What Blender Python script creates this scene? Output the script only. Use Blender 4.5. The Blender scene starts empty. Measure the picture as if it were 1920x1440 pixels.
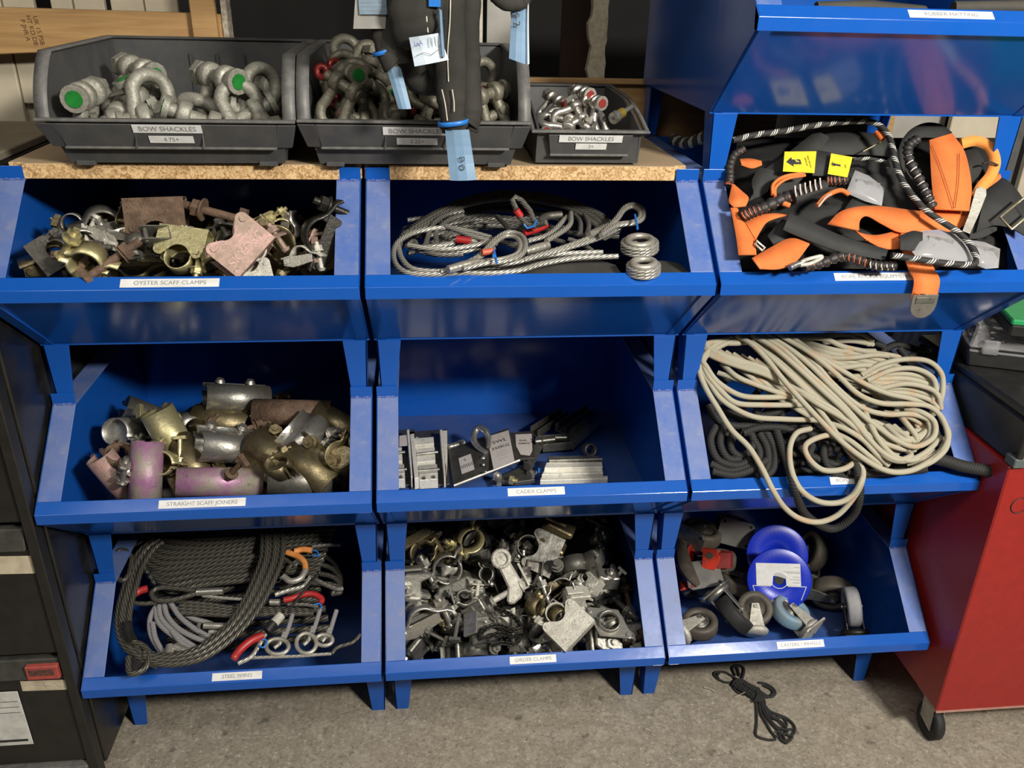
import bpy, math, random
from mathutils import Vector, Matrix, Euler, noise
PI=math.pi; rnd=random.Random(7)
scn=bpy.context.scene; COL=scn.collection
V=Vector
# ---------------------------------------------------------------- camera
fw=V((0.10324256,0.89570829,-0.43249003)); rt=V((0.99441762,-0.10247297,0.02515741)); up=V((0.02178484,0.43267302,0.90128768))
CAM=V((0.0959,-1.3305,1.5884)); FPX=1566.5
cd=bpy.data.cameras.new('camera'); cam=bpy.data.objects.new('camera',cd); COL.objects.link(cam)
cd.sensor_width=36; cd.lens=FPX/1920*36; cd.clip_start=.02
cam.matrix_world=Matrix(((rt.x,up.x,-fw.x,CAM.x),(rt.y,up.y,-fw.y,CAM.y),(rt.z,up.z,-fw.z,CAM.z),(0,0,0,1)))
scn.camera=cam
# ---------------------------------------------------------------- light
w=bpy.data.worlds.new('world'); scn.world=w; w.use_nodes=True
w.node_tree.nodes['Background'].inputs[0].default_value=(.9,.95,1,1); w.node_tree.nodes['Background'].inputs[1].default_value=.05
def area(name,loc,aim,sx,sy,power,col=(1,.95,.86)):
    l=bpy.data.lights.new(name,'AREA'); l.shape='RECTANGLE'; l.size=sx; l.size_y=sy; l.energy=power; l.color=col
    o=bpy.data.objects.new(name,l); COL.objects.link(o); o.location=loc
    o.rotation_euler=(V(aim)-V(loc)).to_track_quat('-Z','Y').to_euler(); return o
area('ceiling_lamp_right',(1.6,-2.0,2.5),(.6,.2,.6),.5,.2,96)
area('ceiling_lamp_overhead',(-.2,-1.5,2.95),(-.1,-.6,0),2.6,.5,25)
area('ceiling_lamp_left',(-1.9,-2.2,2.8),(-.3,.2,.6),.9,.4,3)
scn.view_settings.view_transform='Standard'; scn.view_settings.look='None'; scn.view_settings.exposure=0.3; scn.view_settings.gamma=1
scn.view_settings.use_curve_mapping=False
def at(px,py,y=None,z=None,x=None):
    "world point seen at a photo pixel on the plane y=, z= or x="
    d=fw+rt*((px-960)/FPX)+up*((720-py)/FPX)
    t=(y-CAM.y)/d.y if y is not None else (z-CAM.z)/d.z if z is not None else (x-CAM.x)/d.x
    return CAM+d*t
# ---------------------------------------------------------------- mesh helpers
def axes(d,hint=V((0,0,1))):
    d=V(d).normalized()
    if abs(d.dot(hint))>.95: hint=V((1,0,0))
    a=hint.cross(d).normalized(); return a,d.cross(a)
class MB:
    def __init__(s): s.v=[];s.f=[];s.uv=[];s.m=[];s.sm=[]
    def add(s,vs,fs,M=None,mi=0,smooth=False,uvs=None):
        o=len(s.v); s.v+=[tuple(M@V(p)) if M else tuple(p) for p in vs]
        for i,f in enumerate(fs):
            s.f.append([o+k for k in f]); s.m.append(mi); s.sm.append(smooth)
            s.uv.append(uvs[i] if uvs else None)
        return s
    def box(s,c,d,M=None,mi=0):
        x,y,z=c;a,b,e=d[0]/2,d[1]/2,d[2]/2
        vs=[(x+i*a,y+j*b,z+k*e) for i in(-1,1) for j in(-1,1) for k in(-1,1)]
        return s.add(vs,[(0,1,3,2),(4,6,7,5),(0,4,5,1),(2,3,7,6),(0,2,6,4),(1,5,7,3)],M,mi)
    def hexa(s,b,t,mi=0):
        "4 bottom and 4 top corners"
        return s.add(list(b)+list(t),[(3,2,1,0),(4,5,6,7),(0,1,5,4),(1,2,6,5),(2,3,7,6),(3,0,4,7)],None,mi)
    def prism(s,poly,t,M=None,mi=0,smooth=False):
        n=len(poly); vs=[(x,y,-t/2) for x,y in poly]+[(x,y,t/2) for x,y in poly]
        s.add(vs,[tuple(range(n))[::-1],tuple(range(n,2*n))],M,mi)
        o=len(s.v)-2*n
        for i in range(n):
            j=(i+1)%n; s.f.append([o+i,o+j,o+n+j,o+n+i]); s.m.append(mi); s.sm.append(smooth); s.uv.append(None)
        return s
    def band(s,pts,t,w,M=None,mi=0,closed=False,smooth=True):
        "sheet strip: 2D centre line in xy, thickness t, width w along z"
        n=len(pts);P=[V((a[0],a[1])) for a in pts];vs=[]
        for i in range(n):
            a=P[i-1] if (i>0 or closed) else P[i]; b=P[(i+1)%n] if (i<n-1 or closed) else P[i]
            d=(b-a).normalized(); q=V((-d.y,d.x))*t/2
            for sg in(1,-1):
                for z in(-w/2,w/2): vs.append((P[i].x+q.x*sg,P[i].y+q.y*sg,z))
        fs=[]
        for i in range(n if closed else n-1):
            a=4*i;b=4*((i+1)%n)
            fs+=[(a,b,b+1,a+1),(a+3,b+3,b+2,a+2),(a+1,b+1,b+3,a+3),(a+2,b+2,b,a)]
        s.add(vs,fs,M,mi,smooth)
        if not closed: s.add([vs[0],vs[1],vs[3],vs[2]],[(0,1,2,3)],M,mi); s.add([vs[-4],vs[-3],vs[-1],vs[-2]],[(3,2,1,0)],M,mi)
        return s
    def tube(s,pts,r,n=8,closed=False,M=None,mi=0,cap=True,flat=1,hint=None):
        P=[V(p) for p in pts]; m=len(P); R=r if hasattr(r,'__len__') else [r]*m
        T=[]
        for i in range(m):
            a=P[i-1] if (i>0 or closed) else P[i]; b=P[(i+1)%m] if (i<m-1 or closed) else P[i]
            d=b-a; T.append(d.normalized() if d.length>1e-9 else V((0,0,1)))
        u,_=axes(T[0],V(hint) if hint else V((0,0,1))); U=[u]
        for i in range(1,m):
            q=T[i-1].rotation_difference(T[i]); u=(q@U[-1]); u=(u-T[i]*u.dot(T[i])).normalized(); U.append(u)
        if closed:
            q=T[-1].rotation_difference(T[0]); e=q@U[-1]; ang=math.atan2(T[0].dot(e.cross(U[0])),e.dot(U[0]))
            U=[Matrix.Rotation(ang*i/m,3,T[i])@U[i] for i in range(m)]
        L=[0]
        for i in range(1,m+1): L.append(L[-1]+(P[i%m]-P[i-1]).length)
        vs=[]
        for i in range(m):
            w_=T[i].cross(U[i])
            for k in range(n):
                a=2*PI*k/n; vs.append(P[i]+(U[i]*math.cos(a)+w_*math.sin(a)*flat)*R[i])
        fs=[];uv=[]
        for i in range(m if closed else m-1):
            a=i*n;b=((i+1)%m)*n
            for k in range(n):
                k2=(k+1)%n; fs.append((a+k,b+k,b+k2,a+k2)[::-1]); uv.append([(L[i],(k+1)/n),(L[i+1],(k+1)/n),(L[i+1],k/n),(L[i],k/n)])
        s.add(vs,fs,M,mi,True,uv)
        if cap and not closed:
            s.add(vs[:n],[tuple(range(n))],M,mi); s.add(vs[-n:],[tuple(range(n))[::-1]],M,mi)
        return s
    def cyl(s,a,b,r,r2=None,n=12,M=None,mi=0,smooth=True):
        a,b=V(a),V(b);u,w_=axes(b-a);r2=r if r2 is None else r2;vs=[]
        for p,q in((a,r),(b,r2)):
            for k in range(n): t=2*PI*(k+.5)/n; vs.append(p+(u*math.cos(t)+w_*math.sin(t))*q)
        s.add(vs,[(k,(k+1)%n,n+(k+1)%n,n+k) for k in range(n)],M,mi,smooth)
        s.add(vs,[tuple(range(n))[::-1],tuple(range(n,2*n))],M,mi); return s
    def lathe(s,prof,n=20,M=None,mi=0,closed=False,mis=None,smooth=True):
        "profile (r,z) turned round z; closed joins last to first"
        m=len(prof); vs=[(r*math.cos(2*PI*k/n),r*math.sin(2*PI*k/n),z) for r,z in prof for k in range(n)]
        o=len(s.v); s.v+=[tuple(M@V(p)) if M else p for p in vs]
        for i in range(m if closed else m-1):
            j=(i+1)%m
            for k in range(n):
                k2=(k+1)%n; s.f.append([o+i*n+k,o+i*n+k2,o+j*n+k2,o+j*n+k]); s.m.append(mis[i] if mis else mi); s.sm.append(smooth); s.uv.append(None)
        return s
    def strap(s,pts,wd,t,sides,M=None,mi=0):
        "ribbon along pts; sides = width directions (one or per point)"
        P=[V(p) for p in pts];m=len(P);S=[V(q) for q in sides] if hasattr(sides[0],'__len__') else [V(sides)]*m
        W=wd if hasattr(wd,'__len__') else [wd]*m;vs=[];L=[0]
        for i in range(m):
            T=(P[min(i+1,m-1)]-P[max(i-1,0)]).normalized(); d=(S[i]-T*S[i].dot(T)).normalized(); nn=T.cross(d)
            for a,b in((-1,-1),(1,-1),(1,1),(-1,1)): vs.append(P[i]+d*W[i]/2*a+nn*t/2*b)
            if i: L.append(L[-1]+(P[i]-P[i-1]).length)
        fs=[];uv=[]
        for i in range(m-1):
            for k in range(4):
                a=4*i+k;b=4*i+(k+1)%4;fs.append((a,b,b+4,a+4))
                u=[(0,1),(1,1),(1,0),(0,0)][k];u2=(u[0] if k in(1,3) else 1-u[0])
                uv.append([(L[i],u[0]),(L[i],u2),(L[i+1],u2),(L[i+1],u[0])])
        s.add(vs,fs,M,mi,True,uv); s.add(vs[:4],[(3,2,1,0)],M,mi); s.add(vs[-4:],[(0,1,2,3)],M,mi); return s
    def mesh(s,name,mats):
        me=bpy.data.meshes.new(name); me.from_pydata(s.v,[],s.f)
        for m_ in (mats if isinstance(mats,(list,tuple)) else [mats]): me.materials.append(m_)
        me.polygons.foreach_set('material_index',s.m); me.polygons.foreach_set('use_smooth',s.sm)
        if any(u for u in s.uv):
            L=me.uv_layers.new(name='UVMap'); fl=[]
            for f,u in zip(s.f,s.uv):
                for k in range(len(f)): fl+=(u[k] if u else (0,0))
            L.data.foreach_set('uv',fl)
        me.update(); return me
    def build(s,name,mats,parent=None,bevel=0,loc=None,rot=None):
        o=bpy.data.objects.new(name,s.mesh(name,mats)); COL.objects.link(o)
        if parent: o.parent=parent
        if loc is not None: o.location=loc
        if rot is not None: o.rotation_euler=rot
        if bevel:
            b=o.modifiers.new('bevel','BEVEL'); b.width=bevel; b.segments=1; b.limit_method='ANGLE'; b.angle_limit=.7
        return o
def tag(o,label=None,cat=None,group=None,kind=None):
    for k,v_ in(('label',label),('category',cat),('group',group),('kind',kind)):
        if v_: o[k]=v_
    return o
def thing(name,label,cat,loc=(0,0,0),rot=(0,0,0),group=None):
    o=bpy.data.objects.new(name,None); o.empty_display_size=.02; COL.objects.link(o); o.location=loc; o.rotation_euler=rot
    return tag(o,label,cat,group)
def copy_tree(o,parent=None):
    c=o.copy(); COL.objects.link(c)
    if parent: c.parent=parent
    for ch in o.children: copy_tree(ch,c)
    return c
def spline(pts,n=8,closed=False):
    "Catmull-Rom through pts"
    P=[V(p) for p in pts];m=len(P);out=[]
    for i in range(m if closed else m-1):
        p0=P[i-1] if (i>0 or closed) else P[i]*2-P[1]; p1=P[i]; p2=P[(i+1)%m]; p3=P[(i+2)%m] if (i<m-2 or closed) else p2*2-p1
        for k in range(n):
            t=k/n; out.append(.5*((2*p1)+(p2-p0)*t+(2*p0-5*p1+4*p2-p3)*t*t+(3*p1-p0-3*p2+p3)*t**3))
    if not closed: out.append(P[-1])
    return out
def arc(cx,cy,r,a0,a1,n=8): return [(cx+r*math.cos(math.radians(a0+(a1-a0)*i/n)),cy+r*math.sin(math.radians(a0+(a1-a0)*i/n))) for i in range(n+1)]
def TR(loc=(0,0,0),rot=(0,0,0)): return Matrix.Translation(V(loc))@Euler(rot).to_matrix().to_4x4()
def frame(o,x,y): # matrix from origin and x, y directions
    x=V(x).normalized(); z=x.cross(V(y)).normalized(); y=z.cross(x); return Matrix(((x.x,y.x,z.x,o[0]),(x.y,y.y,z.y,o[1]),(x.z,y.z,z.z,o[2]),(0,0,0,1)))
# ---------------------------------------------------------------- materials
class NT:
    def __init__(s,name):
        s.mat=bpy.data.materials.new(name); s.mat.use_nodes=True; s.n=s.mat.node_tree.nodes; s.l=s.mat.node_tree.links
        s.b=s.n['Principled BSDF']
    def node(s,t,**k):
        n=s.n.new(t)
        for a,b in k.items():
            if a.startswith('i_'): s.set(n,a[2:],b)
            else: setattr(n,a,b)
        return n
    def set(s,n,key,val):
        key=int(key) if key.isdigit() else key.replace('_',' ')
        if hasattr(val,'links'): s.l.new(val,n.inputs[key])
        else: n.inputs[key].default_value=val
    def noise(s,scale,detail=4,rough=.6,vec=None,dist=0):
        n=s.node('ShaderNodeTexNoise',i_Scale=scale,i_Detail=detail,i_Roughness=rough,i_Distortion=dist); s.l.new(vec or s.obj(),n.inputs['Vector']); return n.outputs['Fac']
    def obj(s,kind='Object'):
        if not hasattr(s,'tc'): s.tc=s.n.new('ShaderNodeTexCoord')
        return s.tc.outputs[kind]
    def ramp(s,f,stops):
        r=s.n.new('ShaderNodeValToRGB'); s.l.new(f,r.inputs[0]); e=r.color_ramp.elements
        while len(e)<len(stops): e.new(.5)
        for q,(p,c) in zip(e,stops): q.position=p; q.color=(*c,1) if hasattr(c,'__len__') else (c,c,c,1)
        return r.outputs[0]
    def mix(s,f,a,b,bt='MIX'):
        m=s.node('ShaderNodeMix',data_type='RGBA',blend_type=bt)
        for i,x in((0,f),(6,a),(7,b)):
            if hasattr(x,'links'): s.l.new(x,m.inputs[i])
            else: m.inputs[i].default_value=x if i==0 else (*x,1)
        return m.outputs[2]
    def math(s,op,a,b=0):
        m=s.node('ShaderNodeMath',operation=op)
        for i,x in((0,a),(1,b)):
            if hasattr(x,'links'): s.l.new(x,m.inputs[i])
            else: m.inputs[i].default_value=x
        return m.outputs[0]
    def bump(s,h,strength=.3,dist=.002):
        b=s.node('ShaderNodeBump',i_Strength=strength,i_Distance=dist); s.l.new(h,b.inputs['Height']); s.l.new(b.outputs[0],s.b.inputs['Normal'])
    def out(s,col=None,rough=None,metal=None,**k):
        for nm,x in(('Base Color',col),('Roughness',rough),('Metallic',metal)):
            if x is None: continue
            if hasattr(x,'links'): s.l.new(x,s.b.inputs[nm])
            else: s.b.inputs[nm].default_value=(*x,1) if hasattr(x,'__len__') else x
        for a,x in k.items(): s.b.inputs[a.replace('_',' ')].default_value=x
        return s.mat
def simple(name,c1,c2=None,scale=40,rough=.5,metal=0,bump=0,r2=None,bscale=None,**k):
    t=NT(name); f=t.noise(scale)
    c=t.mix(t.ramp(f,[(.35,0),(.65,1)]),c1,c2 or tuple(x*.75 for x in c1))
    r=t.ramp(f,[(.3,rough),(.7,r2 if r2 is not None else rough)])
    if bump: t.bump(t.noise(bscale or scale*3),bump)
    return t.out(c,r,metal,**k)
def painted(name,c,dust,amt,rough):
    t=NT(name); f=t.noise(7,8,.72); g=t.noise(60,3,.7)
    d=t.math('MULTIPLY',t.ramp(f,[(.28,.15),(.78,1)]),amt); d=t.math('ADD',d,t.math('MULTIPLY',t.ramp(g,[(.55,0),(.75,1)]),amt*.25))
    t.bump(t.noise(25,2),.04,.004)
    return t.out(t.mix(d,c,dust),t.math('ADD',t.math('MULTIPLY',d,.5),rough),0,Coat_Weight=.0)
BLUE=painted('blue_enamel',(.002,.080,.40),(.11,.14,.26),.10,.14)
BLUEF=painted('blue_enamel_scuffed_sheen',(.006,.092,.42),(.25,.26,.31),.75,.26)  # grey tone holds dust and scuffs plus ceiling lamp sheen painted into the colour
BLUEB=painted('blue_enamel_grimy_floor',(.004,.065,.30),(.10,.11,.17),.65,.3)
WELD=simple('weld_bead_blue',(.03,.1,.5),(.2,.25,.5),300,.2,.3,.8)
WHITE_L=simple('white_label_tape',(.72,.72,.72),(.62,.62,.6),60,.45)
INKG=simple('label_ink_grey',(.16,.16,.17),(.25,.25,.26),200,.6)
INK=simple('black_ink',(.02,.02,.025),(.03,.03,.03),200,.6)
PLAS=simple('dark_grey_plastic',(.055,.056,.06),(.075,.074,.07),30,.45,0,.05)
PLASR=simple('dark_grey_plastic_rim',(.15,.145,.135),(.09,.09,.09),50,.5)
BLACK=simple('black_painted_steel',(.012,.0115,.011),(.018,.017,.015),25,.35,0,.05,.5)
BLACKG=simple('black_gloss_side',(.008,.008,.008),(.02,.018,.014),12,.12,0,0,.4)
RED=simple('red_powder_coat',(.30,.016,.013),(.26,.014,.012),60,.35,0,.04)
def text_obj(name,s,size,mat,parent,M,ext=.0002,sx=1):
    cu=bpy.data.curves.new(name,'FONT'); cu.body=s; cu.size=size; cu.align_x='CENTER'; cu.align_y='CENTER'; cu.extrude=ext
    o=bpy.data.objects.new(name,cu); COL.objects.link(o)
    dg=bpy.context.evaluated_depsgraph_get(); me=bpy.data.meshes.new_from_object(o.evaluated_get(dg)); bpy.data.objects.remove(o)
    me.transform(M@Matrix.Diagonal((sx,1,1,1))); me.materials.clear(); me.materials.append(mat)
    o=bpy.data.objects.new(name,me); COL.objects.link(o)
    if parent: o.parent=parent
    return o
# ================================================================ room
t=NT('concrete'); n1=t.noise(2.2,6,.65); n2=t.noise(26,8,.78,None,.6); n3=t.noise(95,3,.8); n4=t.noise(28,2,.5)
c=t.mix(t.ramp(n1,[(.3,0),(.7,1)]),(.31,.265,.20),(.24,.21,.165))
c=t.mix(t.ramp(n2,[(.46,0),(.62,.5)]),c,(.47,.42,.34)); c=t.mix(t.ramp(n3,[(.54,0),(.66,.65)]),c,(.12,.10,.08)); c=t.mix(t.ramp(n3,[(.32,.7),(.42,0)]),c,(.60,.56,.48))
c=t.mix(t.ramp(n4,[(.66,0),(.74,.7)]),c,(.09,.08,.065))
t.bump(t.math('ADD',n2,t.math('MULTIPLY',n3,.6)),.5,.006)
CONC=t.out(c,.6)
def struct(name,mb,mat,bevel=0): return tag(mb.build(name,mat,bevel=bevel),kind='structure')
struct('floor',MB().box((.3,-1.4,-.025),(7.4,6.4,.05)),CONC)
PLASTER=simple('grey_plaster',(.12,.115,.105),(.09,.086,.08),4,.8)
struct('ceiling',MB().box((.3,-1.4,3.225),(7.4,6.4,.05)),PLASTER)
struct('wall_left',MB().box((-3.4,-1.4,1.6),(.05,6.4,3.2)),PLASTER)
struct('wall_right',MB().box((4.0,-1.4,1.6),(.05,6.4,3.2)),PLASTER)
struct('wall_front',MB().box((.3,-4.6,1.6),(7.4,.05,3.2)),PLASTER)
DARKW=simple('black_curtain_wall',(.004,.004,.004),(.007,.006,.005),6,.9)
struct('wall_back',MB().box((.3,1.62,1.6),(7.4,.05,3.2)),DARKW)
t=NT('pine'); tc=t.obj(); mp=t.node('ShaderNodeMapping'); t.l.new(tc,mp.inputs[0]); mp.inputs['Scale'].default_value=(1,14,14)
g=t.noise(5,4,.6,mp.outputs[0],.4); g2=t.noise(2.4,2,.5)
PINE=t.out(t.mix(t.ramp(g,[(.35,0),(.7,1)]),t.mix(g2,(.56,.35,.15),(.44,.26,.1)),(.34,.19,.075)),.6)
PINEV=PINE
WPAINT=simple('cream_painted_board',(.62,.55,.42),(.5,.44,.33),7,.55,0,.1)
WEDGE=simple('raw_chipped_edge',(.2,.16,.12),(.5,.45,.36),90,.9,0,.6)
GREYW=simple('pale_grey_board',(.4,.39,.36),(.33,.31,.28),9,.7)
RUST=simple('brown_curtain',(.03,.012,.007),(.015,.008,.006),8,.9)
# pine rail and post, cream boards, behind the shelf
t_=thing('timber_frame','pine timber frame with ink stamped rail standing behind the left grey bin','frame',(-.6,.8,0))
rail=MB().hexa([(-.35,-.02,1.409),(.262,-.02,1.446),(.262,.02,1.446),(-.35,.02,1.409)],[(-.35,-.02,1.513),(.262,-.02,1.509),(.262,.02,1.509),(-.35,.02,1.513)]).build('rail',PINE,t_,.002)
for i,(s,x) in enumerate((('UK 15 FSB',.081),('HT KD DB',.067),('P JHR A',.053))):
    text_obj('stamp',s,.0135,simple('stamp_ink',(.13,.07,.03)) if i==0 else bpy.data.materials['stamp_ink'],rail,TR((-.222+x,-.0206,1.467),(PI/2,0,0))@Matrix.Rotation(-PI/2+.08,4,'Z'),.0002,1.0)
MB().hexa([(.195,-.042,.9),(.258,-.042,.9),(.258,-.021,.9),(.195,-.021,.9)],[(.195,-.042,1.9),(.243,-.042,1.9),(.243,-.021,1.9),(.195,-.021,1.9)]).build('post',PINEV,t_,.002)
MB().box((.265,.0,1.4),(.012,.05,1.0)).build('side_strip',WEDGE,t_)
for i,(x0,x1,z0,z1) in enumerate(((-.92,-.845,1.25,1.75),(-.842,-.775,1.3,1.74),(-.768,-.742,1.3,1.412),(-.736,-.69,1.25,1.76),(-.687,-.62,1.22,1.7),(-.607,-.532,1.25,1.8),(-.529,-.455,1.22,1.74))):
    b=MB().box(((x0+x1)/2,.87+.004*(i%3),(z0+z1)/2),(x1-x0,.018,z1-z0)).build('painted_board',WPAINT,None,.002)
    tag(b,['cream painted board seen lowest left between the cabinet and the rail','second cream board from the left behind the pine rail','narrow cream batten tucked under the pine rail','cream board just right of the dark gap above the pine rail','cream board above the left grey bin, third from the post','cream board second from the pine post above the rail','cream board nearest the pine post above the rail'][i],'board','cream boards behind the pine rail')
tag(MB().box((-.78,.9,1.295),(.36,.016,.25)).build('cream_sheet',WPAINT,None,.002),'wide cream sheet behind the black cabinet, left of the grey bins','sheet')
tag(MB().box((.245,.9,1.5),(.02,.02,.55)).build('batten',simple('white_batten',(.66,.6,.48)),None,.001),'thin white batten standing behind the hanging black slings','batten')
m=MB(); z=1.2; L_=[];R_=[]
while z<1.75: L_.append((.268,z)); R_.append((.336+.012*math.sin(z*40)+rnd.uniform(-.004,.004),z)); z+=.02
m.prism(L_+R_[::-1],.012,TR((0,.93,0),(PI/2,0,0)))
tag(m.build('torn_board',GREYW),'grey board with a torn right edge behind the middle grey bin','board')
m=MB(); z=1.25; L_=[];R_=[]
while z<1.8: L_.append((.522+rnd.uniform(-.006,.006),z)); R_.append((.565+rnd.uniform(-.003,.003),z)); z+=.018
m.prism(L_+R_[::-1],.03,TR((0,.9,0),(PI/2,0,0)))
tag(m.build('splintered_stud',[simple('cream_stud',(.58,.52,.38),(.4,.34,.25),60,.8)],None,.001),'cream stud with splintered chipped edges above the small grey bin','stud')
tag(MB().box((.52,1.05,1.5),(.09,.01,.9)).build('brown_drape',RUST),'dark reddish brown drape behind the splintered stud','drape')
b_=thing('pallet_side','wooden pallet standing behind the small grey bin and the right bin column','pallet',(.6,.7,0))
MB().box((-.03,.0,1.32),(.46,.018,.145)).build('board',PINE,b_,.002)
MB().box((-.03,-.014,1.389),(.46,.02,.012)).build('top_strip',PINE,b_,.002)
MB().box((.28,.03,1.30),(.18,.02,.11)).build('board',PINE,b_,.002)
for i,(x0,x1,y,mm) in enumerate(((1.40,1.44,1.02,PINEV),(1.445,1.62,1.06,GREYW),(1.6,1.78,1.0,WPAINT),(1.775,1.87,1.05,simple('grey_strip',(.12,.12,.12))),(1.875,2.1,1.02,WPAINT))):
    tag(MB().box(((x0+x1)/2,y,1.2),(x1-x0,.02,1.1)).build('leaning_board' ,mm,None,.002),['narrow pine board seen through the gap left of the orange strap','light grey board behind the rope access bin','broad white board behind the orange strap loop','dark grey board edge right of the broad white board','white board seen past the right hand bin post'][i],'board','boards behind the rope access bin')
# ================================================================ storage bins
BW=.6; Z0=.2787; PH=.4247; YT=.1632; ZT=.1423; HT=.0219; YF=.172; ZF=-.1634; WF=.042; WL=.0252; DP=.655; TK=.002
CX={'L':-BW-.0087,'C':0.0,'R':BW+.0083}
Lfl=math.hypot(YT,ZT); ey=YT/Lfl; ez=ZT/Lfl; ny,nz=-ez,ey   # flange direction and outward normal
def bin_body():
    m=MB(); m.box((BW/2,(YF+DP)/2,ZF+TK/2),(BW,DP-YF,TK)); m.box((BW/2,DP,(ZF+ZT)/2),(BW,TK,ZT-ZF)); return m
def side_mesh(x):
    poly=[(YF,ZF),(DP,ZF),(DP,ZT),(YT,ZT),(0,0),(.006,-.018)]
    return MB().prism(poly,TK,frame((x,0,0),(0,1,0),(0,0,1)))
bin_meshes={}
def mk_bin(c,r,label,text=None,tx=.5,tw=.16,legs=True):
    x0=CX[c]; zz=Z0+(3-r)*PH
    t=thing('storage_bin',label,'storage bin',(x0,0,zz),group='blue steel stacking bins')
    def P(key,name,mk,mat,bev=0):
        if key not in bin_meshes: bin_meshes[key]=mk().mesh(name,mat)
        o=bpy.data.objects.new(name,bin_meshes[key]); COL.objects.link(o); o.parent=t
        if bev: b=o.modifiers.new('bevel','BEVEL'); b.width=bev; b.segments=2
        return o
    P('floor','bottom_panel',lambda:MB().box((BW/2,(YF+DP)/2,ZF+TK/2),(BW-.002,DP-YF,TK)),BLUEB)
    P('back','back_panel',lambda:MB().box((BW/2,DP,(ZF+ZT)/2),(BW-.002,TK,ZT-ZF)),BLUE)
    for i in(0,1): P('side%d'%i,'side_panel',lambda:side_mesh(.001 if i==0 else BW-.001),BLUE)
    def front():
        m=MB(); m.hexa([(.002,.004,-.0175),(BW-.002,.004,-.0175),(BW-.002,.0065,-.0175),(.002,.0065,-.0175)][::-1],[(.002,YF,ZF),(BW-.002,YF,ZF),(BW-.002,YF+.0025,ZF),(.002,YF+.0025,ZF)][::-1])
        m.box((BW/2,YF+.004,ZF+.001),(BW,.012,.004))
        for s in(0,1):   # folded joint strip down each slanted side
            xa=.004 if s==0 else BW-.024; p=[(xa,.0,-.02),(xa+.02,.0,-.02),(xa+.02,YF-.004,ZF+.002),(xa,YF-.004,ZF+.002)]
            m.hexa(p,[(a,b+.004,c_+.004) for a,b,c_ in p])
        return m
    P('front','front_panel',front,BLUE)
    def lip():
        m=MB(); q=lambda d,e:(d*ey+e*ny,d*ez+e*nz)
        a=q(0,0);b=q(WL,0);cc=q(WL,-TK);d=q(0,-TK)
        m.prism([a,b,cc,(TK,-.0),(TK,-.0185),(.012,-.0185),(.012,-.0205),(0,-.0205)],BW,frame((BW/2,0,0),(0,1,0),(0,0,1)))
        return m
    P('lip','front_lip',lip,BLUEF if r>1 else BLUE,.0012)
    for i in(0,1):
        def fl():
            m=MB(); q=lambda d,e:(d*ey+e*ny,d*ez+e*nz)
            xm=WF/2 if i==0 else BW-WF/2
            m.prism([q(WL,0),q(Lfl,0),q(Lfl,-TK),q(WL,-TK)],WF,frame((xm,0,0),(0,1,0),(0,0,1)))
            return m
        P('fl%d'%i,'side_flange',fl,BLUEF,.0008)
        def tab():
            xm=WF/2 if i==0 else BW-WF/2
            return MB().box((xm,YT+TK/2,ZT+HT/2),(WF,TK,HT))
        P('tab%d'%i,'socket_tab',tab,BLUE,.0006)
        def top():
            xm=WF/2 if i==0 else BW-WF/2
            return MB().box((xm,(YT+DP)/2,ZT-TK/2),(WF,DP-YT,TK))
        P('top%d'%i,'top_rail',top,BLUEF)
        def weld():
            xm=WF/2 if i==0 else BW-WF/2; rr=random.Random(i+3)
            pts=[(xm+(k/11-.5)*(WF-.006),YT-.001+rr.uniform(-.0008,.0008),ZT+rr.uniform(-.0015,.0015)) for k in range(12)]
            return MB().tube(pts,[rr.uniform(.0012,.0026) for _ in pts],6)
        P('weld%d'%i,'weld_bead',weld,WELD)
        for j in(0,1):
            def leg():
                m=MB(); h=(PH+ZF)-(ZT+HT)+HT-.004 if r<3 else Z0+ZF
                s=1 if i==0 else -1; xe=.003 if i==0 else BW-.003; ye=YF+.003 if j==0 else DP-.003; sy=1 if j==0 else -1
                if j==0: ye=YT+TK+.0015
                w1,w2=.046,.030
                za,zb=ZF,ZF-h
                def L(x,y,z): return (x,y,z)
                o1=xe+s*.002; 
                m.hexa([(o1+s*.004,ye,zb),(o1+s*(.004+w2),ye,zb),(o1+s*(.004+w2),ye+sy*.003,zb),(o1+s*.004,ye+sy*.003,zb)],[(o1,ye,za),(o1+s*w1,ye,za),(o1+s*w1,ye+sy*.003,za),(o1,ye+sy*.003,za)])
                m.hexa([(o1+s*.004,ye,zb),(o1+s*.007,ye,zb),(o1+s*.007,ye+sy*w2,zb),(o1+s*.004,ye+sy*w2,zb)],[(o1,ye,za),(o1+s*.003,ye,za),(o1+s*.003,ye+sy*w1,za),(o1,ye+sy*w1,za)])
                return m
            P('leg%d%d%d'%(i,j,r==3),'leg',leg,BLUE,.0006)
    if text:
        q=WL*.5; hh=WL*.62
        ctr=V((tx*BW,q*ey+.0004*ny,q*ez+.0004*nz)); M=frame(ctr,(1,0,0),(0,ey,ez))
        o=MB().box((0,0,0),(tw,hh,.0006),M).build('paper_label',WHITE_L,t)
        text_obj('lettering',text,hh*.66,INKG,o,M@TR((0,0,.0004)),.0001,1.05)
    return t
B={}
B['R0']=mk_bin('R',0,'blue steel bin of rubber matting, topmost at the upper right','RUBBER MATTING',.52,.14)
B['L1']=mk_bin('L',1,'blue steel bin of oyster scaff clamps under the chipboard, upper left','OYSTER SCAFF CLAMPS',.495,.155)
B['C1']=mk_bin('C',1,'unlabelled blue steel bin of wire rope slings, upper middle')
B['R1']=mk_bin('R',1,'blue steel bin of rope access equipment with an orange strap hanging out','ROPE ACCESS EQUIPMENT',.475,.155)
B['L2']=mk_bin('L',2,'blue steel bin of straight scaff joiners, middle of the left stack','STRAIGHT SCAFF JOINERS',.487,.155)
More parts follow.
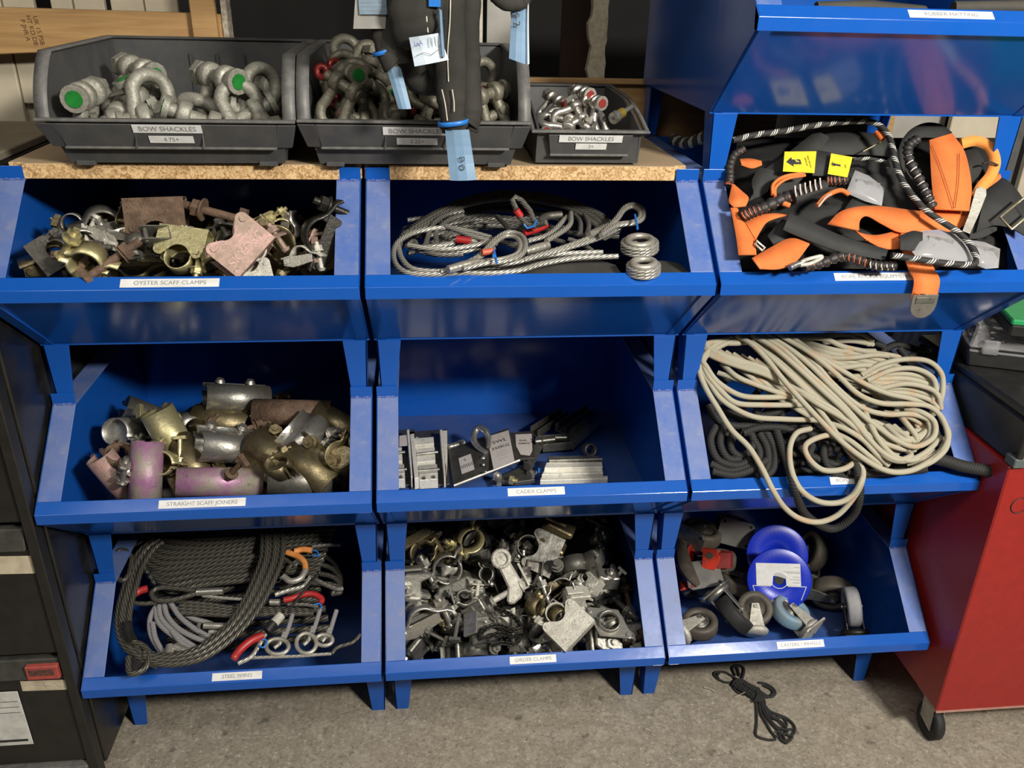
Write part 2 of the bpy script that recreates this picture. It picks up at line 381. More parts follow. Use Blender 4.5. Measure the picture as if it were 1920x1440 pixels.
B['C2']=mk_bin('C',2,'half empty blue steel bin of cadex clamps at the centre','CADEX CLAMPS',.505,.11)
B['R2']=mk_bin('R',2,'blue steel bin overflowing with cream rope, middle of the right stack','ROPE',.515,.05)
B['L3']=mk_bin('L',3,'blue steel bin of black steel wires, bottom of the left stack','STEEL WIRES',.51,.1)
B['C3']=mk_bin('C',3,'blue steel bin heaped with girder clamps, bottom of the middle stack','GIRDER CLAMPS',.52,.1)
B['R3']=mk_bin('R',3,'blue steel bin of casters and wheels, bottom of the right stack','CASTERS / WHEELS',.5,.108)
# ================================================================ chipboard
t=NT('chipboard'); f1=t.noise(90,3,.7,None,2); f2=t.noise(5,3,.5); ge=t.node('ShaderNodeNewGeometry'); sx=t.node('ShaderNodeSeparateXYZ'); t.l.new(ge.outputs['Normal'],sx.inputs[0])
tp=t.ramp(sx.outputs[2],[(.4,0),(.6,1)])
edge=t.mix(t.ramp(f1,[(.38,0),(.6,1)]),(.32,.17,.06),(.72,.50,.26)); top_=t.mix(f2,(.42,.31,.19),(.35,.25,.15))
t.bump(f1,.5,.002); CHIP=t.out(t.mix(tp,edge,top_),.75)
ZB=Z0+2*PH+ZT
for i,(x0,x1,l) in enumerate(((-.592,-.0065,'chipboard shelf board lying on the upper left bin'),(-.0025,.577,'chipboard shelf board lying on the upper middle bin'))):
    m=MB(); a,b=(x0+.024,x1-.038) if i==0 else (x0+.044,x1-.022)
    m.prism([(a,.163),(b,.163),(b,.172),(x1,.172),(x1,.64),(x0,.64),(x0,.172),(a,.172)],.026,TR((0,0,ZB+.0135)))
    tag(m.build('chipboard_shelf',CHIP,None,.0008),l,'shelf board','chipboard boards over the upper bins')
ZS=ZB+.0267
# ================================================================ black cabinet
X1=-.6145;X0=-1.25;ZC=1.308
c_=thing('drawer_cabinet','black steel drawer cabinet with paper labels at the left edge','cabinet',(-.9,0,0))
def LC(x,y,z): return (x+.9,y,z)
MB().box(LC((X0+X1)/2,.29,ZC/2+.0075),(X1-X0,.50,ZC-.045)).build('body',BLACKG,c_,.003)
MB().box(LC((X0+X1)/2,.27,ZC-.007),(X1-X0+.004,.54,.014)).build('top',simple('olive_worktop',(.14,.12,.09),(.18,.16,.12),14,.5),c_,.002)
for x in(X0+.01,X1-.01): MB().box(LC(x,.015,ZC/2),(.02,.03,ZC-.02)).build('corner_post',BLACK,c_,.002)
MB().box(LC((X0+X1)/2,.012,.045),(X1-X0-.04,.03,.05)).build('plinth',PLASR,c_,.003)
DZ=.3105
for k in range(4):
    z1=.345+k*DZ-.022; z0=z1-DZ+.05 if k else .075
    z1d=.345+k*DZ
    d=MB().box(LC((X0+X1)/2,.02,(z0+z1d-.03)/2),(X1-X0-.046,.02,z1d-.03-z0)).build('drawer',BLACK,c_,.002)
    MB().hexa([LC(X0+.03,.0,z1d-.03),LC(X1-.026,.0,z1d-.03),LC(X1-.026,.03,z1d-.03),LC(X0+.03,.03,z1d-.03)],[LC(X0+.03,.012,z1d+.012),LC(X1-.026,.012,z1d+.012),LC(X1-.026,.03,z1d+.012),LC(X0+.03,.03,z1d+.012)]).build('handle_rail',simple('worn_grey_rail%d'%k,(.06,.058,.05),(.035,.033,.03),30,.5),d,.002)
    if k in(0,1):
        zc=(.292,.592)[k]; xc=(-.68,-.70)[k]
        lb=MB().box((0,0,0),(.085 if k==0 else .13,.001,.026 if k==0 else .04),TR(LC(xc,.0085,zc),(0,.03,0))).build('paper_label',simple('cream_paper%d'%k,(.6,.52,.38)),d)
        if k==0:
            m=MB()
            for p in ([(-.02,.003),(.015,-.002),(.02,-.003)],[(.0,.008),(.004,-.009)],[(-.028,.006),(-.012,.001)],[(.02,.008),(.03,-.006)]): m.tube([(a,0,b) for a,b in p],.0005,4,M=TR(LC(xc,.0078,zc),(0,.03,0)))
            m.build('pencil_mark',INKG,lb)
hd=MB().box(LC(-.67,.002,.335),(.062,.012,.034)).build('red_label_holder',simple('faded_red_plastic',(.42,.07,.055),(.3,.06,.05),60,.5),c_,.002)
MB().box(LC(-.67,-.0045,.338),(.046,.002,.014)).build('card',simple('dark_card',(.04,.02,.02),(.15,.06,.05),150,.6),hd)
st=MB().box(LC(-.775,.008,.207),(.085,.002,.148)).build('white_sticker',simple('sticker_white',(.66,.66,.62)),c_,.001)
m=MB(); m.box(LC(-.775,.0065,.147),(.07,.0006,.006))
for z in(.255,.24,.225): m.box(LC(-.775,.0065,z),(.075,.0005,.0008))
m.build('printed_lines',INK,st)
# ================================================================ red trolley
r_=thing('tool_trolley','red steel tool trolley on castors at the right edge','trolley',(1.3,.2,0))
b0=at(1755,1335,y=-.06); t0=at(1893,876,y=-.06)
o=V((1.3,.2,0)); W_=.62; D_=.46
bo=[V((b0.x,-.06,b0.z)),V((b0.x+W_,-.06,b0.z)),V((b0.x+W_,D_,b0.z)),V((b0.x,D_,b0.z))]
to=[V((t0.x,-.06,t0.z)),V((t0.x+W_,-.06,t0.z)),V((t0.x+W_,D_,t0.z)),V((t0.x,D_,t0.z))]
MB().hexa([p-o for p in bo],[p-o for p in to]).build('body',RED,r_,.003)
m=MB(); lk=at(1912,948,y=-.061); m.tube([(lk.x+.018*math.cos(a/12*2*PI),-.0615,lk.z+.018*math.sin(a/12*2*PI)) for a in range(12)],.0009,5,True,M=Matrix.Translation(-o)); m.build('knockout_ring',INK,r_)
MB().box(V(((bo[0].x+bo[1].x)/2,-.058,b0.z))-o,(W_,.006,.006)).build('bottom_edge',simple('worn_red_edge',(.45,.25,.2)),r_)
RUB=simple('black_rubber',(.012,.012,.012),(.02,.02,.02),40,.7)
ZINC=simple('zinc_plate',(.42,.41,.38),(.3,.29,.26),35,.3,.85,.06,.5)
for (x,y) in((b0.x+.04,.0),(b0.x+W_-.05,.0),(b0.x+.04,.40),(b0.x+W_-.05,.40)):
    q=V((x,y,0))-o; cst=MB().box((0,0,b0.z-.006),(.06,.06,.01),Matrix.Translation(q))
    cst.prism([(-.02,b0.z-.01),(.02,b0.z-.01),(.012,.045),(-.03,.035)],.003,TR(q+V((.014,0,0)),(PI/2,0,PI/2))); cst.prism([(-.02,b0.z-.01),(.02,b0.z-.01),(.012,.045),(-.03,.035)],.003,TR(q+V((-.014,0,0)),(PI/2,0,PI/2)))
    cst=cst.build('castor',ZINC,r_)
    MB().lathe([(.012,-.011),(.040,-.011),(.044,-.007),(.044,.007),(.040,.011),(.012,.011)],20,TR(q+V((0,-.008,.044)),(0,PI/2,0)),closed=True).build('wheel',RUB,cst)
# ---------------------------------------------------------------- cases on trolley
zt=t0.z
kk=thing('toolbox','black plastic toolbox on the red trolley top','toolbox',(t0.x+.2,.15,zt))
BP=simple('black_plastic',(.012,.012,.012),(.02,.02,.019),30,.4)
MB().hexa([(-.192,-.2,0),(.2,-.2,0),(.2,.17,0),(-.192,.17,0)],[(-.195,-.22,.10),(.2,-.22,.10),(.2,.17,.10),(-.195,.17,.10)]).build('body',BP,kk,.006)
MB().box((.005,-.025,.109),(.40,.40,.018)).build('lid',BP,kk,.005)
MB().box((-.15,-.217,.08),(.04,.012,.05)).build('latch',PLASR,kk,.003)
for x in(-.19,-.1,0,.1): MB().box((x,-.214,.045),(.012,.01,.075)).build('rib',BP,kk,.002)
MB().box((-.185,-.205,.012),(.03,.03,.02)).build('foot',simple('grey_foot',(.1,.12,.12)),kk,.002)
og=thing('organiser_case','clear lidded organiser case of hardware on top of the black toolbox','case',(t0.x+.175,.215,zt+.119),(0,0,-.36))
MB().hexa([(-.13,-.12,0),(.22,-.12,0),(.22,.14,0),(-.13,.14,0)],[(-.14,-.13,.04),(.23,-.13,.04),(.23,.15,.04),(-.14,.15,.04)]).build('tray',BP,og,.004)
t=NT('clear_plastic'); CLR=t.out((.8,.8,.82),.12,0,Transmission_Weight=.85,IOR=1.3)
MB().hexa([(-.137,-.125,.041),(.225,-.125,.041),(.225,.145,.041),(-.137,.145,.041)],[(-.13,-.115,.088),(.22,-.115,.088),(.22,.14,.088),(-.13,.14,.088)]).build('lid',CLR,og,.004)
m=MB()
for k in range(26): m.cyl((rnd.uniform(-.11,.15),rnd.uniform(-.09,.1),.045),(rnd.uniform(-.11,.15),rnd.uniform(-.09,.1),.05),.004,n=6)
m.build('screws',ZINC,og)
for x in(-.1,.0,.1): MB().box((x,-.132,.05),(.03,.01,.03)).build('latch',CLR,og,.002)
gc=thing('green_case','small green lidded case at the right edge above the organiser','case',(t0.x+.165,.13,zt+.208),(0,0,-.3))
GRN=simple('green_plastic',(.02,.3,.1),(.018,.26,.09),30,.4)
MB().box((0,0,.012),(.22,.15,.024)).build('body',BP,gc,.003); MB().box((0,0,.0305),(.225,.155,.012)).build('lid',GRN,gc,.003)
bg=thing('plastic_bag','crumpled clear grey plastic bag behind the green case','bag',(t0.x+.23,.46,zt+.002))
m=MB(); G=14; vs=[];rr=random.Random(5)
for j in range(G+1):
    for i in range(G+1):
        x=i/G*2-1;y=j/G*2-1; h=max(0,(1-abs(x)**3)*(1-abs(y)**3))**.5
        vs.append((x*.14+rr.uniform(-.005,.005),y*.12,1.0*.26*h*(.8+.35*noise.noise(V((x*2.5,y*2.5,1))))+.003))
m.add(vs,[(j*(G+1)+i,j*(G+1)+i+1,(j+1)*(G+1)+i+1,(j+1)*(G+1)+i) for j in range(G) for i in range(G)])
t=NT('bag_film'); BAG=t.out((.42,.41,.38),.3,0,Transmission_Weight=.15)
m.build('film',BAG,bg)
# ================================================================ grey picking bins
def pick_bin(label,x0,x1,yb,yf,hl,hb,ybk,texts,small=False):
    """x0,x1 front lip; yf lip front y; yb foot front y; hl lip height; hb back height; ybk back y"""
    t=thing('picking_bin',label,'plastic bin',((x0+x1)/2,yb,ZS),group='grey plastic picking bins'); w=x1-x0; ow=w/2
    fl=yf-yb; tk=.004; ix=ow-.03 if not small else ow-.012
    bk=ybk-yb
    # floor
    MB().box((0,bk/2+.02,.006),(2*ix,bk-.04,.004)).build('bottom_panel',PLAS,t)
    # front panel slanting out to the lip
    MB().hexa([(-ix,.0,.004),(ix,.0,.004),(ix,.004,.004),(-ix,.004,.004)],[(-ow+.012,fl+.012,hl-.003),(ow-.012,fl+.012,hl-.003),(ow-.012,fl+.016,hl-.003),(-ow+.012,fl+.016,hl-.003)]).build('front_panel',PLAS,t)
    zl=hl-.046 if not small else hl-.042
    skf=lambda z:(fl+.0)*(z/hl)
    # label band standing proud
    MB().hexa([(-ow+.036,skf(zl)-.004,zl),(ow-.036,skf(zl)-.004,zl),(ow-.036,skf(zl)+.01,zl),(-ow+.036,skf(zl)+.01,zl)],[(-ow+.03,fl-.001,hl-.006),(ow-.03,fl-.001,hl-.006),(ow-.03,fl+.012,hl-.006),(-ow+.03,fl+.012,hl-.006)]).build('label_band',PLAS,t,.001)
    MB().box((0,skf(zl)-.006,zl),(w-.07,.008,.004)).build('band_ledge',PLASR,t,.001)
    if not small:
        for s in(-1,1):
            MB().hexa([(s*(ow-.012),skf(zl)+.002,zl),(s*(ow-.038),skf(zl)-.002,zl),(s*(ow-.038),skf(zl)+.012,zl),(s*(ow-.012),skf(zl)+.014,zl)],[(s*(ow-.0),fl+.002,hl-.006),(s*(ow-.03),fl-.002,hl-.006),(s*(ow-.03),fl+.012,hl-.006),(s*(ow-.0),fl+.014,hl-.006)]).build('corner_block',PLAS,t,.001)
            MB().box((s*(ow-.055),.001,.004),(.03,.014,.008)).build('foot',PLAS,t,.001)
            MB().box((s*w*.13,skf(zl+.02)-.0045,(zl+hl)/2-.003),(.0015,.003,hl-zl-.01)).build('rib',PLASR if s>0 else PLAS,t)
    MB().box((0,fl+.006,hl-.001),(w,.016,.005)).build('front_lip',PLASR,t,.0015)
    # back
    MB().hexa([(-ix,bk-.012,.004),(ix,bk-.012,.004),(ix,bk-.008,.004),(-ix,bk-.008,.004)],[(-ow+.012,bk-.004,hb),(ow-.012,bk-.004,hb),(ow-.012,bk,hb),(-ow+.012,bk,hb)]).build('back_panel',PLAS,t)
    if not small:
        for k in(-1,0,1): MB().box((k*w*.125+.01,bk-.011,hb*.5),(.004,.003,hb*.7)).build('rib',PLAS,t)
    MB().box((0,bk-.003,hb),(w-.01,.012,.005)).build('back_rim',PLAS,t,.0015)
    # sides: profile high at the back, curved cut at the front
    ym=fl+(.06 if not small else .05)
    for s in(-1,1):
        pr=[(0.0,.004),(bk-.01,.004),(bk,hb)]
        cut=[(ym+.012,hb-.004),(ym,hb-.014)]+[(fl+.014+(ym-fl-.014)*(1-k/6)**1.9,hl+(hb-.014-hl)*(1-k/6)) for k in range(1,7)]
        if small: cut=[(bk*.42,hb-.006),(fl+.07,hl+.018),(fl+.03,hl+.006),(fl+.01,hl)]
        pr=[p for p in pr]+[c for c in cut]
        # lean: the side is narrower at the floor
        vs=[];
        for off in(0,-.004*s):
            for (y,z) in pr: vs.append((s*(ix+(ow-.012-ix)*min(1,z/hl))+off,y,z))
        n=len(pr); MB().add(vs,[tuple(range(n)),tuple(range(n,2*n))[::-1]]+[(i,(i+1)%n,n+(i+1)%n,n+i) for i in range(n)]).build('side_panel',PLAS,t)
        # rim strip along the top and the curved cut
        path=[(bk,hb)]+cut; wd=.021 if not small else .007; xa=s*(ow-wd/2)
        MB().strap([(xa,a,b) for a,b in path],wd,.003,V((1,0,0))).build('side_rim',PLASR,t)
    # stickers
    for (txt,cx,wd,z0,z1) in texts:
        f=lambda z:skf(z)-.0052; zm=(z0+z1)/2; up_=V((0,f(z1)-f(z0),z1-z0))
        M=frame((cx,f(zm)+.0006,zm),(1,0,0),up_)@TR((0,0,.0008))
        o=MB().box((0,0,0),(wd,(z1-z0),.0008),M).build('paper_label',WHITE_L,t); text_obj('lettering',txt,(z1-z0)*.82,INKG,o,M@TR((0,0,.0006)),.0001,1)
    return t
GB1=pick_bin('large grey plastic bin marked 4.75+, left of the two large ones',-.512,-.106,.150,.11,.0785,.178,.50,[('BOW SHACKLES',.0,.108,.058,.073),('4.75+',.002,.07,.041,.054)])
GB2=pick_bin('large grey plastic bin marked 3.25+, behind the hanging slings',-.104,.2825,.150,.11,.0805,.178,.50,[('BOW SHACKLES',-.0,.108,.058,.073),('3.25+',.002,.068,.041,.054)])
GB3=pick_bin('small shallow grey plastic bin marked 2+, right of the large ones',.2875,.4975,.170,.145,.0625,.104,.48,[('BOW SHACKLES',.0,.112,.0435,.057),('2+',.002,.055,.0305,.042)],True)
# ================================================================ hardware prototypes
def metal(name,c1,c2,rough=.35,met=.9,bump=.15,sc=45):
    t=NT(name); a=t.noise(sc,5,.7); b=t.noise(sc*3.2,4,.7); d=t.noise(14,3,.5)
    c=t.mix(t.ramp(a,[(.38,0),(.62,1)]),c1,c2); rough*=.78
    c=t.mix(t.ramp(b,[(.58,0),(.70,.8)]),c,tuple(x*.35 for x in c2)); c=t.mix(t.ramp(d,[(.62,0),(.75,.4)]),c,(.16,.09,.05))
    t.bump(t.math('ADD',b,t.math('MULTIPLY',a,.7)),min(1,bump*2.2),.002)
    return t.out(c,t.ramp(a,[(.3,rough),(.7,min(1,rough+.28))]),met)
GALV=metal('galvanised_steel',(.42,.41,.37),(.25,.24,.21),.32,.8)
DULL=metal('dull_grey_steel',(.22,.21,.185),(.12,.115,.1),.45,.7)
BRIGHT=metal('bright_zinc',(.62,.6,.55),(.42,.4,.36),.24,.85)
GOLD=metal('yellow_passivated_steel',(.62,.56,.32),(.42,.38,.2),.32,.75)
DGOLD=metal('dark_brassy_steel',(.30,.25,.14),(.15,.12,.07),.38,.8)
RUSTY=metal('rusty_brown_steel',(.16,.10,.065),(.09,.055,.035),.75,.15,.5)
PINKY=metal('pink_paint_worn_steel',(.42,.25,.23),(.30,.22,.17),.5,.25,.3,30)
PURP=metal('purple_paint_worn_steel',(.36,.16,.30),(.30,.27,.22),.45,.3,.25,22)
PALE=metal('pale_cast_zinc',(.62,.6,.52),(.48,.46,.4),.5,.35,.5)
DARKM=metal('black_oxide_steel',(.05,.048,.042),(.025,.024,.02),.35,.7)
def hexn(m,c,d,r,h,M=None,mi=0):
    c=V(c);d=V(d).normalized(); m.cyl(c-d*h/2,c+d*h/2,r,n=6,M=M,mi=mi,smooth=False)
def mkbolt(t,a,b,r,mat,head=True,name='bolt'):
    a,b=V(a),V(b);d=(b-a).normalized();m=MB().cyl(a,b,r,n=8)
    if head: m.cyl(a-d*r*1.2,a,r*1.3,r*2.0,n=8)
    o=m.build(name,mat,t); n_=MB(); c=b-d*r*2.5; hexn(n_,c,d,r*2.05,r*1.9); n_.cyl(c-d*r*1.4,c-d*r*.95,r*2.5,n=10); n_.build('nut',mat,o); return o
PROTO={}
def pressed(name='pressed_clamp',mat=GALV,text=None,H=.1,Wd=.062,gap=.036,R=.024,ring=1):
    "two notched plates joined by a back, round notch between two riveted ears, hinged band over the notch"
    t=thing(name,'','clamp'); h=H/2
    er=.013; cx=-.004
    poly=[(Wd,-h),(Wd,h)]+[(Wd*.45,h)]+arc(-er*.2,h-er,er,90,200,5)+arc(-.014,0,R,58,-58,8)+arc(-er*.2,-h+er,er,160,270,5)+[(Wd*.45,-h)]
    poly=poly[::-1]
    for s in(-1,1): MB().prism(poly,.003,TR((0,0,s*gap/2))).build('plate',mat,t,.0006)
    MB().box((Wd-.0015,0,0),(.003,H,gap)).build('web',mat,t)
    for s in(-1,1):
        m=MB().cyl((-.002,s*(h-er),-gap/2-.0045),(-.002,s*(h-er),gap/2+.0045),.0058,n=10); m.build('rivet',mat,t)
    if ring:
        p=arc(-.014,0,R+.002,75,285,12) if ring==1 else arc(-.04,.03,R+.002,20,230,12)
        b=MB().band([(.0,h-er-.008)]+p+[(-.012,-h+er-.004),(-.03,-h+er-.010)] if ring==1 else p,.003,gap-.006).build('hinged_band',mat,t)
        mkbolt(t,(-.006,-h+er+.0,0),(-.05,-h+er-.004,0),.0055,mat)
    if text: 
        pl=t.children[1]; m=Matrix.Translation((Wd*.62,0,gap/2+.0016))@Matrix.Rotation(PI/2,4,'Z'); text_obj('stamped_text',text,.0235,simple('worn_pale_pink',(.50,.34,.31),(.34,.2,.17),200,.5,.2),pl,m,.0006)
    PROTO[name]=t; return t
def half_coupler(name,mat,plate=True):
    t=thing(name,'','clamp'); w=.04
    MB().band([(.034,.012)]+arc(0,0,.0265,20,-160,12)+[(-.036,-.014)],.0045,w).build('saddle',mat,t)
    MB().band([(-.034,.002)]+arc(0,0,.0268,165,35,10)+[(.03,.026),(.042,.03)],.004,w-.006).build('flap',mat,t)
    mkbolt(t,(-.036,-.018,0),(-.038,.045,0),.006,mat)
    if plate:
        m=MB(); m.prism([(-.032,-.046),(.032,-.046),(.038,-.034),(.03,-.024),(-.03,-.024),(-.038,-.034)],.05); m.build('base_block',mat,t,.002)
        MB().prism([(-.03,-.03),(-.018,-.03),(-.018,-.06),(.012,-.066),(.012,-.058),(-.008,-.052),(-.03,-.052)][::-1],.03,TR((.02,-.012,0))).build('jaw',mat,t,.001)
    PROTO[name]=t; return t
def cast_clamp(name,mat):
    t=thing(name,'','clamp')
    MB().prism([(-.05,-.012),(.02,-.014),(.046,-.03),(.056,-.02),(.05,.004),(.024,.016),(-.05,.012),(-.058,.0)],.024).build('casting',mat,t,.004)
    MB().lathe([(.012,-.014),(.02,-.014),(.021,.014),(.012,.014)],14,TR((-.036,0,0)),closed=True).build('boss',mat,t)
    mkbolt(t,(.03,-.05,0),(.028,.035,0),.0065,mat)
    MB().box((.012,.026,0),(.05,.005,.04)).build('washer_plate',mat,t,.001)
    PROTO[name]=t; return t
def ring_plate(name,mat):
    t=thing(name,'','clamp')
    out=arc(0,0,.034,60,120,6)+arc(-.05,0,.014,120,240,6)+arc(0,0,.034,240,300,6)+arc(.05,0,.014,-60,60,6)
    inn=arc(0,0,.021,0,360,18)[:-1]
    # plate with a round hole: quad strip between outlines
    n=36;O=[];I=[]
    for k in range(n):
        a=2*PI*k/n; c,s=math.cos(a),math.sin(a); rx=.064/max(abs(c)*1.0+abs(s)*(.064/.034)*.9,.01); O.append((rx*c,rx*s)); I.append((.021*c,.021*s))
    vs=[(x,y,z) for z in(-.002,.002) for L in(O,I) for x,y in L]; fs=[]
    for k in range(n):
        j=(k+1)%n; fs+=[(k,n+k,n+j,j),(2*n+k,2*n+j,3*n+j,3*n+k),(k,j,2*n+j,2*n+k),(n+j,n+k,3*n+k,3*n+j)]
    MB().add(vs,fs).build('plate',mat,t,.0006)
    MB().lathe([(.021,-.014),(.0245,-.014),(.0245,.014),(.021,.014)],20,closed=True).build('collar',mat,t)
    MB().band([(-.058,.006)]+arc(0,-.002,.036,150,30,10)+[(.058,.010),(.066,.0)],.0035,.03,TR((0,0,-.018))).build('band',mat,t)
    for s in(-1,1): MB().cyl((s*.05,0,-.02),(s*.05,0,.006),.006,n=8).build('rivet',mat,t)
    PROTO[name]=t; return t
def jaw_block(name,mat):
    t=thing(name,'','clamp')
    MB().prism([(-.034,-.03),(.034,-.03),(.034,-.018),(.012,-.012),(.012,.012),(.036,.02),(.036,.032),(-.024,.034),(-.034,.02)],.044).build('block',mat,t,.003)
    mkbolt(t,(-.02,-.0,-.035),(-.02,0,.045),.0065,mat)
    MB().box((-.01,.04,0),(.05,.008,.03)).build('bridge',mat,t,.002)
    PROTO[name]=t; return t
def tbolt(name,mat):
    t=thing(name,'','bolt'); m=MB().cyl((-.045,0,0),(.045,0,0),.0065,n=10); m.box((-.047,0,0),(.01,.034,.014)); m.build('shank',mat,t,.0005)
    n_=MB(); hexn(n_,(.02,0,0),(1,0,0),.0135,.012); n_.cyl((.010,0,0),(.0125,0,0),.017,n=14); n_.build('nut',mat,t); PROTO[name]=t; return t
def oyster_flap(name,mat):
    t=thing(name,'','clamp'); w=.034
    MB().band([(-.055,.0),(-.03,.002)]+arc(0,-.004,.027,150,30,10)+[(.032,.002),(.05,-.004),(.058,-.012)],.004,w).build('curved_strap',mat,t)
    for s in(-1,1): MB().prism([(-.052,-.018),(-.025,-.026),(.03,-.02),(.034,.0),(-.05,.002)],.003,TR((0,0,s*w*.4))).build('cheek',mat,t,.0005)
    MB().cyl((-.042,-.01,-.02),(-.042,-.01,.02),.006,n=8).build('rivet',mat,t)
    mkbolt(t,(.044,-.04,0),(.044,.026,0),.006,mat); PROTO[name]=t; return t
def sleeve(name,mat,L=.125,half=False,inner=True,mat2=None):
    t=thing(name,'','joiner'); R=.0275; mat2=mat2 or mat
    if not half:
        prof=arc(0,0,R,-70,250,22); prof=[(R*math.cos(math.radians(-70))+.004,-R-.016)][:0]+[(.013,-.044),(.006,-.034)]+prof[0:]+[(-.006,-.034),(-.013,-.044)]
        MB().band(prof,.0032,L).build('sleeve',mat,t)
        fl=MB()
        for s in(-1,1): fl.box((s*.0085,-.04,0),(.003,.022,L))
        fl.build('flange',mat,t,.0005)
        for z in(-.03,.03): mkbolt(t,(-.018,-.042,z),(.026,-.042,z),.0055,mat2)
        if inner: MB().prism(arc(0,0,R-.002,0,340,18),.003,TR((0,0,L*.28))).build('divider',BRIGHT,t)
    else:
        MB().band([(-.052,-.006),(-.04,-.008),(-.031,0)]+arc(0,0,R,168,12,14)[0:]+[(.031,0),(.04,-.008),(.052,-.004)],.0034,L).build('half_shell',mat,t)
        MB().cyl((0,-.004,-L*.4),(0,-.004,L*.4),.009,n=10).build('spigot',mat,t)
        for z in(-.032,.032): mkbolt(t,(.043,-.022,z),(.043,.02,z),.0058,mat2)
    PROTO[name]=t; return t
def shackle(name,r,mat,pin,sc=1,tag_=None,head='ring'):
    t=thing(name,'','shackle'); R=r*2.45; e=[]
    pts=[(-r*1.9,-r*4.6,0),(-r*2.0,-r*3.2,0)]+[(R*math.cos(math.radians(a)),R*math.sin(math.radians(a)),0) for a in range(205,-26,-23)]+[(r*2.0,-r*3.2,0),(r*1.9,-r*4.6,0)]
    MB().tube(spline(pts,2),r*.98,10).build('bow',mat,t)
    for s in(-1,1): MB().lathe([(.3*r,-.85*r),(1.7*r,-.85*r),(1.9*r,-.5*r),(1.9*r,.5*r),(1.7*r,.85*r),(.3*r,.85*r)],14,TR((s*r*1.95,-r*5.1,0),(0,PI/2,0))).build('eye',mat,t)
    o=MB().cyl((-r*4.2,-r*5.1,0),(r*3.2,-r*5.1,0),r*1.02,n=10).build('pin',mat,t)
    if head=='ring': MB().lathe([(.45*r,-.5*r),(1.5*r,-.5*r),(1.5*r,.5*r),(.45*r,.5*r)],12,TR((-r*5.3,-r*5.1,0)),closed=True).build('pin_head',pin,o)
    else:
        n_=MB(); hexn(n_,(r*3.9,-r*5.1,0),(1,0,0),r*1.9,r*1.3); n_.cyl((r*4.5,-r*5.1,0),(r*4.9,-r*5.1,0),r*.9,n=8); n_.build('nut',mat,o)
        MB().cyl((-r*4.7,-r*5.1,0),(-r*3.9,-r*5.1,0),r*1.8,n=14).build('pin_head',mat,o); MB().cyl((-r*4.85,-r*5.1,0),(-r*4.68,-r*5.1,0),r*1.1,n=12).build('paint_dot',pin,o)
    PROTO[name]=t; return t
GREENP=simple('green_paint',(.02,.25,.04),(.015,.16,.03),60,.35,.2); REDP=simple('red_anodised',(.33,.04,.035),(.24,.03,.025),60,.35,.4); BLUET=simple('blue_tape',(.02,.2,.62),(.02,.15,.5),60,.4)
SHG=metal('shackle_galvanised',(.36,.35,.30),(.25,.24,.2),.5,.4,.3); SHD=metal('shackle_dull_olive',(.25,.235,.18),(.16,.15,.115),.5,.45,.3)
def protos():
    pressed('pressed_girder_clamp',GALV); half_coupler('girder_coupler',DULL); half_coupler('half_coupler',GALV,False); cast_clamp('cast_girder_clamp',GALV)
    ring_plate('ring_plate_clamp',GALV); jaw_block('jaw_clamp',DULL); tbolt('t_bolt',BRIGHT)
    pressed('oyster_clamp',GOLD,None,.1,.05,.034); oyster_flap('oyster_strap_clamp',DGOLD)
    sleeve('scaffold_sleeve',DULL,mat2=DGOLD); sleeve('scaffold_half_sleeve',DGOLD,.115,True)
    shackle('large_bow_shackle',.0122,SHG,GREENP,head='nut'); shackle('bow_shackle',.0092,SHD,REDP); shackle('nut_bow_shackle',.0094,SHD,GREENP,head='nut'); shackle('small_bow_shackle',.0062,BRIGHT,REDP,head='nut')
protos()
def setmat(o,mp):
    for q in [o]+list(o.children_recursive):
        if q.type=='MESH':
            for sl in q.material_slots:
                if sl.material in mp: m=mp[sl.material]; sl.link='OBJECT'; sl.material=m
def remap(mats,to): return {m:to for m in mats}
AM=[GALV,DULL,BRIGHT,GOLD,DGOLD]
# ================================================================ tracing tools
def onplane(px,py,h,s=0,ymin=-.016):
    "point of the photo ray on the sloping heap surface z=h+s*y, kept outside the lip where it hangs over"
    d=fw+rt*((px-960)/FPX)+up*((720-py)/FPX)
    t=(h+s*CAM.y-CAM.z)/(d.z-s*d.y); p=CAM+d*t
    if p.y<ymin: p=at(px,py,y=ymin)
    return p
class Zm:
    "coordinates read from an enlarged crop of the photo"
    def __init__(s,ox,oy,k,h,sl=0,ymin=-.016): s.o=(ox,oy);s.k=k;s.h=h;s.s=sl;s.ym=ymin
    def __call__(s,x,y,dh=0): return onplane(s.o[0]+x/s.k,s.o[1]+y/s.k,s.h+dh,s.s,s.ym-dh*.6)
    def path(s,pts,dh=0,n=6,closed=False): return spline([s(p[0],p[1],dh+(p[2] if len(p)>2 else 0)) for p in pts],n,closed)
def vpose(o,P,deg,rx=0,ry=0,rz=0,push=0):
    "stand o at P, its x axis at deg in view, z towards the viewer, then turned"
    P=V(P); N=(CAM-P).normalized(); a=math.radians(deg); X=rt*math.cos(a)+up*math.sin(a); X=(X-N*X.dot(N)).normalized(); Y=N.cross(X)
    M=Matrix(((X.x,Y.x,N.x,P.x),(X.y,Y.y,N.y,P.y),(X.z,Y.z,N.z,P.z),(0,0,0,1)))@Euler([math.radians(q) for q in(rx,ry,rz)]).to_matrix().to_4x4()
    o.matrix_world=Matrix.Translation(-N*push)@M; return o
def hero(kind,label,cat,P,deg,mp=None,group=None,sc=1,**k):
    o=copy_tree(PROTO[kind]); vpose(o,P,deg,**k)
    if mp: setmat(o,remap(AM,mp))
    tag(o,label,cat,group)
    if sc!=1: o.scale=(sc,sc,sc)
    return o
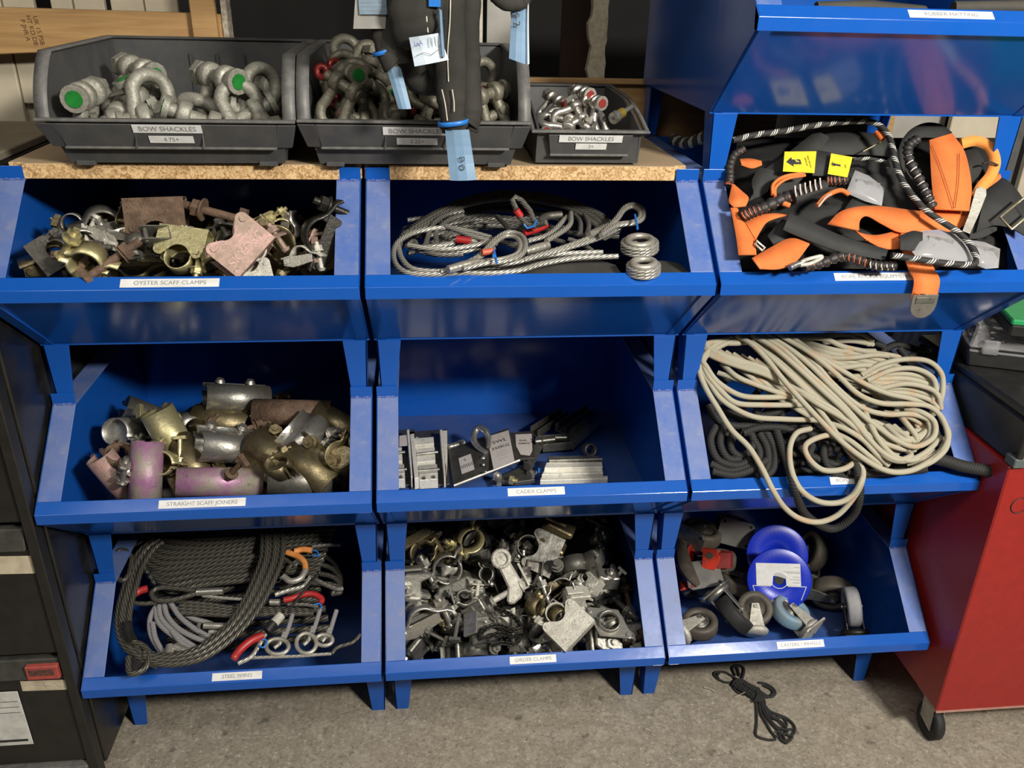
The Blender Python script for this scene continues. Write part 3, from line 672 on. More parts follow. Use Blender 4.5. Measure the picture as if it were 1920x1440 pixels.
def settle(o,z0,y0=None,y1=None,x0=None,x1=None):
    "slide a posed thing back inside its bin when a corner pokes through"
    bpy.context.view_layer.update(); P=[q.matrix_world@V(c) for q in [o]+list(o.children_recursive) if q.type=='MESH' for c in q.bound_box]
    d=V((0,0,max(0,z0-min(p.z for p in P))))
    if y0 is not None: d.y=max(0,y0-min(p.y for p in P))
    if y1 is not None and d.y==0: d.y=-max(0,max(p.y for p in P)-y1)
    if x0 is not None: d.x=max(0,x0-min(p.x for p in P))
    if x1 is not None and d.x==0: d.x=-max(0,max(p.x for p in P)-x1)
    o.location=o.location+d; return o
def ropemat(name,c1,c2,c3=None,freq=260,tw=2,rough=.5,metal=0,depth=.6,stripe=None,sc=60):
    "twisted strands from the tube UVs: u metres along, v round"
    t=NT(name); uv=t.node('ShaderNodeSeparateXYZ'); t.l.new(t.obj('UV'),uv.inputs[0])
    ph=t.math('ADD',t.math('MULTIPLY',uv.outputs[0],freq),t.math('MULTIPLY',uv.outputs[1],2*PI*tw))
    s=t.math('ADD',t.math('MULTIPLY',t.math('SINE',ph),.5),.5)
    c=t.mix(s,c2,c1); n=t.noise(sc)
    if c3: c=t.mix(t.ramp(n,[(.55,0),(.62,.6)]),c,c3)
    if stripe:
        q=t.math('GREATER_THAN',t.math('SINE',t.math('ADD',t.math('MULTIPLY',uv.outputs[0],stripe[1]),t.math('MULTIPLY',uv.outputs[1],2*PI))),stripe[2])
        r=t.math('MULTIPLY',q,t.math('GREATER_THAN',s,.45)); c=t.mix(r,c,stripe[0])
    t.bump(s,depth,.0012); return t.out(c,rough,metal)
STEELR=ropemat('bright_wire_rope',(.58,.56,.5),(.24,.23,.2),None,560,6,.38,.5,.7)
DARKR=ropemat('greasy_dark_wire_rope',(.14,.13,.105),(.04,.038,.033),None,430,6,.4,.4,.7)
MIDR=ropemat('grey_wire_rope',(.27,.26,.23),(.09,.086,.08),None,560,6,.4,.45,.7)
PVC=ropemat('clear_sheathed_wire',(.30,.29,.29),(.22,.21,.21),None,600,6,.2,.1,.2)
CREAM=ropemat('cream_kernmantle',(.42,.385,.285),(.32,.30,.23),(.42,.28,.17),1600,4,.85,0,.3,None,30)
BLKR=ropemat('black_rope',(.022,.021,.02),(.008,.008,.008),None,1100,3,.75,0,.5)
FLECK=ropemat('black_white_fleck_rope',(.03,.03,.028),(.012,.012,.012),None,1400,4,.7,0,.4,((.62,.6,.56),210,.35))
CORD=ropemat('black_cord',(.03,.03,.028),(.01,.01,.01),None,2400,3,.8,0,.4)
# ================================================================ cream and black rope in the middle right bin
Z=Zm(1240,600,2.8235,.7034+.03,.86)
bl=MB()
for pts,dh in ([([(290,560),(260,640),(300,740),(400,770),(470,740)],-.03),([(330,560),(310,650),(350,730),(420,740)],-.035),([(380,600),(370,680),(420,720),(480,680),(480,610),(420,590)],-.035),
  ([(270,800),(380,820),(480,790),(560,740)],-.025),([(260,760),(360,800),(480,770)],-.03),([(430,600),(520,570),(640,570),(700,590)],-.03),([(520,600),(560,680),(560,780),(500,830)],-.03),([(560,600),(600,690),(590,790),(540,830)],-.028),([(480,620),(520,700),(500,800)],-.032),
  ([(870,640),(860,720),(900,790),(1000,800)],-.035),([(800,660),(780,740),(840,800),(1000,830),(1150,820)],-.035),([(980,800),(1100,810),(1300,800),(1400,790)],-.02),
  ([(1130,120),(1180,150),(1160,210),(1230,240),(1290,200),(1260,150)],-.05),([(1150,180),(1240,130),(1330,150),(1420,170)],-.06),([(1300,200),(1380,180),(1440,200)],-.05),([(1040,260),(1200,300),(1400,380),(1500,520)],-.05),
  ([(1060,500),(1200,560),(1350,620),(1490,660)],-.04),([(700,600),(760,700),(900,760),(1060,800)],-.045),([(250,450),(290,520),(380,560),(520,560)],-.04),([(300,470),(420,520),(560,600),(640,700)],-.05)]):
    bl.tube(Z.path(pts,dh),.0078,8)
for k in range(26):   # the body of the black coil under the cream hank
    a=rnd.uniform(260,1300);b=rnd.uniform(300,760);an=rnd.uniform(-.5,.5); r_x=rnd.uniform(120,240);r_y=rnd.uniform(50,110)
    pts=[(min(1440,max(300,a+r_x*math.cos(q))),min(800,max(170,b+r_y*math.sin(q)+an*r_x*math.cos(q)))) for q in [i*.55 for i in range(10)]]
    bl.tube(Z.path(pts,-.06-.012*(k%4),4),.0078,7)
bl.tube(spline([Z(610,590,-.02),Z(640,680,-.01),Z(680,800,0),at(1240+710/2.8235,600+900/2.8235,y=-.016),at(1240+765/2.8235,600+1030/2.8235,y=.0),at(1240+900/2.8235,600+1105/2.8235,y=.008),at(1240+1010/2.8235,600+1040/2.8235,y=.0),at(1240+1050/2.8235,600+930/2.8235,y=-.012),Z(1040,800,.0),Z(1000,700,-.01)],8),.0085,9)
tag(bl.build('rope',BLKR),'thick black rope coiled under the cream rope in the middle right bin','rope')
m=MB(); m.tube(Z.path([(1440,730),(1520,750),(1600,775),(1740,800)],.01),.0125,9); tag(m.build('rope_end',BLKR),'thick black rope tail lying over the right flange of the rope bin','rope'); m=MB(); m.tube(spline([at(1760,715,y=.25),at(1790,705,y=.24),at(1812,728,y=.22),at(1815,755,y=.2),at(1795,780,y=.17),at(1770,790,y=.15)],6),.0075,8)
tag(m.build('rope_end',BLKR),'black rope loop curling out behind the right end of the cream hank','rope')
cr=MB(); R=.0058
def cs(pts,dh=0,r=R):
    k=len(pts); pts=[(p[0],p[1],-.022) if (i in(0,k-1) and not any(abs(p[0]-q[0])+abs(p[1]-q[1])<1 for q in((330,110),(800,430)))) else p for i,p in enumerate(pts)]; cr.tube(Z.path(pts,dh,7),r,8)
cs([(330,110),(235,160),(200,250),(230,350),(300,470),(370,580),(460,670),(530,780),(590,900),(650,990),(730,1050),(830,1070),(930,1035),(1010,950),(1060,860),(1060,780),(980,680),(900,560),(800,430)],.004)
cs([(790,575),(715,600),(680,680),(690,800),(740,900),(830,960),(930,968),(1010,930),(1060,850),(1070,790)],.01)
cs([(1030,750),(960,790),(860,795),(790,745),(760,680),(790,640),(880,610),(940,625)],.014)
cs([(560,80),(430,120),(300,130),(225,190),(210,250),(260,340),(330,430),(480,510),(650,525),(830,530)],0)
cs([(470,85),(330,130),(230,200),(240,280),(320,380),(400,440),(540,450),(740,450)],.006)
cs([(430,95),(300,120),(220,200),(240,250),(300,330),(420,400),(560,410),(690,405)],.010)
for k in range(7):
    u=k/6; cs([(420-30*u,90+8*u),(300-20*u,110+14*u),(235,130+35*u),(290,170+32*u),(420,215+34*u),(560,265+28*u),(660+20*u,340+20*u)],.012-.001*k)
cs([(320,230),(400,300),(520,350),(640,390),(760,420)],.004); cs([(300,280),(420,320),(600,380),(800,470)],-.004)
cs([(400,85),(480,130),(560,210),(640,310),(700,380),(830,520),(950,640),(1080,740),(1200,800),(1310,800),(1400,760),(1490,690),(1520,600),(1480,520)],.028)
cs([(480,80),(600,150),(730,260),(850,370),(980,490),(1090,620),(1170,700),(1250,740),(1320,720),(1300,690)],.022)
cs([(520,80),(650,160),(790,290),(930,420),(1040,540),(1110,640),(1200,730),(1300,745),(1400,700),(1480,620)],.018)
cs([(560,80),(690,160),(800,250),(920,370),(1060,500),(1150,570),(1250,640),(1350,670),(1440,620),(1445,540),(1380,490),(1290,470)],.024)
cs([(620,80),(780,170),(920,280),(1040,390),(1160,440),(1300,445),(1410,455),(1480,510),(1515,600),(1505,680),(1430,750),(1330,790)],.030)
cs([(680,85),(830,190),(960,270),(1080,340),(1200,390),(1330,420),(1430,465)],.026)
cs([(640,110),(800,220),(900,330),(1010,430),(1100,480),(1200,500),(1330,500),(1430,540),(1470,620)],.014)
cs([(700,360),(820,440),(960,520),(1060,600),(1140,680),(1210,760)],.016); cs([(640,330),(780,400),(920,480),(1040,570),(1150,640),(1260,680),(1340,690)],.010)
cs([(860,540),(960,570),(1060,630),(1130,700),(1200,770)],.012); cs([(900,590),(1000,640),(1100,720),(1160,770)],.006)
cs([(1060,290),(1160,235),(1290,208),(1410,218),(1480,280),(1490,370),(1470,460)],.010)
cs([(1090,320),(1220,265),(1340,258),(1430,300),(1455,370),(1430,440)],.014); cs([(1150,365),(1290,338),(1410,360),(1465,400),(1480,470)],.016)
cs([(700,95),(860,100),(960,140),(1100,170),(1260,200),(1180,250),(1060,290)],.0); cs([(820,200),(1000,200),(1140,185),(1260,200)],.006); cs([(830,240),(960,250),(1100,240),(1200,280)],.0); cs([(860,180),(980,165),(1130,165)],-.004)
cs([(1240,480),(1300,550),(1350,620),(1350,680)],.008); cs([(1290,470),(1400,520),(1425,590),(1390,650),(1300,690)],.010); cs([(1180,490),(1300,510),(1410,570)],.002)
cs([(1060,440),(1110,560),(1170,660),(1250,730),(1340,740),(1440,690)],.020); cs([(1300,760),(1400,740),(1480,690),(1510,620)],.012); cs([(1200,560),(1280,600),(1330,590),(1400,580)],-.004)
for k in range(9):
    o_=k*11; cs([(440+o_,85),(560+o_,180+k*3),(690+o_,300-k*2),(840+o_,440-3*k),(980+o_,560-4*k),(1100+o_,660-5*k),(1230+o_*.6,730-6*k)],.002-.003*(k%3))
for k in range(5): cs([(1000+30*k,300+8*k),(1150,290+22*k),(1300,285+26*k),(1420,320+26*k),(1460,390+20*k),(1430,450+14*k)],-.006)
for k in range(4): cs([(740,110+22*k),(880,150+22*k),(1020,180+24*k),(1150,210+26*k),(1260,250+26*k)],-.008)
for k in range(4): cs([(1110+40*k,560),(1180+40*k,620),(1260+30*k,640),(1370+15*k,610-10*k),(1420+8*k,540)],.0)
cs([(600,75),(750,90),(900,70),(1050,75),(1120,110)],-.02); cs([(700,70),(860,85),(980,80),(1100,130)],-.016); cs([(850,120),(1000,110),(1120,130)],-.022)
for k in range(8): cs([(260+40*k,150+10*k),(420+50*k,260+15*k),(600+60*k,400+12*k),(800+70*k,520+14*k)],-.018-.004*(k%3))
for k in range(8): cs([(700+60*k,200+28*k),(900+60*k,250+30*k),(1100+40*k,350+30*k),(1250+20*k,430+30*k)],-.012-.004*(k%3))
tag(cr.build('rope',CREAM),'cream hank of rope with loops hanging over the middle right bin lip','rope')
# ================================================================ wire rope slings upper middle bin
Z=Zm(670,300,2.8235,1.128+.004,.14,0.004)
TH=metal('thimble_zinc',(.46,.44,.38),(.33,.31,.27),.35,.5,.1); FER=metal('swaged_ferrule',(.52,.50,.44),(.36,.34,.3),.3,.7,.2)
REDT=simple('red_sleeve',(.42,.02,.02),(.3,.02,.02),60,.4); TIE=simple('blue_cable_tie',(.02,.19,.62),(.02,.15,.5),60,.35)
def sling_thing(name,label,cat='cable'): return thing(name,label,cat)
s1=sling_thing('wire_rope_sling','dark wire rope coil arching at the back of the upper middle bin')
m=MB()
for k in range(9):
    u=k/8; d=34*u
    m.tube(Z.path([(200+d*.6,470),(220+d*.8,430-5*k),(300+d,350+d*.5),(430+d,270+d*.7),(580,205+d),(760,172+d*1.1),(940,180+d*1.1),(1120,215+d*1.3),(1290-d,290+d*1.5),(1380-2*d,380+d)],-.004+.003*(k%3),7),.0048,8)
m.build('cable',MIDR,s1)
m=MB()
for k in range(16):
    a=rnd.uniform(230,420);b=rnd.uniform(900,1400);y0=rnd.uniform(300,500)
    m.tube(Z.path([(a,y0+rnd.uniform(0,60)),((a*2+b)/3,y0-rnd.uniform(20,70)),((a+2*b)/3,y0-rnd.uniform(10,80)),(b,y0+rnd.uniform(-30,50))],-.028-.006*(k%3),5),.0052,7)
for pts in ([(360,450),(400,340),(470,290),(560,270)],[(420,440),(420,380),(480,320),(560,290)],[(1150,290),(1180,330),(1180,390)],[(1200,290),(1225,340),(1215,400)],[(740,300),(780,340),(800,370)],[(1120,420),(1180,440),(1240,480),(1260,510)],[(260,460),(300,430),(330,470),(420,500),(560,500)]): m.tube(Z.path(pts,.004),.0048,8)
m.build('cable',MIDR,s1)
s2=sling_thing('wire_rope_sling','bright wire rope sling with a blue tied eye at the front of its bin')
m=MB()
for pts,dh in(([(705,410),(560,372),(430,360),(300,385),(215,435),(190,500),(210,560),(270,598),(400,606),(560,600),(720,600),(860,585),(980,550),(1150,520),(1380,510)],.010),
 ([(730,425),(620,452),(480,472),(350,465),(270,450)],.012),([(215,450),(235,520),(290,575),(400,590),(480,585),(600,580),(700,570)],.004),([(560,575),(760,560),(900,525),(1050,500),(1250,490),(1300,490)],.010),
 ([(280,455),(330,480),(420,500),(520,490),(650,470)],.002),([(440,590),(620,560),(800,548),(960,510),(1100,470),(1260,420),(1370,370)],.016),([(300,470),(440,455),(560,430),(690,440),(720,470)],.006),([(470,350),(600,400),(740,440)],.014)): m.tube(Z.path(pts,dh),.005,8)
m.build('cable',STEELR,s2)
def eye(pts,dh,par,rm=STEELR,tm=TH,r=.0048):
    MB().tube(Z.path(pts,dh),r,8).build('cable_eye',rm,par)
    P=Z.path(pts,dh); c=sum(P,V())/len(P); MB().tube([c+(p-c)*.80 for p in P],r*.95,8).build('thimble',tm,par)
eye([(560,555),(650,505),(720,430),(790,385),(860,395),(890,440),(870,500),(780,535),(660,550),(560,575)],.026,s2)
def fer(a,b,dh,par,r=.0075,mat=FER): MB().tube([Z(*a,dh),Z((a[0]+b[0])/2,(a[1]+b[1])/2,dh),Z(*b,dh)],[r*.9,r,r*.75],10).build('ferrule',mat,par)
fer((480,580),(640,535),.026,s2)
MB().tube([Z(722,470,.038),Z(728,500,.04),Z(738,545,.036)],.0022,6).build('cable_tie',TIE,s2); MB().box((0,0,0),(.006,.006,.005),Matrix.Translation(Z(725,505,.045))).build('tie_head',TIE,s2)
MB().tube(Z.path([(660,490),(720,482)],.036),.0058,8).build('red_mark',simple('orange_red_paint',(.6,.12,.06)),s2)
fer((1010,450),(890,485),.020,s2,.0085)
s3=sling_thing('wire_rope_sling','bright wire rope sling whose raised eye stands at the right of its bin')
MB().tube(Z.path([(880,530),(1050,478),(1200,425),(1300,385),(1390,360)],.018),.0052,8).build('cable',STEELR,s3)
eye([(1300,385),(1370,310),(1410,255),(1460,235),(1510,260),(1510,310),(1460,335),(1370,350),(1290,400)],.03,s3)
fer((1225,400),(1370,335),.026,s3,.0085); MB().tube([Z(1470,290,.044),Z(1478,330,.044),Z(1484,365,.04)],.0022,6).build('cable_tie',TIE,s3)
MB().tube(Z.path([(1000,430),(1120,350),(1130,280)],.02),.005,8).build('cable',STEELR,s3); MB().tube(Z.path([(900,430),(1020,390),(1110,300)],.014),.005,8).build('cable',STEELR,s3)
for n_,(cx,cy,w_,h_,lab) in enumerate(((1495,440,90,62,'upper of the two stubby wire rope eyes at the right of its bin'),(1515,560,80,55,'lower stubby wire rope eye half sunk behind the bin lip'))):
    e=sling_thing('wire_rope_eye',lab); m=MB()
    for k in range(3): m.tube(Z.path([(cx+w_*math.cos(a*PI/5),cy+k*16+h_*.55*math.sin(a*PI/5)) for a in range(10)],.02-.006*k,4,True),.0046,8,True)
    m.build('cable',STEELR,e)
    MB().tube(Z.path([(cx+w_*.72*math.cos(a*PI/5),cy-12+h_*.42*math.sin(a*PI/5)) for a in range(10)],.026,4,True),.0065,8,True).build('thimble',TH,e)
s4=sling_thing('wire_rope_sling','dark twisted eye with blue tie standing up from the cable heap')
MB().tube([at(670+a/2.8235,300+b/2.8235,y=yy) for a,b,yy in((950,350,.14),(900,345,.15),(860,300,.17),(820,215,.19),(835,195,.2),(870,215,.19),(915,270,.17),(935,320,.15),(960,345,.14),(1000,330,.13))],.0052,8).build('cable',MIDR,s4)
MB().tube([at(670+a/2.8235,300+b/2.8235,y=.135) for a,b in((880,340),(900,362),(935,350),(950,315))],.002,6).build('cable_tie',TIE,s4)
MB().tube(Z.path([(880,390),(960,365),(1000,345)],.02),.006,8).build('red_sleeve',REDT,s4); MB().tube(Z.path([(525,420),(600,430)],.014),.0075,8).build('red_sleeve',REDT,s4)
MB().tube(Z.path([(960,330),(1000,300),(1080,290)],.014),.008,8).build('sleeve',DULL,s4)
MB().tube([at(670+a/2.8235,300+b/2.8235,y=.17) for a,b in((840,265),(865,300))],.007,8).build('red_sleeve',REDT,s4)
RUBD=simple('charcoal_rubber_sheet',(.035,.035,.033),(.05,.048,.045),20,.6,0,.2)
for lab,(xa,xb,yt) in(('low charcoal rubber mound lying before the steel slings',(620,1400,545)),('small charcoal rubber lump at the lower right beside the slings',(1540,1760,578))):
    m=MB(); n=12; vs=[]
    for j in range(5):
        for i in range(n+1):
            u=i/n; yy=600-(600-yt)*math.sin(PI*u)**.6*(1-(j/4-.0)**2*.0)
            p=Z(xa+(xb-xa)*u,602-(602-yt)*math.sin(PI*u)**.7*math.sin(PI/2*(1-j/4)),.0); vs.append(p+V((0,.05*(1-j/4),-.0)))
    m.add(vs,[(j*(n+1)+i,(j+1)*(n+1)+i,(j+1)*(n+1)+i+1,j*(n+1)+i+1) for j in range(4) for i in range(n)],smooth=True)
    # underside so that the lump is solid
    m.add([p+V((0,.0,-.03)) for p in vs],[(j*(n+1)+i,j*(n+1)+i+1,(j+1)*(n+1)+i+1,(j+1)*(n+1)+i) for j in range(4) for i in range(n)])
    tag(m.build('rubber_sheet',RUBD),lab,'rubber')
# ================================================================ steel wires, bottom left bin
Z=Zm(150,960,3.3103,.2787+.012,.33,.004)
w1=sling_thing('wire_rope_coil','large dark greasy wire rope coil across the back of the bottom left bin'); m=MB()
for k in range(11):
    y0=105+31*k; l=470-min(k,6)*12+max(0,k-6)*20
    m.tube(Z.path([(l-30,y0+30),(l,y0+10),(l+90,y0+38+4*k),(l+260,y0+62-2*k),(l+430,y0+60-4*k),(1120,y0+28-3*k),(1270,y0+8-5*k),(1460,y0-14-4*k+20*(k>5)),(1600-12*k,y0-30)],-.012+.006*((k*3)%4),6),.0072,8)
for k in range(6):
    y0=90+30*k; m.tube(Z.path([(330,y0+60),(480,y0+20),(700,y0+5),(900,y0),(1120,y0-14),(1300,y0-30),(1480,y0-50)],-.02,6),.0075,8)
for k in range(9): m.tube(Z.path([(400+20*k,300+70*k),(700,380+60*k),(1100,330+60*k),(1450+15*k,300+60*k)],-.06,5),.0085,7)
for k in range(4): m.tube(Z.path([(1240,300+55*k),(1400,250+65*k),(1560,300+50*k),(1620,420+25*k),(1560,510)],-.03),.006,8)
m.build('cable',DARKR,w1)
m=MB()
for k in range(6):
    d=k*25-62
    m.tube(Z.path([(1190+d,90),(1195+d,160),(1190+d,280),(1150+d,400),(1085+d*.95,540),(1000+d*.9,670),(880+d*.6,790+d*.3),(740+d*.3,880+d*.45),(600,915+d*.45),(480,915+d*.4),(400,880+d*.3)],.034+.004*(k%2),7),.0064,8)
w2=sling_thing('wire_rope_sling','bundle of dark twisted wire rope sweeping diagonally over the steel wires bin'); m.build('cable',DARKR,w2)
w3=sling_thing('wire_rope_sling','dark wire rope bundle with a small eye hugging the left flange'); m=MB()
for k in range(4):
    d=k*24-36
    m.tube(Z.path([(500+d*.4,175+d*.3),(420+d,230),(350+d,340),(310+d,470),(275+d,600),(270+d,720),(310+d,830),(390+d*.6,915+d*.2),(480,950+d*.2)],.028+.004*(k%2),7),.0066,8)
m.tube(Z.path([(330,300),(290,245),(235,245),(212,320),(225,400),(270,425),(305,380),(320,300)],.036),.0058,8); m.build('cable',DARKR,w3)
MB().tube(Z.path([(290,690),(300,750),(325,800)],.046),.010,9).build('black_sleeve',BLACK,w3)
MB().tube(Z.path([(320,800),(390,830),(430,880),(410,960),(350,1000),(305,990),(300,900)],.04),.0062,8).build('cable_eye',DARKR,w3)
MB().add([Z(*q,.034) for q in((310,820),(400,850),(415,900),(380,990),(300,990))],[(0,1,2,3,4)]).build('black_cover',BLACK,w3)
w4=sling_thing('sheathed_wire_coil','grey sheathed wires curving at the lower left of the steel wires bin'); m=MB()
for pts,dh in(([(480,570),(435,660),(440,760),(490,850),(540,910)],.0),([(470,600),(490,690),(580,770),(700,840),(780,850)],.004),([(520,565),(545,650),(620,730),(740,790),(850,815),(930,800)],.012),([(560,560),(620,650),(720,730),(830,790)],.016),([(490,560),(505,660),(600,760),(700,830),(760,860)],.008),([(600,600),(700,660),(800,690),(900,740)],.002),([(570,740),(640,820),(740,870),(800,860)],.01),([(450,690),(470,790),(530,880),(600,900)],.006)): m.tube(Z.path(pts,dh),.0058,8)
m.build('cable',PVC,w4); MB().tube(Z.path([(560,830),(550,910)],.022),.0095,8).build('ferrule',FER,w4); MB().tube(Z.path([(590,835),(700,880)],.022),.0085,8).build('ferrule',FER,w4); MB().tube(Z.path([(770,705),(930,712)],.02),.0075,8).build('ferrule',FER,w4); MB().tube(Z.path([(740,690),(735,730),(780,775),(900,790)],.016),.005,8).build('cable',MIDR,w4); MB().tube(Z.path([(800,745),(930,752)],.02),.005,8).build('cable',STEELR,w4)
w5=sling_thing('wire_rope_sling','wire sling with dark eye and silver ferrule lying across the coil middle')
MB().tube(Z.path([(720,490),(600,475),(500,470),(445,500),(470,545),(560,548),(660,525),(740,500)],.03),.0055,8).build('cable_eye',DARKR,w5); MB().tube(Z.path([(725,498),(840,492),(890,490)],.034),[.0085]*13,8).build('ferrule',BRIGHT,w5)
MB().tube(Z.path([(320,520),(370,490),(420,475)],.026),.0085,8).build('red_sleeve',REDT,w5); MB().tube(Z.path([(320,565),(400,570),(480,560)],.02),.005,8).build('cable',DARKR,w5)
MB().tube(Z.path([(760,520),(900,535),(1060,545)],.028),.0035,8).build('cable',STEELR,w5)
m=MB()
for k in range(4): m.tube(Z.path([(620,560+22*k),(800,575+20*k),(950,595+16*k),(1150,600+12*k),(1450,600+10*k)],.006+.003*k),.0056,8)
m.build('cable',DARKR,w5)
w6=sling_thing('wire_rope_sling','wire sling with an orange and grey hooked thimble at the upper right'); ORG=simple('orange_thimble',(.75,.30,.08),(.6,.22,.06),50,.45)
MB().tube(Z.path([(1285,250),(1350,275),(1390,310),(1400,360)],.034),.0072,8).build('orange_thimble',ORG,w6); MB().tube(Z.path([(1400,360),(1370,410),(1310,430),(1262,400)],.034),.0072,8).build('grey_thimble',TH,w6)
MB().tube(Z.path([(1330,245),(1380,232),(1440,238)],.036),.0072,8).build('orange_sleeve',ORG,w6); MB().tube(Z.path([(1430,235),(1470,245),(1480,270),(1440,268)],.036),.002,6).build('cable_tie',TIE,w6)
MB().tube(Z.path([(1270,290),(1330,330),(1350,300),(1300,340),(1280,380)],.03),.0048,8).build('cable',DARKR,w6); MB().tube(Z.path([(1440,215),(1540,205),(1620,205)],.03),.0045,8).build('cable',MIDR,w6)
MB().tube(Z.path([(1210,515),(1300,485),(1390,460),(1430,400)],.03),.0052,8).build('cable',STEELR,w6)
MB().tube(Z.path([(1430,400),(1500,440),(1600,480),(1630,470)],.03),.0055,8).build('cable',MIDR,w6)
w7=sling_thing('wire_rope_sling','wire sling with bright red thimble right of the diagonal bundle')
MB().tube(Z.path([(1265,548),(1320,535),(1390,512),(1450,510),(1500,540),(1490,570)],.034),.0068,8).build('red_thimble',REDT,w7); MB().tube(Z.path([(1290,575),(1400,575),(1480,590)],.03),.004,8).build('cable',MIDR,w7); MB().tube(Z.path([(1180,560),(1240,562)],.03),.007,8).build('ferrule',FER,w7)
MB().tube(Z.path([(1450,575),(1490,570),(1500,600)],.038),.0018,6).build('cable_tie',TIE,w7)
tag(MB().tube(Z.path([(1480,390),(1400,480),(1330,570),(1290,625)],.048),.0024,6).build('cable_tie',BLACK),'long black cable tie crossing the wires beside the red thimble','cable tie')
w8=sling_thing('wire_rope_sling','wire sling with long red thimble pointing to the front lip')
MB().tube(Z.path([(950,915),(990,860),(1060,800),(1140,765)],.04),[.006]+[.0085]*18,8).build('red_thimble',REDT,w8); MB().tube(Z.path([(980,940),(1060,900),(1110,830),(1150,760)],.034),.0045,8).build('cable',STEELR,w8)
MB().tube(Z.path([(1160,740),(1200,690)],.042),.010,8).build('black_sleeve',BLACK,w8); MB().tube(Z.path([(1205,690),(1250,640)],.042),.0105,8).build('white_sleeve',simple('dirty_white',(.5,.48,.42),(.3,.28,.24)),w8)
MB().tube(Z.path([(1130,790),(1160,800),(1140,840),(1110,830)],.044),.0018,6).build('cable_tie',TIE,w8)
for i,(cx,cy,rx,ry,lab) in enumerate(((1225,835,70,48,'left of three silver wire eyes by the front lip'),(1405,815,62,62,'middle silver wire eye, upright, by the front lip'),(1515,795,52,34,'right silver wire eye lying flattest by the front lip'))):
    e=sling_thing('wire_eye',lab); MB().tube(Z.path([(cx+rx*math.cos(a*PI/5),cy+ry*math.sin(a*PI/5)) for a in range(10)],.028,4,True),.0046,8,True).build('thimble',TH,e)
    MB().tube(Z.path([(cx+rx*.6,cy-ry),(cx+rx*1.0,cy-ry-70),(cx+rx*.9+30,cy-ry-150)],.022),.0052,8).build('cable',PVC,e)
    MB().tube(Z.path([(cx-rx*.3,cy+10),(cx+rx*.2,cy-20),(cx+rx*.6,cy-ry-40)],.024),.0042,8).build('cable',STEELR,e)
w9=sling_thing('thin_wire','thin braided wire running along the front of the bin to a dark clip'); MB().tube(Z.path([(1060,905),(1200,900),(1350,895),(1480,885),(1560,880)],.024),.0034,8).build('cable',STEELR,w9); MB().tube(Z.path([(1560,880),(1600,840),(1690,810),(1740,760)],.024),.004,8).build('cable',DARKR,w9)
# ================================================================ cord on the floor
Z=Zm(1320,1230,8,.0035,0,-9)
m=MB(); r=.0031
def cc(pts,dh=0): m.tube(Z.path(pts,dh,6),r,7)
cc([(430,400),(300,390),(190,330),(150,270),(200,240),(320,245),(430,310),(560,380)]); cc([(230,260),(200,290),(220,340)],.002); cc([(470,290),(430,190),(460,150),(540,145),(600,190),(590,290),(560,360)],.002); cc([(500,170),(520,230),(540,300)],.003)
cc([(440,400),(440,470),(500,540),(600,580)]); cc([(820,400),(930,420),(1040,490),(1070,560),(1020,610),(930,600),(870,560)]); cc([(900,440),(1010,500),(1040,560),(1000,600)],.002)
for k in range(14):   # wrapped waist
    a=470+31*k; b=330+20*k; cc([(a-40,b+110),(a-20,b+60),(a+60,b+20),(a+120,b+30)],.006+.001*(k%2)); cc([(a,b),(a+30,b+70),(a+40,b+140)],.004)
for k in range(5): cc([(600+30*k,430+20*k),(700+30*k,450+10*k),(800+15*k,560+20*k),(760+20*k,680)],.010)
cc([(780,690),(790,850),(790,1010),(775,1160),(820,1220),(980,1260),(1080,1250)]); cc([(830,690),(850,850),(930,1000),(1000,1120),(1080,1220)],.002); cc([(860,690),(930,860),(1050,1040),(1180,1180),(1230,1290),(1290,1260),(1330,1210)],.004)
cc([(890,700),(980,820),(1110,880),(1250,940),(1350,1040),(1360,1130),(1300,1200),(1200,1150)],.002); cc([(880,700),(960,900),(1080,1050),(1200,1100),(1320,1100)],.006); cc([(850,700),(900,850),(1010,1000),(1120,1120),(1150,1240),(1250,1310)],.004); cc([(870,720),(1000,900),(1120,960),(1210,1050),(1250,1130),(1200,1170),(1100,1130)],.006); cc([(880,690),(1020,900),(1180,920),(1240,1010),(1220,1100)],.002)
tag(m.build('cord',CORD),'black cord tied in a knotted bundle on the concrete floor','cord')
m=MB(); m.tube(Z.path([(500,610),(560,570),(620,540)],.014),.0006,5); tag(m.build('straw_bit',simple('straw',(.6,.55,.42))),'thin pale splinter stuck in the black cord','splinter')
for i,pts in enumerate((([(0,470),(80,490),(170,545)]),([(-880,1090),(-800,1120)]))):
    tag(MB().tube(Z.path(pts,0),.0012,5).build('wood_shaving',bpy.data.materials['straw']),['pale curled shaving on the floor left of the black cord','pale splinter on the open floor before the girder bin'][i],'shaving')
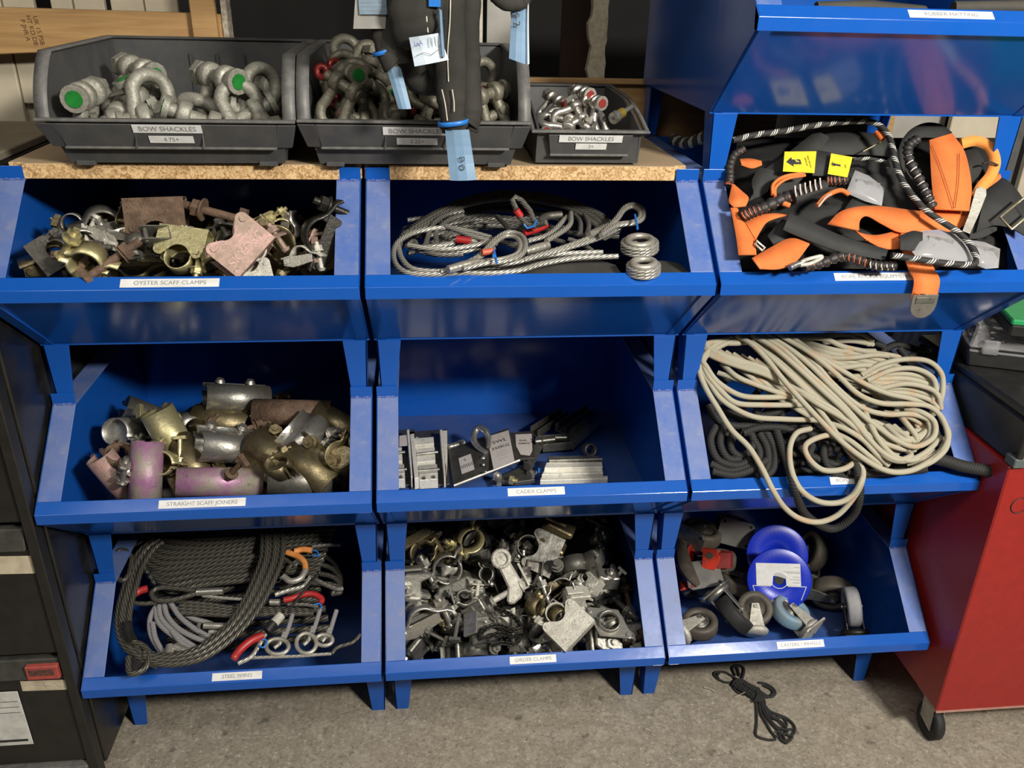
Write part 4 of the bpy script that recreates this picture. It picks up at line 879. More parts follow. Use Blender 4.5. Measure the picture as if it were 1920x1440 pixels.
# ================================================================ rope access kit, upper right bin
def ribbon2(Z,A,B,t=.0022,dh=0,n=6,m=None):
    "sheet between two traced edges with real thickness"
    a=Z.path(A,dh,n);b=Z.path(B,dh,n);k=min(len(a),len(b)); a,b=a[:k],b[:k]; m=m or MB(); vs=[];L=[0]
    for i in range(k):
        T=(a[min(i+1,k-1)]-a[max(i-1,0)]); nn=T.cross(b[i]-a[i])
        nn=nn.normalized() if nn.length>1e-9 else V((0,-1,0)); c=(a[i]+b[i])/2; cb=nn*0
        vs+=[a[i]-nn*t/2,b[i]-nn*t/2,b[i]+nn*t/2,a[i]+nn*t/2]
        if i: L.append(L[-1]+(a[i]-a[i-1]).length)
    fs=[];uv=[]
    for i in range(k-1):
        for q in range(4):
            x=4*i+q;y=4*i+(q+1)%4; fs.append((x,y,y+4,x+4)); u0,u1=[(0,1),(1,1),(1,0),(0,0)][q]; uv.append([(L[i],u0),(L[i],u1),(L[i+1],u1),(L[i+1],u0)])
    m.add(vs,fs,None,0,True,uv); m.add(vs[:4],[(3,2,1,0)]); m.add(vs[-4:],[(0,1,2,3)]); return m
def slab(Z,pts,t,dh=0,m=None,zup=True):
    "traced outline lying on the surface, thickened by t"
    m=m or MB(); lo=[Z(x,y,dh) for x,y in pts]
    N=V((0,-Z.s,1)).normalized() if zup else (CAM-lo[0]).normalized()
    hi=[p+N*t for p in lo]; n=len(lo)
    m.add(lo+hi,[tuple(range(n))[::-1],tuple(range(n,2*n))]+[(i,(i+1)%n,n+(i+1)%n,n+i) for i in range(n)]); return m
def webmat(name,c,c2,stripe=0):
    t=NT(name); uv=t.node('ShaderNodeSeparateXYZ'); t.l.new(t.obj('UV'),uv.inputs[0])
    s=t.math('SINE',t.math('ADD',t.math('MULTIPLY',uv.outputs[0],1500),t.math('MULTIPLY',uv.outputs[1],90)))
    n=t.noise(25); cc_=t.mix(t.ramp(n,[(.3,0),(.7,1)]),c,c2)
    t.bump(s,.35,.0006); return t.out(cc_,.75)
OWEB=webmat('orange_webbing',(.80,.20,.045),(.66,.15,.03)); KWEB=webmat('black_webbing',(.018,.018,.018),(.03,.03,.028)); GWEB=webmat('charcoal_webbing',(.020,.020,.021),(.034,.034,.031))
PADM=simple('black_padded_fabric',(.006,.006,.006),(.012,.012,.011),20,.8,0,.3); YEL=simple('yellow_label',(.72,.58,.03),(.62,.5,.02),50,.5)
Z=Zm(1300,210,3.097,1.128+.03,.80)
H=thing('safety_harness','black padded harness with orange webbing heaped in the upper right bin','harness')
m=MB(); G=26; vs=[]     # padded body filling the bin behind the straps
for j in range(G+1):
    for i in range(G+1):
        u=i/G; v_=j/G; x=215+1600*u; y=150+760*v_
        if v_<.35: x=max(x,215+ (0.35-v_)*120); 
        b=.022*noise.noise(V((u*7,v_*6,1)))+.012*noise.noise(V((u*16,v_*14,4)))
        e=min(u,1-u,v_,1-v_)*8; b-=.05*max(0,1-e)
        vs.append(Z(x,y,-.038+b))
fs=[(j*(G+1)+i,(j+1)*(G+1)+i,(j+1)*(G+1)+i+1,j*(G+1)+i+1) for j in range(G) for i in range(G)]
m.add(vs,fs,smooth=True); m.add([p+V((0,.06,-.05)) for p in vs],[f[::-1] for f in fs],smooth=True); m.build('padding',PADM,H)
for k,(A,B,dh,mt) in enumerate((
 ([(1370,165),(1375,260),(1380,360),(1388,460),(1402,565)],[(1500,125),(1568,220),(1600,330),(1615,450),(1600,575)],.035,OWEB),
 ([(1290,578),(1380,568),(1470,562),(1560,566),(1600,590)],[(1190,730),(1310,700),(1420,695),(1510,692),(1585,650)],.012,OWEB),
 ([(780,650),(850,582),(950,552),(1080,548),(1220,565),(1320,578)],[(960,690),(968,630),(1010,606),(1100,655),(1200,700),(1290,690)],.016,OWEB),
 ([(900,660),(960,700),(1060,716),(1180,690),(1300,655)],[(990,735),(1040,765),(1110,795),(1200,790),(1300,740)],.006,OWEB),
 ([(225,415),(214,470),(206,520),(235,555)],[(240,425),(280,460),(320,500),(305,548)],.01,OWEB),
 ([(215,558),(232,640),(250,740),(262,830)],[(255,560),(310,640),(350,720),(366,830)],.012,OWEB),
 ([(300,640),(380,602),(470,590),(550,600)],[(362,745),(392,690),(430,640),(500,612)],.014,OWEB),
 ([(340,850),(440,792),(560,735),(672,758)],[(385,912),(500,912),(595,870),(674,772)],.012,OWEB),
 ([(270,275),(330,272),(395,285)],[(280,310),(340,328),(398,310)],.004,OWEB),
 ([(560,590),(700,650),(900,735),(1130,800)],[(520,685),(640,735),(850,812),(1110,862)],.022,GWEB),
 ([(1200,300),(1196,200),(1250,112),(1340,66),(1430,72),(1502,120)],[(1225,360),(1232,250),(1275,180),(1330,150),(1380,150),(1420,150)],.028,KWEB),
 ([(1200,280),(1235,350),(1290,420),(1370,520)],[(1225,270),(1262,330),(1310,400),(1372,470)],.024,KWEB),
 ([(1700,450),(1790,385),(1865,440),(1922,520)],[(1640,700),(1740,660),(1840,675),(1922,718)],.0,KWEB),
 ([(1630,560),(1700,520),(1780,480)],[(1600,740),(1680,730),(1760,690)],-.01,KWEB),
 ([(420,330),(560,230),(660,150),(720,110)],[(500,520),(640,380),(720,260),(790,150)],-.006,GWEB),
 ([(350,470),(340,400),(380,330),(420,330)],[(320,520),(420,470),(470,390),(500,350)],-.002,GWEB),
 ([(700,140),(850,120),(1000,120),(1130,150)],[(720,260),(860,250),(1010,250),(1150,260)],-.014,GWEB),
 ([(690,225),(745,228),(800,238)],[(690,370),(740,372),(790,372)],.012,GWEB),
 ([(880,560),(940,500),(1060,560),(1160,600)],[(900,640),(980,600),(1060,640),(1130,660)],-.012,GWEB),
 ([(430,720),(480,660),(530,610)],[(470,780),(560,760),(640,740)],-.008,GWEB),
 ([(1200,720),(1270,692),(1330,700)],[(1200,800),(1270,805),(1330,790)],.03,KWEB))):
    ribbon2(Z,A,B,.0024,dh).build('webbing_strap',mt,H)
for pts in ([(1385,190),(1440,330),(1480,450),(1515,560)],[(1545,240),(1540,400),(1520,555)]): MB().tube(Z.path(pts,.042),.0007,4).build('stitching',simple('dark_orange_thread',(.35,.08,.02)) if 'dark_orange_thread' not in bpy.data.materials else bpy.data.materials['dark_orange_thread'],H)
# D loop
m=MB(); P=Z.path([(1555,185),(1640,168),(1720,205),(1752,290),(1725,370),(1675,430),(1645,490)],.03); N=(CAM-P[0]).normalized()
S=[(P[min(i+1,len(P)-1)]-P[max(i-1,0)]).normalized().cross(N) for i in range(len(P))]; m.strap(P,.019,.006,S); m.build('orange_loop',webmat('light_orange_webbing',(.85,.32,.06),(.75,.26,.05)),H)
MB().tube(Z.path([(1680,300),(1720,290),(1770,310)],.04),.002,6).build('lacing',RUB,H)
ribbon2(Z,[(1560,230),(1640,220),(1690,290)],[(1560,420),(1600,430),(1650,400)],.003,.012).build('webbing_strap',KWEB,H)
ribbon2(Z,[(1660,440),(1740,370),(1780,360)],[(1700,450),(1770,400),(1785,385)],.003,.02).build('webbing_strap',OWEB,H)
slab(Z,[(1640,445),(1665,432),(1700,450),(1702,480),(1660,590),(1606,708),(1562,690),(1600,592)],.003,.034,zup=False).build('metal_adjuster',PALE,H,.0006)
bk=MB().tube([Z(*q,.03) for q in((1782,612),(1915,500),(1970,580),(1848,682))],.0022,6,True).build('buckle',metal('brass_buckle',(.6,.5,.32),(.5,.42,.25),.3,.7),H)
# labels
def ylabel(q,arrow,txts,dh):
    o=slab(Z,q,.0006,dh,zup=False).build('yellow_label',YEL,H); P=[Z(x,y,dh) for x,y in q]; N=(CAM-P[0]).normalized()
    c=sum(P,V())/4; X=(P[1]-P[0]).normalized(); M=frame(c+N*.0011,X,(P[0]-P[3])); w=(P[1]-P[0]).length; h=(P[0]-P[3]).length
    a=arrow*w
    MB().prism([(-.42*w,0),(-.22*w,-a),(-.22*w,-a*.5),(.04*w,-a*.5),(.04*w,a*.5),(-.22*w,a*.5),(-.22*w,a)],.0003,M).build('printed_arrow',INK,o)
    for (t_,x,sz,l) in txts: text_obj('lettering',t_,sz*h,INK,o,M@Matrix.Translation((x*w,0,0))@Matrix.Rotation(-PI/2,4,'Z'),.0001)
    return o
ylabel([(530,230),(715,228),(703,355),(520,345)],.18,[('READ MANUAL',.30,.085,0),('BEFORE USE',.2,.07,0)],.026)
ylabel([(800,240),(925,262),(895,380),(780,360)],.10,[('ARREST',-.34,.07,0),('POINT',.25,.06,0)],.026)
text_obj('lettering','A',.012,YEL,H,frame(Z(600,288,.0275),(1,0,0),up)@Matrix.Rotation(-PI/2,4,'Z'),.0001)
# white stitched energy absorber
ab=MB().tube(Z.path([(575,505),(660,470),(760,430)],.022),[.0115]*13,8).build('absorber_sleeve',KWEB,H)
for k in range(6):
    x=590+29*k; MB().tube(Z.path([(x,430-9*k),(x+2,462-9*k),(x+8,490-9*k)],.040),.0017,5).build('white_stitch',simple('white_thread',(.7,.6,.54)) if 'white_thread' not in bpy.data.materials else bpy.data.materials['white_thread'],ab)
for pts,r,dh in (([(460,480),(465,420),(530,375),(640,358)],.0032,.03),([(474,490),(480,435),(545,388),(650,368)],.0028,.03),([(720,545),(770,490),(850,455),(905,480)],.0045,.028),([(520,530),(560,545)],.005,.02),([(1065,115),(1100,160)],.0065,.03)):
    MB().tube(Z.path(pts,dh),r,8).build('orange_cord',OWEB,H)
MB().tube(Z.path([(725,550),(770,495),(800,478)],.036),.0018,6).build('white_piping',PALE,H)
# hanging strap over the lip
hs=thing('hanging_strap','orange webbing strap with metal end hanging over the front lip','strap')
z0=at(1300+1340/3.097,0,y=-.018).x
xl,xr=at(1709,560,y=-.018).x,at(1757,560,y=-.018).x; cxs=(xl+xr)/2; wd=xr-xl
zt_=1.128; p=[V((cxs-.006,.06,zt_+.07)),V((cxs-.004,.035,zt_+.045)),V((cxs-.002,.008,zt_+.022)),V((cxs,-.012,zt_+.008)),V((cxs,-.016,zt_-.02)),V((cxs+.001,-.017,at(1733,556,y=-.017).z))]
MB().strap(spline(p,4),wd,.0022,V((1,0,0))).build('webbing_strap',OWEB,hs)
zb=at(1733,556,y=-.017).z
m=MB().prism(arc(0,-.014,wd*.5,180,360,8)+[(wd*.5,.0),(wd*.5,.006),(-wd*.5,.006),(-wd*.5,.0)],.003,frame((cxs+.001,-.018,zb-.002),(1,0,0),(0,0,1))); m.build('metal_strap_end',GALV,hs,.0005)
MB().box((cxs+.001,-.0205,zb-.006),(wd*.72,.002,.010)).build('recess',DULL,hs,.0004)
# pouches
t=NT('pouch_film'); POU=t.out((.55,.55,.56),.18,0,Transmission_Weight=.55,IOR=1.2)
def pouch(label,poly,dh,txt=None):
    P=[Z(x,y,dh) for x,y in poly]; c=sum(P,V())/len(P); N=(CAM-c).normalized(); n=len(P); m=MB(); vs=[];ri=[1,.8,.5,.2]
    for k,f in enumerate(ri):
        for i,p in enumerate(P): vs.append(c+(p-c)*f+N*(.012*(1-f**3)+.003*math.sin(i*2.4+k)))
    m.add(vs,[(k*n+i,k*n+(i+1)%n,(k+1)*n+(i+1)%n,(k+1)*n+i) for k in range(3) for i in range(n)]+[tuple(range(3*n,4*n))],smooth=True)
    m.add([p-N*.002 for p in P],[tuple(range(n))[::-1]])
    t=thing('document_pouch',label,'pouch'); m.build('film',POU,t)
    k_=MB().prism([(-.022,-.015),(.022,-.015),(.022,.015),(-.022,.015)],.001,frame(c+N*.004,rt,up)@Matrix.Rotation(-.2,4,'Z')).build('inner_tag',simple('dark_tag_'+str(len(label)),(.08,.075,.075),(.16,.15,.15),60,.6),t)
    if txt: text_obj('lettering',txt,.007,simple('red_print',(.5,.08,.05)),k_,frame(c+N*.0048+rt*-.012,up,-rt),.0001)
pouch('clear crumpled document pouch half hidden under the yellow tagged straps',[(940,338),(1020,370),(1110,440),(1095,545),(1000,520),(885,470)],.0)
pouch('clear document pouch with red print lying at the front of its bin',[(1262,800),(1300,720),(1330,690),(1430,682),(1560,722),(1600,800),(1640,880),(1450,870),(1300,850)],.026,'safety')
pouch('ribbed clear pouch at the right end beside the red printed pouch',[(1600,742),(1690,755),(1782,795),(1772,905),(1700,912),(1640,890)],.016)
# ropes and lanyards
tag(MB().tube(Z.path([(228,165),(350,135),(520,112),(720,76),(920,55),(1045,62),(1115,110),(1150,180),(1170,280),(1200,370),(1260,470),(1350,570),(1450,640),(1540,700),(1615,780),(1645,850),(1620,885),(1500,882),(1350,862),(1150,832)],.046,8),.0056,10).build('rope',FLECK),'black rope with white flecks arching over the whole harness heap','rope')
RIB=simple('black_elastic',(.015,.014,.014),(.025,.022,.02),300,.55); RIBO=simple('orange_fleck',(.45,.12,.05),(.3,.07,.03),60,.5)
def ribbed(label,pts,dh,r=.0085,white=False):
    P=Z.path(pts,dh,10); t=thing('elastic_lanyard',label,'lanyard')
    R=[r*(1+.22*math.sin(i*1.6)) for i in range(len(P))]; MB().tube(P,R,9).build('sleeve',RIB,t)
    m=MB(); N=(CAM-P[0]).normalized()
    for i in range(2,len(P)-2,4):
        T=(P[i+1]-P[i-1]).normalized(); s=T.cross(N).normalized(); m.tube([P[i]+N*r*.75-s*r*.7,P[i]+N*r*1.2,P[i]+N*r*.75+s*r*.7+T*r*.3],r*.17,5)
    m.build('woven_flecks',bpy.data.materials['white_thread'] if white else RIBO,t)['kind']='stuff'
ribbed('ribbed black lanyard under the striped absorber at the left',[(280,610),(330,585),(400,560),(520,505),(600,485)],.018,.0105)
ribbed('ribbed black lanyard climbing the left flange edge of its bin',[(290,215),(235,255),(212,320),(212,390),(205,420)],.006,.0075)
ribbed('black and white ribbed lanyard inside the black strap loop',[(1300,160),(1250,200),(1250,270),(1300,370),(1350,470),(1390,560)],.030,.0085,True)
ribbed('ribbed lanyard with orange flecks along the front lip',[(640,900),(740,880),(850,840),(930,850),(1010,880)],.012,.0085)
ribbed('lanyard with white stripes poking up beside the front lip label',[(1010,880),(1090,895),(1170,895)],.014,.0085,True)
ribbed('ribbed lanyard emerging right of the striped absorber',[(770,400),(820,400),(890,395)],.012,.0095)
tag(MB().tube(Z.path([(925,275),(1020,272),(1110,290),(1140,320)],.02),.0038,8).build('cord',FLECK),'thin flecked cord right of the second yellow label','cord')
tag(MB().tube(Z.path([(985,230),(1040,200),(1090,172)],.012),.0013,6).build('toggle_cord',simple('khaki_cord',(.4,.36,.22))),'thin khaki cord on the black bag below the arching rope','cord')
cb=thing('karabiner','pale metal karabiner half buried by the front lip','karabiner'); MB().tube(Z.path([(620,880),(650,860),(735,838),(740,850),(680,880),(620,890)],.024),.0035,8).build('body',PALE,cb); MB().tube(Z.path([(560,905),(600,885),(620,880)],.022),.0055,8).build('gate',GALV,cb)
wb=thing('strap_buckle','small white metal buckle between two orange straps','buckle'); MB().tube([Z(*q,.02) for q in((365,745),(415,790),(400,805),(362,770))],.002,6,True).build('frame',PALE,wb)
# ================================================================ cadex clamps bin
FZ=Z0+PH+ZF+.002
Z=Zm(740,780,9.6,FZ+.004,0)
STK=simple('printed_sticker',(.62,.57,.54),(.45,.41,.39),400,.5); PLT=simple('dark_grey_plate',(.06,.058,.052),(.09,.085,.075),40,.45,.5)
CHROME=metal('machined_bright_steel',(.82,.80,.72),(.70,.67,.58),.32,.2,.05)
def channel_clamp(label,dx,part=False):
    t=thing('cadex_clamp',label,'clamp'); S=lambda pts,th,dh,nm,mt,b=.0008: slab(Z,[(x+dx,y) for x,y in pts],th,dh).build(nm,mt,t,b)
    S([(240,310),(950,255),(1000,1250),(300,1330)],.004,.0,'base_plate',PLT)
    S([(282,520),(352,500),(442,1310),(362,1325)],.03,.004,'side_rail',CHROME); S([(812,440),(858,425),(918,1285),(892,1292)],.03,.004,'side_rail',CHROME)
    S([(352,545),(700,512),(712,632),(372,668)],.022,.004,'jaw_plate',CHROME); S([(388,735),(722,702),(736,950),(412,980)],.022,.004,'jaw_plate',CHROME)
    b=S([(430,1055),(762,1032),(780,1205),(445,1232)],.026,.004,'end_block',PALE)
    for hx,hy in((525,1120),(700,1100)): MB().cyl(Z(hx+dx,hy,.030),Z(hx+dx,hy,.0305),.0042,n=12).build('bolt_hole',BLACK,b)
    S([(446,1245),(772,1215),(782,1300),(446,1318)],.024,.004,'jaw_plate',CHROME)
    for a,c_ in(((395,690),(775,648)),((418,992),(805,958))): MB().cyl(Z(a[0]+dx,a[1],.030),Z(c_[0]+dx,c_[1],.030),.0035,n=10).build('cross_rod',GALV,t)
    MB().tube(Z.path([(300+dx,480),(370+dx,400),(440+dx,400),(490+dx,490)],.02),.003,8).build('bail',BRIGHT,t)
    return t
channel_clamp('bright channel clamp with two cross rods, left of the labelled plate',0)
channel_clamp('bright channel clamp mostly hidden behind the left flange of its bin',-590)
c2=thing('flat_bright_rail','narrow bright wedge rail right beside the rodded channel clamp','rail'); slab(Z,[(860,440),(945,430),(952,900),(930,1085),(905,1000)],.028,.004).build('rail',CHROME,c2,.0008)
tag(slab(Z,[(85,360),(235,345),(232,535),(85,548)],.001,.03).build('paper_sticker',STK),'pale printed sticker by the left flange of the cadex bin','sticker')
t=thing('t_bolt','bright bolt lying behind the dark labelled plate','bolt'); MB().cyl(Z(975,560,.012),Z(1180,505,.012),.008,n=12).build('shank',BRIGHT,t); m=MB(); hexn(m,Z(1210,490,.012),Z(1240,480,.012)-Z(1180,500,.012),.010,.010); m.build('head',CHROME,t)
pl=thing('load_plate','dark grey load plate with two printed stickers and a raised eye','plate')
Zt=Zm(740,780,9.6,FZ+.06,.0)
m=MB(); co=[Z(970,640,.012),Z(2054,240,.060),Z(2264,830,.040),Z(1080,1290,.010)]; Np=(co[1]-co[0]).cross(co[3]-co[0]).normalized(); Np=-Np if Np.z<0 else Np
m.add(co+[p+Np*.005 for p in co],[(0,1,2,3),(7,6,5,4),(0,4,5,1),(1,5,6,2),(2,6,7,3),(3,7,4,0)]); m.build('plate',PLT,pl,.0008)
def onp(x,y,k=9.6,ox=740,oy=780,e=.0055):
    d=fw+rt*((ox+x/k-960)/FPX)+up*((720-(oy+y/k))/FPX); tt=(co[0]+Np*e-CAM).dot(Np)/d.dot(Np); return CAM+d*tt
def psticker(q,k,ox,oy,lines,e=.0055,par=None,nn=None):
    P=[onp(x,y,k,ox,oy,e) for x,y in q]; o=MB().add(P+[p+Np*.0005 for p in P],[(0,1,2,3),(7,6,5,4),(0,4,5,1),(1,5,6,2),(2,6,7,3),(3,7,4,0)]).build('printed_sticker',STK,par or pl)
    c=sum(P,V())/4; M=frame(c+Np*.0008,P[1]-P[0],P[0]-P[3])
    if M.to_3x3()@V((0,0,1)).dot(Np)<0 if False else (M.to_3x3()@V((0,0,1))).dot(Np)<0: M=M@Matrix.Diagonal((1,1,-1,1))
    w=(P[1]-P[0]).length; h=(P[0]-P[3]).length
    for (s_,y,sz,sx) in lines: text_obj('lettering',s_,sz*min(h,w*1.3),INK,o,M@Matrix.Translation((0,y*h,0)),.0001,sx)
psticker([(100,510),(395,420),(480,850),(190,970)],7.385,900,750,[('SWL',.24,.26,1.0),('250KG',.06,.22,1.0),('_____________',-.06,.06,1),('_____________',-.12,.06,1),('_____________',-.18,.06,1),('_____________',-.26,.06,1),('______',.36,.06,1)])
psticker([(1150,765),(1370,680),(1440,960),(1210,1045)],9.6,740,780,[('S',.25,.3,1),('|||||||',-.1,.4,1)])
MB().cyl(co[3]+Np*.006,co[2]+Np*.006,.0025,n=8).build('bright_edge_rod',CHROME,pl)
E_=[onp(x,y,e=zz) for x,y,zz in((1640,660,.006),(1500,560,.012),(1425,430,.022),(1450,280,.03),(1540,215,.034),(1640,280,.03),(1690,400,.02),(1690,560,.012))]; MB().tube(spline(E_,5),[.0055+.003*math.sin(PI*i/(5*(len(E_)-1))) for i in range(5*(len(E_)-1)+1)],10).build('lifting_eye',BRIGHT,pl)
for x,y,r in((1590,750,.0065),(1600,880,.004),(1640,1010,.004),(390,350,.004)): 
    q=onp(x,y); MB().lathe([(0,.004),(r*.7,.003),(r,0)],12,frame(q,rt,up) if False else Matrix.Translation(q)@Np.to_track_quat('Z','Y').to_matrix().to_4x4()).build('rivet',BRIGHT,pl)
Z=Zm(900,750,7.385,FZ+.006,0)
p2=thing('load_plate','second stickered plate tucked behind the raised labelled plate','plate'); 
slab(Z,[(410,480),(740,455),(760,830),(480,850)],.006,.018).build('plate',PLT,p2,.0006)
o=slab(Z,[(490,480),(715,470),(725,700),(690,770),(560,755),(500,640)],.0006,.0245).build('printed_sticker',STK,p2); c=Z(610,600,.026); text_obj('lettering','SWL',.010,INK,o,Matrix.Translation(Z(600,560,.026)),.0001); text_obj('lettering','250KG',.010,INK,o,Matrix.Translation(Z(612,600,.026)),.0001)
MB().cyl(Z(560,800,.02),Z(680,795,.02),.003,n=8).build('pin',CHROME,p2)
def chan(label,a,b,c_,d,dh,mt=DULL,hgt=.022):
    t=thing('steel_channel',label,'channel',group='steel channels in the cadex bin'); P=[Z(*q,dh) for q in(a,b,c_,d)]; slab(Z,[a,b,c_,d],.003,dh).build('web',mt,t,.0005)
    for p,q in((P[0],P[1]),(P[3],P[2])):
        w_=(P[3]-P[0]).normalized()*.003*(1 if p is P[0] else -1); vs=[p,q,q+w_,p+w_]; MB().hexa(vs,[v_+V((0,0,hgt)) for v_ in vs]).build('flange',mt,t,.0005)
chan('steel channel nearest the second sticker, pointing to the back right',(690,470),(1120,200),(1215,250),(800,530),.012)
chan('steel channel in the middle of the slanted group in the cadex bin',(1040,430),(1480,150),(1570,200),(1180,480),.02)
chan('shorter steel channel at the right of the slanted group',(1230,520),(1480,350),(1680,340),(1280,700),.02,GALV)
chan('steel channel lying across in front of the slanted ones',(790,600),(1250,560),(1270,690),(870,730),.004)
chan('steel channel leaning diagonally beside the labelled plate',(770,610),(870,650),(700,1010),(600,960),.02)
for a,b in(((770,575),(1030,545)),((1040,520),(1200,520))): tag(MB().cyl(Z(*a,.035),Z(*b,.035),.005,n=10).build('round_pin',GALV),['grey pin bridging the slanted channels at the left','short bright pin between the middle and right channels'][a[0]>800],'pin')
t=thing('steel_collar','round knurled steel collar standing beside the channels','collar'); cc0=Z(1510,690,.016); MB().lathe([(.0115,-.012),(.0165,-.012),(.0165,.012),(.0115,.012)],20,Matrix.Translation(cc0)@(CAM-cc0).to_track_quat('Z','Y').to_matrix().to_4x4()@Matrix.Rotation(.5,4,'Y'),closed=True).build('ring',GALV,t,.0008)
for i,(q,th,dh) in enumerate((([(930,910),(1600,895),(1690,945),(950,965)],.026,.014),([(915,975),(1680,968),(1690,1040),(885,1055)],.022,.012),([(880,1062),(1690,1048),(1700,1095),(850,1115)],.016,.010),([(838,1135),(1765,1110),(1765,1150),(830,1175)],.012,.010))):
    tag(slab(Z,q,th,dh).build('flat_bar',(GALV,CHROME,CHROME,CHROME)[i],None,.0008),['rearmost and darkest of the stacked bars by the cadex label','bright bar second from the back of the small stack','bright bar third from the back of the small stack','front bar, longest of the small stack behind the lip'][i],'bar','stacked bars in the cadex bin')
for i,(a,b,l,mt) in enumerate((((700,1030),(770,1000),'bright bolt head beside the blue tape, before the leaning channel',BRIGHT),((240,1060),(265,1170),'upright bright bolt just behind the lip, under the plate',BRIGHT),((440,1110),(520,1125),'brassy bolt lying low behind the cadex label',GOLD))):
    t=thing('hex_bolt',l,'bolt'); MB().cyl(Z(*a,.02),Z(*b,.02),.006,n=10).build('shank',mt,t); m=MB(); hexn(m,Z(*a,.02),Z(*b,.02)-Z(*a,.02),.011,.009); m.build('head',mt,t)
tag(slab(Z,[(805,950),(835,955),(830,1010),(800,1005)],.002,.035).build('blue_tape',TIE),'scrap of blue tape on the steel between channel and bars','tape')
tag(slab(Z,[(150,1150),(600,960),(700,1060),(760,1150),(480,1190)],.01,.004).build('base_plate',PLT,None,.001),'dark plate lying on the bin floor under the bolts','plate')
# ================================================================ castors and spool, bottom right bin
FZ3=Z0+ZF+.002
GRT=simple('grey_rubber_tread',(.13,.125,.115),(.09,.085,.08),30,.7,0,.1); BRT=simple('brown_grey_wheel',(.10,.085,.065),(.065,.055,.045),30,.6,0,.1); BLT=simple('blue_grey_tread',(.16,.30,.42),(.22,.26,.27),25,.6,0,.15); LGT=simple('pale_grey_tread',(.30,.30,.31),(.22,.22,.23),30,.7,0,.1)
REDB=simple('red_bracket',(.62,.05,.025),(.5,.04,.02),40,.4)
def mk_castor(name,r,w,tread,fork,plate=True,fix=False):
    t=thing(name,'','castor'); c=r*.62
    wh=MB().lathe([(r*.62,-w/2),(r*.94,-w/2),(r,-w*.32),(r,w*.32),(r*.94,w/2),(r*.62,w/2)],26,closed=True).build('wheel',tread,t)
    MB().lathe([(0,-w*.42),(r*.3,-w*.42),(r*.34,-w*.3),(r*.62,-w*.3),(r*.62,w*.3),(r*.34,w*.3),(r*.3,w*.42),(0,w*.42)],18).build('hub',DULL,wh)
    for s in(-1,1): MB().prism([(-r*.2,-r*.2),(r*.2,-r*.2),(r*.55,r*1.22),(-r*.35,r*1.22)],.0025,TR((0,0,s*(w/2+.003)))).build('fork_cheek',fork,t,.0005)
    MB().cyl((0,0,-w/2-.008),(0,0,w/2+.008),.0045,n=8).build('axle',BRIGHT,t)
    MB().lathe([(0,-.006),(r*.62,-.006),(r*.72,0),(r*.62,.006),(0,.007)],20,TR((r*.1,r*1.26,0),(PI/2,0,0))).build('swivel_race',fork,t)
    if plate:
        a=r*.95; p=MB().prism([(-a,-a*.6),(-a*.8,-a*.8),(a*.8,-a*.8),(a,-a*.6),(a,a*.6),(a*.8,a*.8),(-a*.8,a*.8),(-a,a*.6)],.004,TR((r*.1,r*1.42,0),(PI/2,0,0))).build('top_plate',fork,t,.0006)
        for i in(-1,1):
            for j in(-1,1): MB().cyl((r*.1+i*a*.76,r*1.42-.0022,j*a*.58),(r*.1+i*a*.76,r*1.42+.0024,j*a*.58),.0036,n=8).build('bolt_hole',BLACK,p)
    PROTO[name]=t; return t
mk_castor('black_castor',.042,.030,RUB,ZINC); mk_castor('grey_castor',.040,.030,GRT,ZINC); mk_castor('brown_castor',.044,.030,BRT,DULL); mk_castor('blue_castor',.038,.028,BLT,PALE); mk_castor('pale_castor',.040,.026,LGT,DARKM); mk_castor('capped_castor',.036,.026,BRT,PALE,False)
mk_castor('red_castor',.040,.030,BRT,REDB)
def pz(px,py,z): return at(px,py,z=z)
def cast(kind,label,px,py,z,deg,**k): 
    o=copy_tree(PROTO[kind]); o.name='castor'; vpose(o,pz(px,py,z),deg,**k); o.scale=(1.22,1.22,1.22); tag(o,label,'castor','castors in the bottom right bin'); return settle(o,FZ3,.06,.64,.622,1.2)
cast('brown_castor','castor with large brown grey wheel at the back left corner of the castor bin',1316,1000,.25,150,rx=60,ry=20)
cast('grey_castor','castor showing its zinc top plate and boss to the viewer',1372,985,.24,0,rx=105,ry=8,rz=-15)
cast('red_castor','castor in a bright red bracket beside the zinc top plate',1345,1050,.23,60,rx=-25,ry=70)
cast('brown_castor','castor with vertical zinc bracket and brown wheel left of the blue spool',1386,1092,.17,92,rx=20,ry=62)
cast('black_castor','castor with black wheel seen edge on, slanting to the lower right',1378,1152,.19,40,rx=0,ry=80)
cast('capped_castor','castor with pale domed cap and fork pointing at the front lip',1415,1142,.19,180,rx=18,ry=-10)
cast('capped_castor','castor of pale forked steel in the front left corner',1312,1170,.18,140,rx=35,ry=30)
cast('grey_castor','dull castor behind the forked one at the left flange',1310,1100,.17,10,rx=70,ry=10)
cast('blue_castor','castor with worn blue wheel under the blue spool',1482,1148,.19,215,rx=15,ry=-52)
cast('brown_castor','dark castor behind the spool at its right side',1522,1035,.22,175,rx=10,ry=55)
cast('brown_castor','brown castor with brassy plate right of the blue one',1560,1112,.185,60,rx=25,ry=-50)
cast('pale_castor','castor with pale grey tread standing edge on at the right end of the castor heap',1592,1155,.18,182,rx=0,ry=80)
b_=thing('grey_strap_roll','grey brown rubber strip curving down by the left flange','rubber'); Z=Zm(1200,950,5.335,.24,0)
ribbon2(Z,[(455,190),(400,300),(370,450),(395,600),(470,720),(560,800)],[(480,230),(470,400),(500,520),(540,620),(570,700),(600,770)],.006,.02).build('strip',BRT,b_)
